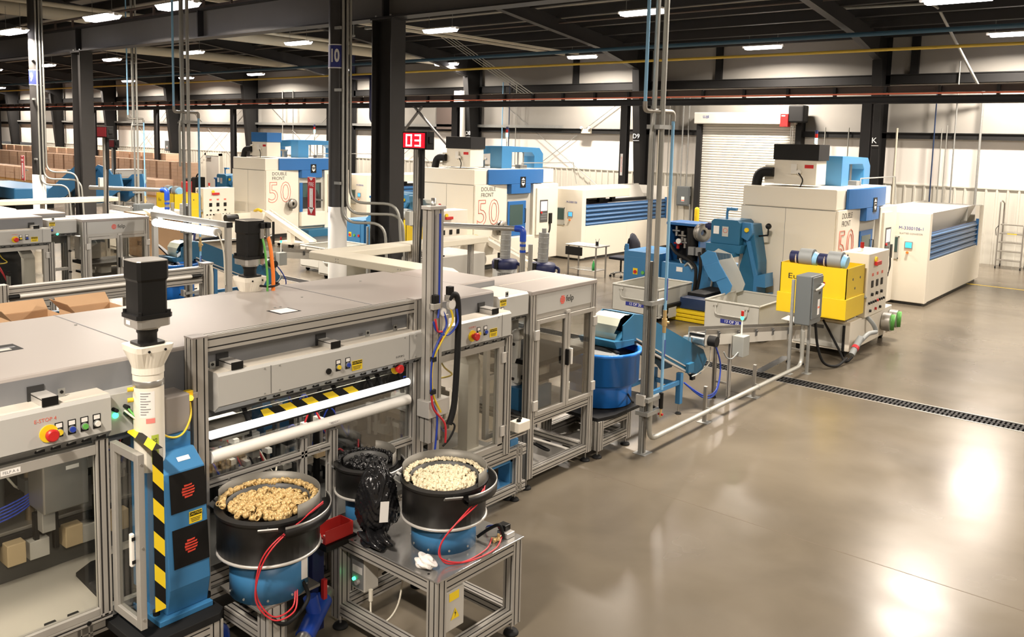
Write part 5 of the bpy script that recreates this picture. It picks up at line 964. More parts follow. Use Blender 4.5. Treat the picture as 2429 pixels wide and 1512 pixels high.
dl = bx('sliding_door', mc, 'fascia_blue', MX+.02, MX+.05, 17.86, 18.64, .85, 1.82, bevel=.01); bx('door_window', dl, 'mist_glass', MX+.05, MX+.055, 17.93, 18.50, 1.15, 1.72, bevel=0); MB().tube([(MX+.05, 18.58, 1.2), (MX+.09, 18.58, 1.2), (MX+.09, 18.58, 1.6), (MX+.05, 18.58, 1.6)], .012, 6).build('door_handle', 'black', dl)
bx('lower_tray', mc, 'cream', MX+.0, MX+.16, 17.84, 18.86, .35, .84, bevel=.02)
bx('operator_pillar', mc, 'cream', MX-.01, MX+.12, 18.87, 20.04, .12, 2.28, bevel=.015)
cp = bx('control_panel', mc, 'cream', MX+.12, MX+.17, 18.98, 19.54, .82, 2.16, bevel=.008); bx('panel_bezel', cp, 'darkgrey', MX+.17, MX+.18, 19.12, 19.48, 1.18, 1.82, bevel=0); bx('screen', cp, 'screen_grey', MX+.18, MX+.182, 19.15, 19.45, 1.50, 1.78, bevel=0)
for r in range(3):
    for c in range(5): bx('key_row', cp, 'midgrey', MX+.18, MX+.184, 19.16+.058*c, 19.20+.058*c, 1.25+.07*r, 1.30+.07*r, bevel=0)
MB().cyl((MX+.18, 19.17, 1.46), (MX+.21, 19.17, 1.46), .03, n=12).build('mushroom_button', 'red', cp)
MB().box(MX+.12, MX+.17, 19.60, 19.72, 1.12, 1.42).build('handset', 'black', mc); MB().tube([(MX+.15, 19.66, 1.12), (MX+.17, 19.62, .95), (MX+.15, 19.58, .8), (MX+.13, 19.62, .72)], .02, 6, smooth=5).build('handset_cord', 'black', mc); bx('vent_slot', mc, 'midgrey', MX+.12, MX+.122, 19.44, 19.54, 2.04, 2.16, bevel=0)
text('lettering', mc, 'DOUBLE\nFRONT', (MX+.0315, 16.75, 2.10), '+X', .155, 'text_black', .0005, align='LEFT')
for s_, y in (('5', 16.80), ('0', 17.29)): text('outline_digit', mc, s_, (MX+.032, y, 1.52), '+X', .98, 'text_red', 0, outline=.010, sx=.92)
# roof fittings: mist filter with elbow duct, blue gantry arch
fb = MB().box(MX-1.50, MX-.62, 17.0, 17.55, 2.74, 3.24).box(MX-1.72, MX-1.5, 17.05, 17.45, 2.76, 3.12).build('filter_box', 'cream', mc, .012); bx('filter_top', mc, 'steel_black', MX-1.52, MX-.58, 16.98, 17.57, 3.24, 3.56)
MB().bent([(MX-1.48, 16.95, 2.98), (MX-1.78, 16.9, 2.98), (MX-1.80, 16.85, 2.68)], .10, .22, 14).build('elbow_duct', 'rubber', mc)
bx('warning_label', mc, 'hazard_yellow', MX-1.62, MX-1.48, 17.045, 17.05, 2.96, 3.08, bevel=0); bx('red_badge', mc, 'red', MX-.86, MX-.68, 16.995, 17.0, 3.08, 3.15, bevel=0)
MB().box(MX-1.12, MX-1.0, 16.94, 17.0, 2.96, 3.16).cyl((MX-.95, 16.96, 3.0), (MX-.95, 16.92, 3.0), .05, n=10).build('pressure_switch', 'white', mc); MB().tube([(MX-.95, 16.92, 2.98), (MX-.85, 16.9, 2.85), (MX-.9, 16.92, 2.7)], .012, 6, smooth=5).build('cable', 'rubber', mc)
ar = MB(); gx = MX-.75
ar.box(gx-.22, gx+.22, 18.22, 18.66, 2.70, 3.33)
ar.prism(0, gx-.2, gx+.2, [(18.66, 3.33), (19.95, 3.30), (20.14, 3.12), (20.14, 2.70), (19.72, 2.70), (19.72, 3.05), (19.6, 3.16), (18.66, 3.16)])
ar.prism(1, 18.28, 18.52, [(gx-.22, 3.33), (gx-1.0, 3.30), (gx-1.14, 3.14), (gx-1.14, 2.70), (gx-.96, 2.70), (gx-.96, 3.06), (gx-.22, 3.12)])
ar.build('gantry_arch', 'arch_blue', mc, .01)
MB().cyl((gx-.5, 18.1, 2.95), (gx-.25, 18.1, 2.95), .03, n=8).box(gx-1.05, gx-.3, 18.06, 18.10, 2.92, 2.98).box(gx-.5, gx-.4, 18.05, 18.2, 2.7, 2.95).build('pneumatic_rod', 'steel', mc)
for y in (18.9, 19.2, 19.45): MB().cyl((gx, y, 2.72), (gx, y, 3.16), .022, n=8).build('guide_rod', 'steel', mc)
MB().tube([(gx+.4, 18.9, 2.72), (gx+.4, 18.9, 2.86), (gx+.4, 21.4, 2.86), (gx+.4, 21.6, 2.2)], .015, 6).build('roof_conduit', 'galv', mc); bx('roof_box', mc, 'midgrey', gx+.1, gx+.3, 18.95, 19.25, 2.70, 2.80)
MB().cyl((MX-1.7, 19.8, 2.7), (MX-1.7, 19.8, 3.45), .012, n=6).build('beacon_pole', 'galv', mc)
MB().cyl((MX-1.7, 19.8, 3.45), (MX-1.7, 19.8, 3.60), .035, n=12).build('beacon_base', 'white', mc); MB().cyl((MX-1.7, 19.8, 3.60), (MX-1.7, 19.8, 3.72), .034, n=12).build('beacon_lit', 'led_aqua', mc); MB().cyl((MX-1.7, 19.8, 3.72), (MX-1.7, 19.8, 3.82), .034, n=12).build('beacon_red', 'lamp_red', mc); MB().cyl((MX-1.7, 19.8, 3.82), (MX-1.7, 19.8, 3.90), .036, n=12).build('beacon_cap', 'deep_blue', mc)
hr = MB().lathe((0, 0, 0), [(.06, -.06), (.17, -.06), (.17, -.05), (.09, -.04), (.09, .04), (.17, .05), (.17, .06), (.06, .06)], 20); hr.tf(Matrix.Translation((MX+.18, 17.45, 1.16)) @ Matrix.Rotation(pi/2, 4, 'Y')); hr.build('hose_reel', 'steel_dull', mc); MB().lathe((0, 0, 0), [(.09, -.045), (.14, -.03), (.14, .03), (.09, .045)], 18).tf(Matrix.Translation((MX+.18, 17.45, 1.16)) @ Matrix.Rotation(pi/2, 4, 'Y')).build('coiled_hose', 'steel_black', mc); bx('reel_bracket', mc, 'steel_dull', MX+.03, MX+.18, 17.43, 17.47, .92, 1.15)
# ---- conveyor cabinet beside it
def cabinet(dx, lab, hooded):
    X = -4.92+dx; t = thing('conveyor_cabinet', lab, 'machine', (X-.8, 22.8, 0), 'long white conveyor cabinets')
    bx('plinth', t, 'darkgrey', X-1.2, X-.08, 20.5, 25.8, 0, .06)
    bx('end_panel', t, 'cream', X-1.5, X, 20.42, 20.62, .06, 2.10, bevel=.012); bx('front_panel', t, 'cream', X-.06, X, 20.62, 22.9, .08, 1.02, bevel=.006); bx('front_panel', t, 'cream', X-.06, X, 22.91, 25.85, .08, 1.02, bevel=.006)
    bx('rear_panel', t, 'white', X-1.5, X-1.42, 20.62, 25.85, .06, 2.10); bx('far_end_panel', t, 'white', X-1.42, X-.02, 25.75, 25.85, .06, 2.06); bx('far_post', t, 'cream', X-.10, X, 25.35, 25.85, 1.02, 2.06); bx('inner_floor', t, 'midgrey', X-1.42, X-.06, 20.62, 25.75, .9, .95)
    if hooded:
        bx('top_hood', t, 'cream', X-1.4, X, 20.62, 23.0, 1.84, 2.10, bevel=.01); MB().prism(1, 23.0, 25.35, [(X-1.42, 2.08), (X-1.1, 2.08), (X-.7, 1.35), (X-1.42, 1.35)]).build('sloped_guard', 'white', t); bx('inner_track', t, 'steel_black', X-.7, X-.5, 20.7, 25.2, 1.62, 1.72)
        for y in (21.2, 22.0, 22.7): bx('track_block', t, 'black', X-.5, X-.4, y-.1, y+.1, 1.66, 1.80)
    else:
        MB().prism(1, 20.62, 25.35, [(X-1.42, 2.08), (X-.1, 2.08), (X-.55, 1.02), (X-1.42, 1.02)]).build('sloped_guard', 'white', t); bx('guard_seam', t, 'bin_grey', X-.45, X-.11, 24.5, 24.52, 1.7, 2.085, bevel=0)
    sh = thing_part('slat_shutter', t)
    yE = 25.35
    for k in range(5):
        z = 1.02+k*.128; xo = 0 if hooded else -.0
        MB().prism(1, 20.66, yE, [(X-.05+xo, z), (X-.01+xo, z+.015), (X+.0+xo, z+.05), (X-.03+xo, z+.075), (X-.03+xo, z+.112), (X-.06+xo, z+.115)]).build('slat', 'slat_blue', sh)
    for y in (25.33,): MB().box(X-.06, X+.01, y-.02, y+.02, 1.0, 1.72).build('slat_guide', 'slat_blue', sh)
    MB().box(X-.08, X-.055, 20.66, 25.3, 1.02, 1.66).build('shutter_back', 'deep_blue', sh)
    # operator items on the near end panel (facing -y)
    y = 20.42
    bx('viewing_frame', t, 'bin_grey', X-.98, X-.62, y-.01, y, 1.02, 1.55, bevel=0); bx('viewing_window', t, 'mist_glass', X-.95, X-.65, y-.014, y-.01, 1.18, 1.52, bevel=0)
    for dx_, dz in ((-.97, 1.04), (-.63, 1.04), (-.97, 1.53), (-.63, 1.53)): MB().cyl((X+dx_, y-.01, dz), (X+dx_, y-.018, dz), .013, n=8).build('bolt', 'black', t)
    bx('panel_bezel', t, 'text_grey', X-.50, X-.33, y-.015, y, 1.28, 1.44, bevel=0); bx('screen', t, 'screen_cyan' if not hooded else 'screen_blue', X-.48, X-.35, y-.018, y-.015, 1.30, 1.42, bevel=0); MB().cyl((X-.43, y, 1.19), (X-.43, y-.04, 1.19), .028, n=10).build('stop_button', 'orange', t)
    return t
def thing_part(nm, t):
    o = bpy.data.objects.new(nm, None); COL.objects.link(o); o.parent = t; return o
cabR = cabinet(0, 'long white cabinet with blue slatted shutter and cyan screen at far right', False)
text('lettering', cabR, 'M-3300106-1', (-5.30, 20.417, 1.74), '-Y', .10, 'text_blue', .0005); text('lettering', cabR, 'SLATTED CONVEYOR', (-5.30, 20.417, 1.62), '-Y', .05, 'text_grey', .0005)
cabM = cabinet(-9.43, 'long white hooded cabinet with blue slatted shutter beside the middle machine', True)
text('lettering', cabM, 'M-3300106', (-14.73, 20.417, 1.72), '-Y', .085, 'text_blue', .0005)
cabL = dup(cabM, (-9.6, 0, 0), 'long white hooded cabinet with blue shutter behind the black column'); 
# ---- hydraulic unit
hu = thing('hydraulic_unit', 'blue hydraulic power unit with black filters behind the bin marked 12 OF 20', 'machine', (-9, 16.8, 0), 'blue hydraulic units')
bx('control_box', hu, 'blue', -10.32, -9.40, 16.4, 17.6, .12, 1.08, bevel=.01); bx('tank', hu, 'blue', -9.39, -8.0, 16.45, 17.6, .35, .92, bevel=.02); bx('door_panel', hu, 'blue', -10.22, -9.55, 16.385, 16.4, .25, .95, bevel=.004)
for x, m in ((-10.0, 'red'), (-9.8, 'green'), (-9.6, 'red')): MB().cyl((x, 16.385, .62), (x, 16.36, .62), .04, n=12).build('switch', m, hu)
bx('switch_plate', hu, 'hazard_yellow', -10.06, -9.94, 16.38, 16.384, .56, .70, bevel=0); bx('lifting_lug', hu, 'blue', -10.32, -10.24, 16.42, 16.46, 1.08, 1.22); bx('label', hu, 'paper', -9.0, -8.85, 16.44, 16.449, .74, .84, bevel=0)
MB().box(-9.35, -9.31, 16.6, 17.2, .92, 1.78).box(-8.58, -8.54, 16.6, 17.2, .92, 1.78).box(-9.35, -8.54, 16.55, 17.2, 1.74, 1.80).build('rack_hood', 'fascia_blue', hu, .006)
MB().cyl((-8.78, 16.7, .98), (-8.78, 16.7, 1.62), .12, n=16).cyl((-8.78, 16.7, 1.62), (-8.78, 16.7, 1.70), .13, n=16).build('filter_canister', 'black', hu); MB().box(-9.3, -8.6, 17.0, 17.05, .92, 1.74).build('rack_back', 'steel_black', hu)
for k, (x, z) in enumerate(((-9.2, 1.6), (-9.05, 1.5), (-9.15, 1.32), (-8.98, 1.35))):
    MB().cyl((x, 16.75, z-.12), (x, 16.75, z+.1), .035, n=10).cyl((x-.08, 16.72, z), (x+.1, 16.72, z), .022, n=8).build('valve', ('steel', 'steel_dull', 'red', 'steel')[k], hu)
MB().cyl((-9.08, 16.66, 1.38), (-9.08, 16.62, 1.38), .06, n=14).build('pressure_gauge', 'paper', hu)
for x in (-8.7, -8.52, -8.36): bx('terminal_box', hu, 'black' if x > -8.4 else 'midgrey', x-.07, x+.07, 16.5, 16.6, 1.12, 1.3)
for k, pts in enumerate(([(-9.25, 16.6, 1.3), (-9.0, 16.4, 1.15), (-8.6, 16.35, 1.0), (-8.45, 16.3, .8), (-8.5, 16.3, .2)], [(-8.5, 16.5, 1.2), (-8.4, 16.4, .9), (-8.42, 16.35, .5), (-8.48, 16.32, .15)], [(-8.35, 16.5, 1.15), (-8.2, 16.4, .9), (-8.15, 16.38, .7)], [(-9.0, 16.6, 1.0), (-8.85, 16.5, .86), (-8.7, 16.42, .95), (-8.56, 16.36, .85)])):
    MB().tube(pts, .035 if k < 3 else .03, 8, smooth=6).build('hydraulic_hose', 'rubber' if k < 3 else 'conduit', hu)
MB().cyl((-8.12, 16.42, .72), (-8.16, 16.4, .25), .025, n=8).build('white_hose', 'conduit', hu)
bx('base_skid', hu, 'dark_blue', -8.15, -7.3, 15.1, 16.4, .24, .46); bx('oil_pan', hu, 'rubber', -8.15, -7.75, 15.4, 16.4, .46, .52)
yp = thing('spill_pallet', 'yellow slatted spill pallet under the blue hydraulic unit', 'pallet', (-7.9, 15.5, 0))
for k in range(3): bx('pallet_board', yp, 'yellow', -8.42, -7.25, 14.98, 16.3, .008+k*.077, .074+k*.077, bevel=.012)
# ---- chip conveyor
cc = thing('chip_conveyor', 'teal chip conveyor tipping its grey chute into the bin marked 13 OF 20', 'conveyor', (-7.5, 16, 0), 'teal chip conveyors')
MB().prism(1, 15.8, 16.45, [(-7.90, 1.53), (-7.90, 1.97), (-7.84, 2.02), (-7.34, 2.02), (-7.28, 1.97), (-7.28, 1.53)]).build('head_housing', 'teal', cc, .008); MB().prism(1, 15.74, 16.45, [(-7.97, 1.36), (-7.97, 1.53), (-7.20, 1.53), (-7.24, 1.36)]).build('head_skirt', 'teal', cc, .006)
bx('data_plate', cc, 'paper', -7.84, -7.72, 15.79, 15.799, 1.72, 1.88, bevel=0); bx('warning_plate', cc, 'bin_grey', -7.65, -7.52, 15.79, 15.799, 1.68, 1.88, bevel=0); MB().lathe((0, 0, 0), [(.04, 0), (.05, 0), (.05, .003), (.04, .003)], 16).tf(Matrix.Translation((-7.585, 15.79, 1.80)) @ Matrix.Rotation(pi/2, 4, 'X')).build('prohibition_ring', 'text_red', cc)
nearp = [(-7.72, 1.34), (-7.58, 1.46), (-7.41, 1.44), (-7.31, 1.24), (-7.03, .84), (-7.06, .72), (-7.21, .60), (-7.36, .88), (-7.43, .86), (-7.53, .96), (-7.62, 1.10)]
MB().prism(1, 15.04, 15.06, nearp).build('chute_side', 'blue', cc)
MB().prism(1, 15.03, 15.04, [(-7.60, 1.16), (-7.33, 1.27), (-7.14, .99), (-7.36, .88), (-7.43, .86), (-7.53, .96)]).build('chute_patch', 'blue', cc, .003)
MB().prism(1, 15.5, 15.52, [(-7.72, 1.34), (-7.58, 1.46), (-7.30, 1.38), (-7.10, 1.06), (-6.98, .82), (-7.02, .68), (-7.21, .60), (-7.53, .96)]).build('chute_side', 'bin_grey', cc)
q = MB(); fl_ = [(-7.72, 1.34), (-7.62, 1.10), (-7.53, .96), (-7.36, .88), (-7.21, .60)]
for a_, c_ in zip(fl_, fl_[1:]): q.slab([(a_[0], 15.06, a_[1]), (c_[0], 15.06, c_[1]), (c_[0], 15.5, c_[1]), (a_[0], 15.5, a_[1])], (.012, 0, .006))
q.build('chute_floor', 'bin_grey', cc); MB().prism(1, 15.5, 15.9, [(-7.70, 1.38), (-7.3, 1.38), (-7.3, 1.30), (-7.66, 1.2)]).build('chute_throat', 'teal', cc)
MB().prism(1, 16.0, 16.42, [(-7.28, 1.95), (-7.10, 1.95), (-6.95, 1.2), (-6.93, .1), (-7.34, .1), (-7.34, 1.1), (-7.28, 1.3)]).build('riser_body', 'teal', cc, .01); MB().prism(1, 15.94, 16.0, [(-7.20, 1.62), (-7.12, 1.62), (-6.93, .9), (-6.93, .3), (-7.0, .3), (-7.0, .9)]).build('riser_flange', 'blue', cc); MB().prism(1, 15.9, 16.0, [(-7.28, 1.98), (-7.1, 1.98), (-7.06, 1.78), (-7.15, 1.62), (-7.28, 1.68)]).build('bearing_plate', 'blue', cc)
MB().cyl((-7.17, 15.9, 1.84), (-7.17, 15.86, 1.84), .045, n=12).build('bearing_cap', 'yellow', cc); MB().bent([(-7.66, 16.0, 2.0), (-7.66, 16.0, 2.2), (-7.56, 16.0, 2.24)], .026, .05, 8).box(-7.66, -7.46, 15.96, 16.06, 2.2, 2.25).build('lever_arm', 'blue', cc)
for z in (.95, .55, .35): MB().prism(1, 15.92, 16.3, [(-6.93, z), (-6.76+.06*(.95-z), z+.05), (-6.74+.06*(.95-z), z-.22), (-6.93, z-.22)]).build('mount_plate', 'blue', cc)
MB().cyl((-7.9, 16.1, 1.84), (-8.1, 16.1, 1.84), .09, n=14).cyl((-8.1, 16.1, 1.84), (-8.16, 16.1, 1.84), .055, n=12).build('drive_motor', 'deep_blue', cc)
MB().cyl((-7.1, 16.2, 1.7), (-6.86, 16.2, 1.74), .016, n=8).sphere((-6.86, 16.2, 1.92), .06).cyl((-6.86, 16.2, 1.74), (-6.86, 16.2, 1.9), .016, n=8).build('flood_lamp', 'black', cc); MB().lathe((0, 0, 0), [(.07, -.05), (.2, -.05), (.2, -.04), (.1, 0), (.2, .04), (.2, .05), (.07, .05)], 18).tf(Matrix.Translation((-8.5, 16.6, 1.62)) @ Matrix.Rotation(pi/2, 4, 'Y') @ Matrix.Rotation(.5, 4, 'X')).build('hose_reel', 'steel_dull', cc)
bx('machine_skirt', cc, 'blue', -7.4, -6.72, 15.92, 16.44, .02, .30)
# ---- chip bins
def chipbin(x, y, lab, mark):
    t = thing('chip_bin', lab, 'bin', (x, y, 0), 'grey steel chip bins'); x0, x1, y0, y1 = x, x+1.05, y, y+1.36
    q = MB(); z0, z1, k = .14, .66, .05
    for a, b2 in (((x0, y0), (x1, y0)), ((x1, y0), (x1, y1)), ((x1, y1), (x0, y1)), ((x0, y1), (x0, y0))):
        q.slab([(a[0], a[1], z0), (b2[0], b2[1], z0), (b2[0], b2[1], z1), (a[0], a[1], z1)], Vector((-(b2[1]-a[1]), (b2[0]-a[0]), 0)).normalized()*.008)
    q.box(x0, x1, y0, y1, z0, z0+.008); q.build('bin_shell', 'bin_grey', t)
    MB().tube([(x0, y0, z1), (x1, y0, z1)], .02, 8).tube([(x1, y0, z1), (x1, y1, z1)], .02, 8).tube([(x1, y1, z1), (x0, y1, z1)], .02, 8).tube([(x0, y1, z1), (x0, y0, z1)], .02, 8).build('rim', 'bin_grey', t)
    MB().bent([(x0+.22, y0-.02, .60), (x0+.22, y0-.04, .42), (x1-.22, y0-.04, .42), (x1-.22, y0-.02, .60)], .016, .08, 8).build('bail_handle', 'bin_grey', t)
    for xx in (x0+.22, x1-.22): bx('handle_lug', t, 'bin_grey', xx-.04, xx+.04, y0-.04, y0, .58, .63)
    MB().box(x1, x1+.10, y0+.1, y1-.05, .14, .165).box(x0-.02, x1+.02, y0+.02, y1-.02, .10, .14).build('base_lip', 'bin_grey', t)
    bx('number_plate', t, 'sign_blue', x0+.32, x0+.76, y0-.006, y0, .27, .345, bevel=0); text('lettering', t, mark, (x0+.54, y0-.0075, .307), '-Y', .075, 'sign_white', .0004)
    for xx in (x0+.12, x1-.12):
        for yy in (y0+.15, y1-.15): MB().cyl((xx-.025, yy, .052), (xx+.025, yy, .052), .052, n=12).box(xx-.035, xx+.035, yy-.03, yy+.03, .08, .12).build('caster', 'rubber', t)
    return t
b13 = chipbin(-7.17, 14.25, 'grey chip bin marked 13 OF 20 below the chute', '13 OF 20'); b12 = chipbin(-9.30, 14.4, 'grey chip bin marked 12 OF 20 behind the tall service pole', '12 OF 20')
dl2 = thing('bin_dolly', 'black dolly frame beside the bin marked 12 OF 20', 'dolly', (-8.1, 14.6, 0)); MB().box(-8.2, -8.12, 14.5, 15.7, .3, .36).box(-8.2, -8.14, 14.5, 14.58, 0, .32).box(-8.2, -8.14, 15.6, 15.68, 0, .32).build('dolly_frame', 'black', dl2); bx('side_plate', dl2, 'bin_grey', -8.125, -8.115, 14.6, 14.9, .1, .3)
# ---- wash cart with yellow hopper and cabinet 1
def cart(dx, dy, num, lab, grp='wash carts with control cabinets'):
    t = thing('wash_cart', lab, 'machine', (-5+dx, 15.2+dy, 0), grp); V = lambda *c: (c[0]+dx, c[1]+dx, c[2]+dy, c[3]+dy, c[4], c[5])
    bx('base_body', t, 'cream', *V(-5.6, -4.55, 14.3, 16.6, .12, .62), bevel=.012); bx('base_side', t, 'bin_grey', *V(-5.5, -4.62, 14.285, 14.3, .16, .58), bevel=0); bx('grille', t, 'darkgrey', *V(-5.2, -4.98, 14.28, 14.285, .46, .52), bevel=0)
    bx('bumper', t, 'steel_black', *V(-4.66, -4.62, 14.26, 14.285, .12, .56)); MB().prism(1, 14.35+dy, 14.9+dy, [(-5.5+dx, .62), (-4.62+dx, .62), (-4.72+dx, .74), (-5.4+dx, .74)]).build('hopper_seat', 'bin_grey', t)
    q = MB(); x0, x1, y0, y1 = -5.64+dx, -4.53+dx, 13.92+dy, 14.80+dy
    q.box(x0, x1, y0, y0+.012, 1.06, 1.56).box(x0, x1, y1-.012, y1, 1.06, 1.56).box(x0, x0+.012, y0, y1, 1.06, 1.56).box(x1-.012, x1, y0, y1, 1.06, 1.56).box(x0+.01, x1-.01, y0+.01, y1-.01, 1.06, 1.08); q.build('yellow_hopper', 'yellow', t)
    bx('hopper_base', t, 'yellow', x0-.03, x1+.02, y0-.03, y1, .72, 1.058, bevel=.006); text('maker_lettering', t, 'Eu', (x0+.22, y0-.002, 1.34), '-Y', .13, 'text_black', .0006, sx=1.35)
    for k in range(4): MB().cyl((x1, y0+.3+.12*k, 1.36-.16*(k % 3)), (x1+.004, y0+.3+.12*k, 1.36-.16*(k % 3)), .022, n=10).build('bolt_hole', 'darkgrey', t)
    for k in range(2):
        xx = x0+.25+k*.48; y = y0+.25
        MB().cyl((xx, y, 1.655), (xx+.22, y, 1.655), .145, n=20).build('rolled_sleeve', 'hose_grey', t); MB().cyl((xx+.22, y, 1.64), (xx+.29, y, 1.63), .125, .10, 16).build('sleeve_liner', 'pale_blue', t); MB().cyl((xx-.17, y, 1.64), (xx, y, 1.64), .105, n=16).build('blue_cuff', 'deep_blue', t); MB().lathe((0, 0, 0), [(.105, -.012), (.12, 0), (.105, .012)], 16).tf(Matrix.Translation((xx-.06, y, 1.62)) @ Matrix.Rotation(pi/2, 4, 'Y')).build('rope_tie', 'rope', t)
    cb = bx('control_cabinet', t, 'cream', *V(-4.98, -4.50, 14.9, 16.02, .62, 1.72), bevel=.012); text('cabinet_number', cb, num, (-4.86+dx, 14.897+dy, 1.60), '-Y', .21, 'text_black', .0006)
    bx('rating_plate', cb, 'paper', *V(-4.80, -4.60, 14.894, 14.9, 1.40, 1.52), bevel=0); text('ce_mark', cb, 'CE', (-4.66+dx, 14.892+dy, 1.48), '-Y', .04, 'text_black', .0004); bx('vent_grille', cb, 'white', *V(-4.78, -4.58, 14.89, 14.9, .68, .86), bevel=0)
    for k in range(6): bx('vent_slat', cb, 'midgrey', *V(-4.77, -4.59, 14.886, 14.89, .70+.027*k, .712+.027*k), bevel=0)
    X = -4.50+dx; D = 14.9+dy
    bx('switch_handle', cb, 'red', X, X+.05, D+.30, D+.55, 1.50, 1.57); MB().cyl((X, D+.34, 1.6), (X+.03, D+.34, 1.6), .05, n=12).build('switch_plate', 'hazard_yellow', cb)
    for k in range(3):
        y = D+.25+.26*k; bx('meter', cb, 'black', X, X+.01, y-.05, y+.05, 1.12, 1.24, bevel=0); bx('meter_label', cb, 'text_red', X, X+.005, y-.04, y+.04, 1.32, 1.37, bevel=0); MB().cyl((X, y, 1.0), (X+.03, y, 1.0), .03, n=10).build('selector', 'black', cb)
    for k in range(8): MB().cyl((X, D+.12+.115*k, .86), (X+.03, D+.12+.115*k, .86), .022, n=8).build('push_button', 'black' if k != 4 else 'red', cb)
    for y, m in ((D+.2, 'black'), (D+.5, 'red'), (D+.75, 'black')): MB().cyl((X, y, .72), (X+.03, y, .72), .025, n=8).build('selector', m, cb)
    MB().cyl((-4.74+dx, D+.35, 1.72), (-4.74+dx, D+.35, 1.78), .02, n=8).build('beacon_base', 'white', cb); MB().cyl((-4.74+dx, D+.35, 1.78), (-4.74+dx, D+.35, 1.88), .032, n=12).build('beacon', 'lamp_red', cb)
    for xx in (-5.45, -4.68):
        for yy in (14.45, 16.45): MB().cyl((xx+dx-.03, yy+dy, .06), (xx+dx+.03, yy+dy, .06), .06, n=14).box(xx+dx-.045, xx+dx+.045, yy+dy-.04, yy+dy+.04, .09, .13, 'steel').build('caster', 'rubber', t)
    for yy in (16.1, 16.5): MB().cyl((X-.04, yy+dy, .38), (X+.10, yy+dy, .38), .17, n=18, m='steel').lathe((X+.1, yy+dy, .38), [(.01, -.12), (.05, -.14), (.06, .14), (.01, .12)], 8, 'green').build('cam_coupling', 'steel', t)
    MB().bent([(-4.55+dx, 15.1+dy, .62), (-4.44+dx, 15.15+dy, .5), (-4.40+dx, 15.25+dy, .34), (-4.38+dx, 14.7+dy, .40), (-4.42+dx, 14.45+dy, .30)], .038, .18, 10).build('grey_hose', 'hose_grey', t)
    MB().cyl((-4.42+dx, 14.47+dy, .36), (-4.44+dx, 14.25+dy, .20), .055, n=14).cyl((-4.44+dx, 14.25+dy, .20), (-4.45+dx, 14.15+dy, .12), .05, n=14).build('plug_body', 'hose_grey', t); MB().cyl((-4.435+dx, 14.30+dy, .235), (-4.44+dx, 14.25+dy, .20), .06, n=14).build('red_collar', 'cable_red', t)
    MB().tube([(-5.0+dx, 14.3+dy, .6), (-4.7+dx, 14.2+dy, .2), (-4.5+dx, 14.0+dy, .03), (-4.42+dx, 14.1+dy, .1)], .02, 6, smooth=6).build('floor_cable', 'rubber', t); MB().tube([(-4.55+dx, 14.8+dy, 1.0), (-4.50+dx, 14.85+dy, .98), (-4.6+dx, 14.9+dy, 1.02)], .02, 6, smooth=4).build('loop_cable', 'hose_grey', t)
    return t
c1 = cart(0, 0, '1', 'white wash cart marked 1 with yellow hopper and two rolled sleeves')
c2 = cart(-10.2, -.15, '2', 'white wash cart with yellow hopper behind the black column'); c4 = cart(-20.6, -.3, '4', 'white wash cart marked 4 behind the line two hopper')
# ---- grey disconnect on strut posts
es = thing('disconnect_switch', 'tall grey electrical disconnect on two strut posts before the yellow hopper', 'switch box', (-4.75, 12.8, 0))
bx('enclosure', es, 'elec_grey', -4.90, -4.66, 12.72, 13.2, .79, 1.55, bevel=.012); bx('enclosure_lid', es, 'elec_grey', -4.66, -4.64, 12.76, 13.17, .88, 1.53, bevel=.008)
MB().bent([(-4.63, 12.86, 1.33), (-4.59, 12.86, 1.36), (-4.59, 13.06, 1.40), (-4.63, 13.08, 1.40)], .02, .03, 8).build('operating_handle', 'bin_grey', es); MB().cyl((-4.66, 13.2, 1.34), (-4.66, 13.26, 1.40), .02, n=8).build('handle_tip', 'red', es)
bx('warning_label', es, 'paper', -4.64, -4.637, 12.98, 13.06, .93, 1.17, bevel=0); bx('label_band', es, 'orange_red', -4.637, -4.636, 12.98, 13.06, 1.03, 1.06, bevel=0); bx('rating_plate', es, 'black', -4.64, -4.637, 13.0, 13.08, 1.25, 1.29, bevel=0)
for (x, y) in ((-4.92, 12.68), (-4.72, 12.91)): MB().box(x-.02, x+.02, y-.02, y+.02, 0, 1.48 if x < -4.8 else .8).box(x-.06, x+.06, y-.06, y+.06, 0, .008).build('strut_post', 'galv', es)
MB().cyl((-4.78, 12.80, .35), (-4.78, 12.80, .8), .03, n=10).build('conduit_stub', 'conduit', es); MB().tube([(-4.7, 13.1, .79), (-4.66, 13.15, .4), (-4.6, 13.3, .12), (-4.5, 13.6, .03), (-4.46, 13.95, .1)], .022, 8, smooth=6).build('power_cable', 'rubber', es)
single('fallen_strut', MB().slab([(-5.30, 12.40, .005), (-5.24, 12.44, .005), (-4.93, 12.62, .24), (-4.99, 12.58, .24)], (0, 0, .05)), 'midgrey', 'grey strut brace leaning by the foot of the disconnect posts', 'strut')
single('flat_tray', MB().slab([(-5.35, 13.35, .70), (-5.05, 13.35, .68), (-5.05, 13.65, .69), (-5.35, 13.65, .71)], (0, 0, .008)), 'paper', 'white sheet lying at the end of the belt conveyor', 'tray')
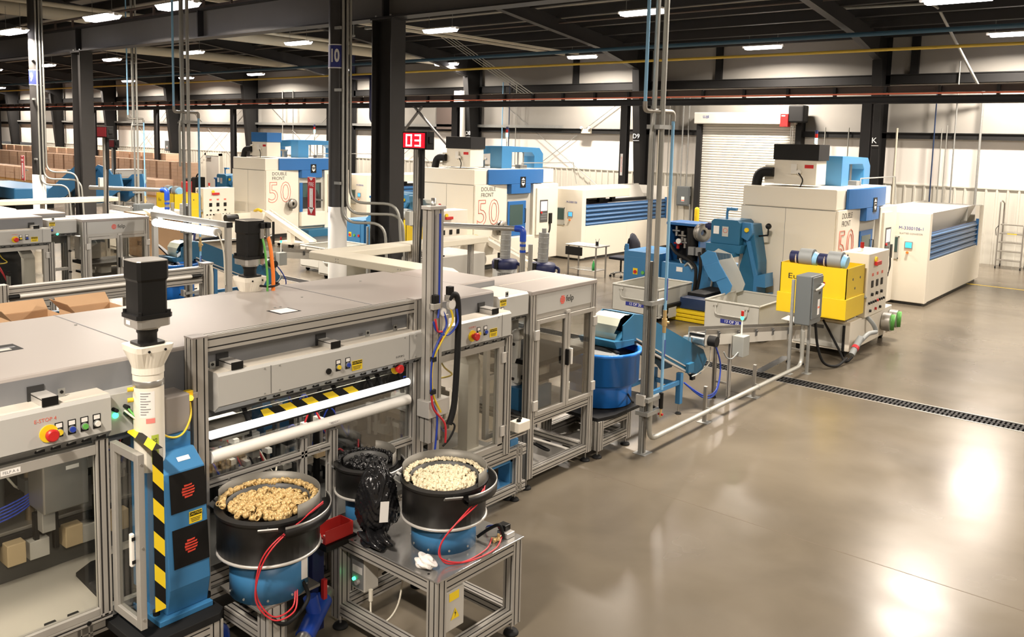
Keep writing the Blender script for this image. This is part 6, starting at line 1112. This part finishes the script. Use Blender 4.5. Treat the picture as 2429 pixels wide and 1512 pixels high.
# ---- copies for the two farther cells
m2 = dup(mc, (-9.43, 0, 0), 'white and blue machining centre in the middle with its blue door shut')
m3 = dup(mc, (-18.86, 0, 0), 'white and blue machining centre at left with open door and blue-topped filter')
for o in list(m3.children):
    if o.name.startswith('sliding_door'): 
        for q in list(o.children): bpy.data.objects.remove(q)
        bpy.data.objects.remove(o)
    elif o.name.startswith('filter_top'): o.data = o.data.copy(); o.data.materials[0] = MATS['fascia_blue']
X3 = MX-18.86
bx('doorway_shade', m3, 'dark_in', X3+.02, X3+.024, 17.9, 18.78, .95, 1.85, bevel=0); bx('open_door_edge', m3, 'fascia_blue', X3+.024, X3+.05, 17.86, 17.98, .85, 1.86); bx('lit_interior', m3, 'mist_glass', X3+.024, X3+.03, 18.0, 18.7, 1.35, 1.82, bevel=0); MB().lathe((X3+.12, 18.4, 1.1), [(.02, 0), (.15, .1), (.18, .3), (.1, .5), (.02, .55)], 12).build('chuck', 'steel_black', m3); bx('coolant_tank', m3, 'teal', X3+.02, X3+.5, 17.9, 19.2, 0, .25)  # dark plate paints the shade in the doorway, paler plate its lit inside
h2 = dup(hu, (-9.6, -.3, 0), 'blue hydraulic power unit seen behind the white column jacket'); k2 = dup(cc, (-9.6, -.3, 0), 'teal chip conveyor left of the black column'); h3 = dup(hu, (-20.4, 1.2, 0), 'blue hydraulic power unit farthest left, before the cartons'); k3 = dup(cc, (-20.4, 1.2, 0), 'teal chip conveyor farthest left, above the yellow hopper')
b3 = dup(b13, (-11.1, -.9, 0), 'grey chip bin half hidden left of the white column jacket'); b4 = dup(b13, (-9.75, -1.35, 0), 'grey chip bin half hidden right of the white column jacket')
for b in (b3, b4):
    for o in list(b.children):
        if o.name.startswith(('number_plate', 'lettering')): bpy.data.objects.remove(o)
dup(es, (-9.8, -.1, 0), 'grey electrical disconnect behind the cream cable channel'); dup(es, (-17.6, -1.7, 0), 'grey electrical disconnect behind the lit lamp frame')
# ---- white incline conveyor (left and middle cells)
def wconv(dx, dy, lab):
    t = thing('part_conveyor', lab, 'conveyor', (-24+dx, 17.1+dy, 0), 'white incline part conveyors'); a, b2 = Vector((-25.4+dx, 17.2+dy, 1.02)), Vector((-22.95+dx, 17.2+dy, .22))
    for s_ in (-.14, .14): MB().slab([a+Vector((0, s_, -.08)), b2+Vector((0, s_, -.08)), b2+Vector((0, s_, .06)), a+Vector((0, s_, .06))], (0, .012, 0)).build('side_plate', 'cream', t)
    MB().slab([a+Vector((0, -.13, 0)), b2+Vector((0, -.13, 0)), b2+Vector((0, .13, 0)), a+Vector((0, .13, 0))], (0, 0, .01)).build('belt', 'bin_grey', t)
    bx('stand_column', t, 'cream', -24.15+dx, -23.95+dx, 17.12+dy, 17.28+dy, .14, .60); bx('stand_base', t, 'cream', -24.5+dx, -23.6+dx, 16.9+dy, 17.5+dy, .10, .14)
    for x in (-24.4, -23.7):
        for y in (17.0, 17.4): MB().cyl((x+dx-.02, y+dy, .05), (x+dx+.02, y+dy, .05), .05, n=12).build('caster', 'rubber', t)
    q = bx('discharge_box', t, 'cream', -25.9+dx, -25.2+dx, 16.95+dy, 17.45+dy, .62, .98); MB().tube([(-25.4+dx, 17.05+dy, 1.02), (-25.55+dx, 17.0+dy, 1.06), (-25.8+dx, 17.05+dy, 1.0)], .05, 8, smooth=4).build('yellow_cover', 'yellow', t)
    t.location.z = 0; bx('support_leg', t, 'steel_black', -24.85+dx, -24.79+dx, 17.05+dy, 17.11+dy, 0, .72); return t
wconv(1.6, -1.15, 'white incline part conveyor on casters before the left machine'); wconv(11.2, -1.2, 'white incline part conveyor before the middle machine door')
wb_ = thing('wash_tank', 'white tank with open lid left of the white incline conveyor', 'tank', (-25.9, 16.3, 0))
WT = wb_; q = MB(); binwalls(q, -26.3, -25.2, 15.9, 17.0, .35, .9, .02, .9); q.build('tank_shell', 'cream', wb_); bx('pump_box', wb_, 'cream', -25.2, -24.7, 15.9, 16.9, .08, .62); MB().cyl((-24.95, 15.88, .78), (-24.95, 16.3, .78), .12, n=14).build('pump', 'black', wb_); MB().cyl((-24.7, 16.3, .35), (-24.6, 16.3, .35), .16, n=16).build('cam_coupling', 'steel', wb_)

WT.location = Vector(WT.location)+Vector((.5, -.9, 0))
# =================================================================== FARTHER LINES AND BACKGROUND
# line two and three repeat the near line
L2, L3 = (-9.3, -.3, 0), (-18.7, .3, 0)
am2 = dup(am, L2, 'long grey-hooded assembly machine of the second line, lit through its panels'); rc2 = dup(rc, (-9.2, -.3, 0), 'glazed robot cell with felp sign in the second line')
dr2 = dup(dr, L2, 'blue hopper drum of the second line, under the lit lamp frame'); ds2 = dup(ds, L2, 'aluminium stand under the blue drum of the second line'); q = MB().lathe((-14.75, 7.95, 0), [(.001, 1.12), (.45, 1.12), (.45, 1.14), (.001, 1.14)], 24, None, radians(60), radians(240), False); q.tf(Matrix.Translation((-14.75, 7.95, 1.12)) @ Matrix.Rotation(radians(150), 4, 'Z') @ Matrix.Rotation(radians(48), 4, 'X') @ Matrix.Rotation(radians(-150), 4, 'Z') @ Matrix.Translation((14.75, -7.95, -1.12))); q.build('raised_lid', 'midgrey', dr2); ic2 = dup(ic, L2, 'teal incline conveyor of the second line, right of the lit lamp frame'); fc2 = dup(fc, (-10.9, .2, 0), 'grey belt conveyor with green beacon behind the near hood')
sp2 = dup(sp, L2, 'tall steel strut pole with pale blue air line in the second line')
am3 = dup(am, L3, 'long grey-hooded assembly machine of the third line'); rc3 = dup(rc, (-26.9, 7.9, 0), 'distant glazed robot cell with green lamps before the cartons'); rc3.scale = (1, 2.3, 1); sp3 = dup(sp, (-19.2, 3.7, 0), 'slim pale strut pole standing before the distant robot cell')
for lab, pts in (('broad blue incline conveyor behind the black column at left', [(-33.2, .9), (-33.0, 1.25), (-30.6, 2.28), (-29.9, 2.2), (-29.5, 1.95), (-30.1, 1.75), (-31.6, 1.1)]), ('shorter blue incline conveyor left of the distant robot cell', [(-29.6, 1.1), (-29.5, 1.35), (-28.1, 2.05), (-27.4, 2.1), (-27.2, 1.6), (-27.6, 1.5), (-28.6, 1.1)])):
    t = thing('blue_conveyor', lab, 'conveyor', (pts[0][0]+2, 13.4, 0), 'distant blue incline conveyors')
    for y in (13.0, 13.75): MB().prism(1, y, y+.05, pts).build('side_plate', 'blue', t)
    MB().slab([(pts[1][0], 13.05, pts[1][1]-.12), (pts[2][0], 13.05, pts[2][1]-.12), (pts[2][0], 13.75, pts[2][1]-.12), (pts[1][0], 13.75, pts[1][1]-.12)], (0, 0, -.05)).build('belt', 'teal', t)
    for p in (pts[-1], pts[-2]):
        for y in (13.05, 13.7): bx('leg', t, 'alu', p[0]-.04, p[0]+.04, y-.03, y+.03, 0, p[1])
t = thing('blue_hopper', 'flat-topped pale blue hopper at the far left before the cartons', 'hopper', (-41, 14.8, 0)); bx('hopper_body', t, 'arch_blue', -45.5, -39.5, 14.2, 16.2, .45, .95, bevel=.05); bx('hopper_base', t, 'black', -45, -40, 14.4, 16, 0, .45)
lc2 = dup(lc, (-11.3, -1.2, .05), 'cream cable channel running above the second line hood')
# pole with silver extraction pipe (mid) and blue elbow
dv = thing('extraction_pipe', 'silver extraction pipe with blue elbow dropping behind the near hood', 'pipe', (-10.6, 13, 0))
MB().cyl((-12.9, 12.2, 1.72), (-10.72, 13.0, 1.75), .055, n=14).build('silver_pipe', 'steel', dv); MB().bent([(-10.74, 13.0, 1.75), (-10.58, 13.05, 1.75), (-10.58, 13.05, 1.5)], .065, .1, 14).build('blue_elbow', 'hose_blue', dv); MB().cyl((-10.58, 13.05, 0), (-10.58, 13.05, 1.5), .055, n=14).build('silver_pipe', 'steel', dv)
for z in (1.28, 1.40): MB().cyl((-10.58, 13.05, z), (-10.58, 13.05, z+.05), .062, n=14).build('blue_band', 'hose_blue', dv)
MB().cyl((-10.42, 13.1, 0), (-10.42, 13.1, 1.45), .045, n=12).build('silver_pipe', 'steel', dv)
dup(dv, (-9.6, -2.3, .3), 'silver extraction pipe with blue elbow above the second line')
# cabinets under the channel
def felpcab(x, y, lab, mark):
    t = thing('control_cabinet', lab, 'cabinet', (x, y, 0), 'low cream control cabinets'); bx('cabinet_body', t, 'greyface', x, x+1.35, y, y+1.7, .1, 1.22, bevel=.01); bx('white_front', t, 'white', x+.02, x+.98, y-.012, y, .2, 1.20, bevel=.004); bx('corner_post', t, 'alu', x+1.0, x+1.08, y-.02, y+.06, .1, 1.24)
    b = MB(); profile(b, 0, x-.1, x+1.3, y+.1, y+.2, 1.24, 1.36); b.build('profile_rail', 'alu_bright', t); bx('rail_cap', t, 'black', x+1.3, x+1.315, y+.1, y+.2, 1.24, 1.36, bevel=0); bx('rail_rod', t, 'steel_black', x+1.315, x+1.7, y+.14, y+.17, 1.30, 1.33)
    text('lettering', t, mark, (x+.42, y-.0135, 1.05), '-Y', .11, 'text_black', .0005); felpx = MB().box(x+.72, x+.76, y-.014, y-.012, 1.02, 1.06).build('logo_mark', 'logo_red', t); text('logo_lettering', t, 'felp CE', (x+.86, y-.0135, 1.04), '-Y', .05, 'text_black', .0005); bx('plinth', t, 'darkgrey', x+.1, x+1.25, y+.1, y+1.6, 0, .1); return t
felpcab(-12.75, 11.15, 'cream cabinet marked M-3300107-1 under the cable channel', 'M-3300107-1'); felpcab(-24.6, 11.3, 'cream cabinet with aluminium rail behind the second line hood', 'M-3300108-1')
bt = thing('blue_bottle', 'pale blue bottle clipped beside the cream cabinet', 'bottle', (-10.9, 11.6, 0)); MB().lathe((-11.2, 11.2, .95), [(.001, 0), (.08, 0), (.08, .16), (.03, .22), (.03, .26), (.001, .26)], 14).build('bottle_body', 'pale_blue', bt); bx('shelf', bt, 'steel_dull', -11.38, -11.1, 11.1, 11.3, .9, .95)
# number displays on slim poles
def display(x, y, lab, digits, zo=0):
    t = thing('number_display', lab, 'display', (x, y, 0), None)
    bx('display_case', t, 'black', x-.28, x+.28, y, y+.16, 3.32+zo, 3.60+zo, bevel=.008); bx('side_speaker', t, 'black', x+.28, x+.31, y+.03, y+.12, 3.42+zo, 3.52+zo)
    bx('red_panel', t, 'led_red' if digits else 'led_dim_red', x-.25, x+.23, y-.006, y, 3.345+zo, 3.575+zo, bevel=0)
    if digits:
        segs = {'0': 'abcdef', '3': 'abgcd'}
        for k, dch in enumerate(digits):
            cx_ = x-.12+.20*k; w_, h_ = .055, .082; zc = 3.46+zo
            R = dict(a=(-w_, w_, h_, h_), d=(-w_, w_, -h_, -h_), g=(-w_, w_, 0, 0), f=(-w_, -w_, 0, h_), e=(-w_, -w_, -h_, 0), b=(w_, w_, 0, h_), c=(w_, w_, -h_, 0))
            for s_ in segs[dch]:
                p = R[s_]; hw = .013; bx('digit_segment', t, 'led_digit', cx_+p[0]-hw, cx_+p[1]+hw, y-.010, y-.006, zc+p[2]-hw, zc+p[3]+hw, bevel=0)
    b = MB(); profile(b, 2, 0, 3.32+zo, x-.05, x+.05, y+.03, y+.11); b.build('display_pole', 'alu', t); bx('cable_duct', t, 'black', x+.07, x+.13, y+.05, y+.11, 2.55+zo, 3.32+zo); MB().tube([(x+.1, y+.08, 2.55+zo), (x+.12, y+.06, 2.3), (x+.10, y+.05, 1.6), (x+.09, y+.06, .6)], .02, 6, smooth=5).build('cable', 'rubber', t)
    bx('junction_box', t, 'bin_grey', x-.12, x-.02, y-.07, y+.02, 2.12+zo, 2.34+zo); bx('pole_foot', t, 'galv', x-.12, x+.12, y-.02, y+.16, 0, .012)
    return t
display(-9.78, 9.3, 'number display glowing red 03 on a slim pole', '03'); d2 = display(-21.1, 9.6, 'dark red number display beside the left black column', ''); d3 = display(-30.1, 14.0, 'small dark red number display above the distant robot cell', '', -.42)
for d_ in (d2,): 
    for o in d_.children:
        if o.name.startswith('red_panel'): o.data = o.data.copy(); o.data.materials[0] = MATS['led_dim_red']
# fire extinguisher signs on the round columns
def firesign(x, y, lab):
    t = thing('fire_sign', lab, 'sign', (x, y, 2.2)); bx('sign_board', t, 'cable_red', x-.11, x+.11, y-.004, y+.004, 2.02, 2.72, bevel=0)
    bx('sign_border', t, 'sign_white', x-.12, x+.12, y+.004, y+.008, 2.01, 2.73, bevel=0); text('lettering', t, 'FIRE', (x, y-.006, 2.59), '-Y', .11, 'sign_white', .0005, sx=.8); bx('arrow_stem', t, 'sign_white', x-.05, x+.05, y-.007, y-.005, 2.14, 2.52, bevel=0)
    MB().add([(x-.09, y-.007, 2.16), (x, y-.007, 2.04), (x+.09, y-.007, 2.16)], [(0, 1, 2)]).build('arrow_head', 'sign_white', t); MB().add([(x-.06, y-.007, 2.71), (x, y-.007, 2.66), (x+.06, y-.007, 2.71)], [(0, 1, 2)]).build('arrow_tail', 'sign_white', t)
    text('lettering', t, '\n'.join('EXTINGUISHER'), (x, y-.009, 2.335), '-Y', .032, 'text_red', .0005); MB().box(x+.08, x+.3, y+.01, y+.03, 2.3, 2.33).build('sign_bracket', 'galv', t); return t
firesign(-13.0, 9.75, 'red FIRE EXTINGUISHER sign with arrow beside column 10'); firesign(-26.42, 9.75, 'red arrow sign for an extinguisher on the farther round column at left')
# lit lamp frame over the second drum
lf = thing('lamp_frame', 'grey steel frame with a bright tube lamp over the second line drum', 'lamp', (-12.6, 7.1, 0))
for x in (-13.75, -11.52): MB().box(x-.04, x+.04, 7.06, 7.14, 0, 2.08).build('post', 'alu', lf, .003)
bx('top_bar', lf, 'alu', -13.8, -11.48, 7.05, 7.15, 2.08, 2.16); bx('bar_cap', lf, 'black', -11.48, -11.47, 7.05, 7.15, 2.08, 2.16, bevel=0)
MB().cyl((-13.6, 7.04, 1.99), (-11.75, 7.04, 1.99), .065, n=18).build('tube_lamp', 'tube_hot', lf)
for x in (-13.62, -11.73): MB().cyl((x-.03, 7.04, 1.99), (x+.03, 7.04, 1.99), .06, n=14).build('tube_end', 'white', lf)
MB().tube([(-11.7, 7.04, 1.99), (-11.6, 7.0, 1.95), (-11.53, 7.03, 1.7), (-11.52, 7.04, 1.2)], .012, 6, smooth=5).build('cable', 'cable_white', lf)
# low railing frame between the lines
rf = thing('guard_rail_frame', 'low aluminium rail frame standing behind the near grey hood', 'frame', (-11.1, 5, 0))
b = MB(); profile(b, 1, 3.0, 6.42, -11.16, -11.04, 1.50, 1.60); b.build('top_rail', 'alu_bright', rf); b = MB(); profile(b, 1, 3.0, 6.42, -11.14, -11.06, 1.36, 1.46); b.build('middle_rail', 'alu', rf); MB().cyl((-11.03, 3.9, 1.48), (-11.03, 6.35, 1.48), .022, n=10).build('light_tube', 'white', rf)
MB().cyl((-11.03, 3.86, 1.48), (-11.03, 3.98, 1.48), .03, n=10).cyl((-11.03, 6.22, 1.48), (-11.03, 6.36, 1.48), .03, n=10).build('tube_holder', 'black', rf)
for y in (3.8, 6.48): b = MB(); profile(b, 2, 0, 1.63, -11.17, -11.03, y-.07, y+.07); b.build('post', 'alu', rf)
for y in (4.72,): b = MB(); profile(b, 2, 0, 1.36, -11.14, -11.06, y-.04, y+.04); b.build('post', 'alu', rf)
bx('post_cap', rf, 'hood', -11.18, -11.02, 6.40, 6.56, 1.63, 1.65); MB().bent([(-11.0, 6.5, 1.62), (-10.97, 6.5, 1.5), (-10.97, 6.5, .6)], .02, .05, 8).build('cream_hose', 'pipe_cream', rf); bx('bracket_box', rf, 'greyface', -11.05, -10.9, 4.45, 4.62, 1.26, 1.36); b = MB(); profile(b, 1, 3.0, 4.7, -11.14, -11.06, 1.02, 1.1); b.build('lower_rail', 'alu', rf); bx('blue_beam', rf, 'teal', -11.3, -11.2, 3.0, 4.8, 1.1, 1.2); bx('blue_upright', rf, 'blue', -11.3, -11.2, 4.5, 4.6, 0, 1.1)
for k, y in enumerate((3.3, 3.8, 4.3, 4.95, 5.4, 5.9)): bx('drive_unit', rf, ('black', 'teal', 'darkgrey')[k % 3], -11.75, -11.4, y-.17, y+.17, .35, .95+.08*(k % 2)); MB().tube([(-11.4, y-.1, .9), (-11.2, y, 1.15), (-11.25, y+.2, .8), (-11.3, y+.25, .4)], .018, 6, smooth=5).build('cable_loop', 'rubber', rf)
def carton(x, y, z, sx, sy, sz, lab, flaps=True, lt=''):
    t = thing('open_carton', lab, 'box', (x, y, z)); q = MB(); binwalls(q, x, x+sx, y, y+sy, z, z+sz, .008, z+sz); q.build('carton_body', 'carton_light', t)
    if flaps:
        for (p, o) in (([(x, y, z+sz), (x, y+sy, z+sz), (x-.12, y+sy, z+sz+.1), (x-.12, y, z+sz+.1)], (0, 0, .006)), ([(x+sx, y, z+sz), (x+sx, y+sy, z+sz), (x+sx+.12, y+sy, z+sz-.02), (x+sx+.12, y, z+sz-.02)], (0, 0, .006)), ([(x, y, z+sz), (x+sx, y, z+sz), (x+sx, y-.1, z+sz+.12), (x, y-.1, z+sz+.12)], (0, 0, .006))): MB().slab(p, o).build('flap', 'carton_light', t)
    if lt: text('lettering', t, lt, (x+sx*.55, y-.002, z+sz*.35), '-Y', .13, 'text_black', .0005)
    return t
carton(-9.62, 3.25, 1.20, .42, .5, .36, 'open brown carton at the left edge, behind the near hood'); carton(-9.58, 3.85, 1.20, .45, .55, .36, 'open brown carton beside another behind the near hood'); 
ct = thing('carton_table', 'low rack holding two open cartons behind the near hood', 'rack', (-9.4, 3.9, 0)); bx('rack_top', ct, 'alu', -9.75, -8.95, 3.15, 4.6, 1.155, 1.195)
for (x, y) in ((-9.7, 3.25), (-9.0, 3.25), (-9.7, 4.55), (-9.0, 4.55)): bx('leg', ct, 'alu', x-.03, x+.03, y-.03, y+.03, 0, 1.155)
cs = carton(-18.6, 9.0, .75, .95, .8, .85, 'large open brown carton lined with plastic behind the second robot cell', True, 'BOX'); fm = crumple((-18.0, 9.4, 1.66), .45, .3, .16, 40, 20, 21, .35).build('plastic_liner', 'film', cs)
rk = thing('carton_rack', 'metal rack holding brown cartons behind the second robot cell', 'rack', (-18.2, 9.4, 0)); 
for z in (.2, .70): bx('rack_shelf', rk, 'alu', -18.8, -17.5, 8.9, 9.9, z, z+.04)
for (x, y) in ((-18.76, 8.94), (-17.54, 8.94), (-18.76, 9.86), (-17.54, 9.86)): bx('leg', rk, 'alu', x-.03, x+.03, y-.03, y+.03, 0, .74)
carton(-18.6, 9.1, .245, .8, .6, .3, 'low brown carton on the lower shelf of the metal rack', False)
# stacked carton loads
cm = MB().box(0, .68, 0, 1.0, 0, .40).box(.0, .68, -.001, 1.0, .19, .21, 'carton_light').build('carton', 'cardboard', None); cme = cm.data; bpy.data.objects.remove(cm)
wm = MB().box(-.02, 1.42, -.025, 1.05, .12, 1.74).build('shrink_wrap', 'wrap', None); wme = wm.data; bpy.data.objects.remove(wm); pmx = MB().box(0, 1.4, 0, 1.0, .09, .12).box(0, 1.4, 0, .1, 0, .09).box(0, 1.4, .45, .55, 0, .09).box(0, 1.4, .9, 1.0, 0, .09).build('pallet', 'wood', None); pme = pmx.data; bpy.data.objects.remove(pmx)
def load(x, y, tiers, lab, grp, wrap=True, z=0):
    t = thing('pallet_load', lab, 'pallet load', (x, y, z), grp)
    o = bpy.data.objects.new('pallet', pme); COL.objects.link(o); o.parent = t
    for k in range(tiers):
        for c in range(2):
            o = bpy.data.objects.new('carton', cme); COL.objects.link(o); o.parent = t; o.location = (.01+c*.70+random.uniform(-.005, .005), random.uniform(-.008, .008), .12+k*.405)
    if wrap:
        o = bpy.data.objects.new('shrink_wrap', wme); COL.objects.link(o); o.parent = t; o.scale.z = (.12+tiers*.405+.02)/1.74
    return t
ORD = 'first second third fourth fifth sixth seventh eighth ninth tenth eleventh twelfth thirteenth fourteenth fifteenth sixteenth seventeenth eighteenth nineteenth twentieth twenty-first twenty-second twenty-third twenty-fourth'.split()
for k in range(23): load(-47.5-1.62*k, 25.6, 4, '%s shrink-wrapped carton load from the doorway in the middle row' % ORD[k], 'front row of wrapped carton loads')
for k in range(20): load(-52.5-1.62*k, 27.2, 5, '%s unwrapped carton load from the doorway in the row against the wall' % ORD[k], 'rear row of carton loads', False)
for k in range(15): load(-45.0-1.62*k-(3 if k > 1 else 0), 22.6, 2, '%s low wrapped carton load from the doorway, nearest the machines' % ORD[k], 'low row of wrapped carton loads')
# floor scrubber by the doorway
sc = thing('floor_scrubber', 'red floor scrubber parked by the far doorway', 'cleaner', (-43.5, 24.5, 0)); bx('red_tank', sc, 'red', -43.9, -42.9, 24.2, 24.9, .15, .85, bevel=.08); bx('black_lid', sc, 'black', -43.8, -43.2, 24.25, 24.85, .85, 1.0, bevel=.04); MB().bent([(-43.0, 24.5, .8), (-42.7, 24.5, 1.25), (-42.5, 24.5, 1.3)], .04, .1, 8).build('handle_bar', 'black', sc); bx('battery_box', sc, 'black', -42.85, -42.5, 24.25, 24.85, .2, 1.1, bevel=.03)
for y in (24.22, 24.88): MB().cyl((-43.4, y-.03, .14), (-43.4, y+.03, .14), .14, n=14).build('wheel', 'rubber', sc)
# ---- bench, chair, tanks, ladder
be = thing('steel_bench', 'narrow stainless bench with papers beside the middle cabinet', 'table', (-12.55, 18.2, 0))
bx('bench_top', be, 'steel', -13.05, -12.05, 17.85, 18.45, .82, .85); bx('lower_shelf', be, 'steel', -12.98, -12.12, 17.92, 18.38, .2, .22)
for (x, y) in ((-12.98, 17.92), (-12.12, 17.92), (-12.98, 18.38), (-12.12, 18.38)): MB().cyl((x, y, 0), (x, y, .82), .022, n=10).build('leg', 'steel_dull', be)
bx('drawer_bag', be, 'black', -13.0, -12.5, 17.80, 17.86, .58, .80)
for k, (x, y) in enumerate(((-12.9, 18.1), (-12.65, 18.2), (-12.4, 18.05))): single('paper_sheet', MB().box(x-.1, x+.1, y-.13, y+.13, .851, .853+.004*k), 'paper', ['white paper sheet at the left end of the steel bench', 'white paper sheet in the middle of the steel bench', 'white paper sheet beside the pen pot on the steel bench'][k], 'paper', 'papers on the bench')
pp_ = single('pen_pot', MB().cyl((-12.25, 18.15, .851), (-12.25, 18.15, .95), .04, n=12).cyl((-12.24, 18.15, .9), (-12.20, 18.18, 1.03), .005, n=5).cyl((-12.26, 18.15, .9), (-12.28, 18.12, 1.02), .005, n=5), 'black', 'black pen pot with pens on the steel bench', 'pot')
sb_ = thing('soda_bottle', 'green plastic bottle on the lower shelf of the bench', 'bottle', (-12.2, 18.0, .22)); MB().lathe((-12.25, 18.02, .22), [(.001, 0), (.04, 0), (.042, .14), (.015, .22), (.015, .25), (.001, .25)], 12).build('bottle_body', 'bottle_green', sb_); MB().cyl((-12.25, 18.02, .47), (-12.25, 18.02, .49), .017, n=10).build('bottle_cap', 'white', sb_)
ch = thing('office_chair', 'black swivel chair with a jacket over its back by the bench', 'chair', (-11.95, 18.85, 0))
for k in range(5):
    a = 2*pi*k/5+.3; x, y = -11.95+.28*cos(a), 18.85+.28*sin(a)
    MB().tube([(-11.95, 18.85, .12), (x, y, .08)], .018, 6).build('chair_base_arm', 'steel', ch); MB().cyl((x-.02, y, .03), (x+.02, y, .03), .03, n=10).build('caster', 'black', ch)
MB().cyl((-11.95, 18.85, .1), (-11.95, 18.85, .46), .025, n=10).build('gas_column', 'black', ch); bx('seat', ch, 'cloth_navy', -12.2, -11.72, 18.62, 19.08, .46, .54, bevel=.03)
MB().slab([(-11.74, 18.64, .62), (-11.74, 19.06, .62), (-11.64, 19.04, 1.06), (-11.64, 18.66, 1.06)], (.05, 0, .01)).build('backrest', 'cloth_navy', ch, .02); j = crumple((-11.6, 18.84, .72), .11, .29, .40, 30, 24, 31, .14, .05); j.build('jacket', 'cloth_navy', ch)
def tank(x, y, lab):
    t = thing('suction_tank', lab, 'tank', (x, y, 0), 'grey suction tanks'); MB().lathe((x, y, 0), [(.001, .02), (.26, .02), (.27, .05), (.27, .60), (.001, .60)], 28).build('tank_body', 'trash_grey', t); MB().lathe((x, y, 0), [(.28, .58), (.29, .62), (.29, .70), (.26, .74), (.12, .76), (.001, .76)], 28).build('tank_lid', 'deep_blue', t)
    for k in range(16): MB().box(x+.268, x+.274, y-.15+.02*k, y-.14+.02*k, .38, .52).tf(Matrix.Translation((x, y, 0)) @ Matrix.Rotation(radians(-50), 4, 'Z') @ Matrix.Translation((-x, -y, 0))).build('vent_slat', 'darkgrey', t)
    MB().cyl((x, y, .76), (x+.02, y, 1.30), .115, n=18).cyl((x+.02, y, 1.30), (x+.02, y, 1.38), .05, n=12).build('filter_sleeve', 'galv', t)
    for k in range(5): MB().lathe((x+.004*k, y, .80+.1*k), [(.116, 0), (.12, .012), (.116, .024)], 18).build('sleeve_rib', 'galv', t)
    MB().bent([(x+.27, y+.1, .68), (x+.36, y+.12, .66), (x+.34, y+.1, .45)], .03, .06, 8).build('lid_handle', 'deep_blue', t); t.scale.z = 1.18; bx('lid_latch', t, 'black', x-.05, x+.05, y-.31, y-.26, .58, .76); return t
tank(-12.05, 14.25, 'grey suction tank with navy lid behind the near hood, farther left'); tank(-11.15, 14.45, 'grey suction tank with navy lid behind the near hood, beside the bench'); tank(-22.0, 12.2, 'grey suction tank with navy lid behind the lit lamp frame')
ld = thing('rolling_ladder', 'grey rolling step ladder at the right edge by the back wall', 'ladder', (-4.8, 29.2, 0))
for x in (-5.08, -4.42):
    MB().bent([(x, 28.95, .02), (x, 29.0, 1.3), (x, 29.02, 2.04), (x, 29.25, 2.04), (x, 29.62, 1.95), (x, 29.66, .02)] if x < -4.8 else [(x, 28.95, .02), (x, 29.0, 1.36), (x, 29.6, 1.36), (x, 29.66, .02)], .02, .06, 8).build('side_rail', 'steel_dull', ld)
for k in range(5): z = .28+.265*k; y = 28.93+.05*k; bx('step', ld, 'steel_dull', -5.06, -4.44, y, y+.22, z-.03, z); bx('step_nosing', ld, 'yellow' if k == 3 else 'steel_dull', -4.85, -4.6, y-.004, y, z-.03, z, bevel=0)
for x in (-5.08, -4.42):
    for y in (28.95, 29.66): MB().cyl((x-.015, y, .045), (x+.015, y, .045), .045, n=12).build('caster', 'rubber', ld)
MB().bent([(-5.08, 28.97, 1.3), (-5.14, 28.9, 1.2), (-5.12, 28.95, 1.0)], .01, .05, 6).build('safety_chain', 'black', ld)
# =================================================================== loose pieces become parts of their own
import bmesh
KEEP = ('lettering', 'logo', 'print', 'grate', 'crest', 'outline', 'grid_', 'cabinet_number', 'maker', 'ce_mark', 'tooling', 'steel', 'hazard', 'floor', 'rack_', 'brass', 'loose')
def split_islands():
    users = {}
    for o in list(S.objects):
        if o.type == 'MESH' and o.get('kind') != 'stuff' and not o.name.startswith(KEEP): users.setdefault(o.data.name, []).append(o)
    for dn, obs in users.items():
        me = bpy.data.meshes[dn]; nv = len(me.vertices)
        if nv < 16 or nv > 4000: continue
        par = list(range(nv))
        def find(a):
            while par[a] != a: par[a] = par[par[a]]; a = par[a]
            return a
        for p in me.polygons:
            a = find(p.vertices[0])
            for v in p.vertices: par[find(v)] = a
        isl = {}
        for i, v in enumerate(me.vertices):
            r = find(i); c = v.co
            b = isl.get(r)
            if b is None: isl[r] = [c.x, c.y, c.z, c.x, c.y, c.z, [r]]
            else:
                b[0] = min(b[0], c.x); b[1] = min(b[1], c.y); b[2] = min(b[2], c.z); b[3] = max(b[3], c.x); b[4] = max(b[4], c.y); b[5] = max(b[5], c.z)
        L = list(isl.values())
        if len(L) < 2: continue
        m = .004; ch = True
        while ch:
            ch = False
            for i in range(len(L)):
                for j in range(i+1, len(L)):
                    a, b = L[i], L[j]
                    if all(a[k]-m <= b[k+3] and b[k]-m <= a[k+3] for k in range(3)):
                        L[i] = [min(a[k], b[k]) for k in range(3)]+[max(a[k+3], b[k+3]) for k in range(3)]+[a[6]+b[6]]; L.pop(j); ch = True; break
                if ch: break
        if len(L) < 2 or len(L) > 14: continue
        new = []
        for b in L:
            roots = set(b[6]); bm = bmesh.new(); bm.from_mesh(me); bm.verts.ensure_lookup_table()
            bmesh.ops.delete(bm, geom=[v for v in bm.verts if find(v.index) not in roots], context='VERTS')
            n = bpy.data.meshes.new(dn.split('.')[0]); bm.to_mesh(n); bm.free()
            for mt in me.materials: n.materials.append(mt)
            new.append(n)
        for o in obs:
            top = o.parent is None
            if top and o.get('category'): 
                root = bpy.data.objects.new(o.name.split('.')[0], None); COL.objects.link(root); root.location = o.location
                for k in ('label', 'category', 'group', 'kind'):
                    if k in o: root[k] = o[k]; del o[k]
                nm = root.name; o.name = 'segment'; root.name = nm.split('.')[0]; o.parent = root; o.location = (0, 0, 0)
            o.data = new[0]
            for n in new[1:]:
                c = o.copy(); c.data = n; COL.objects.link(c)
split_islands()
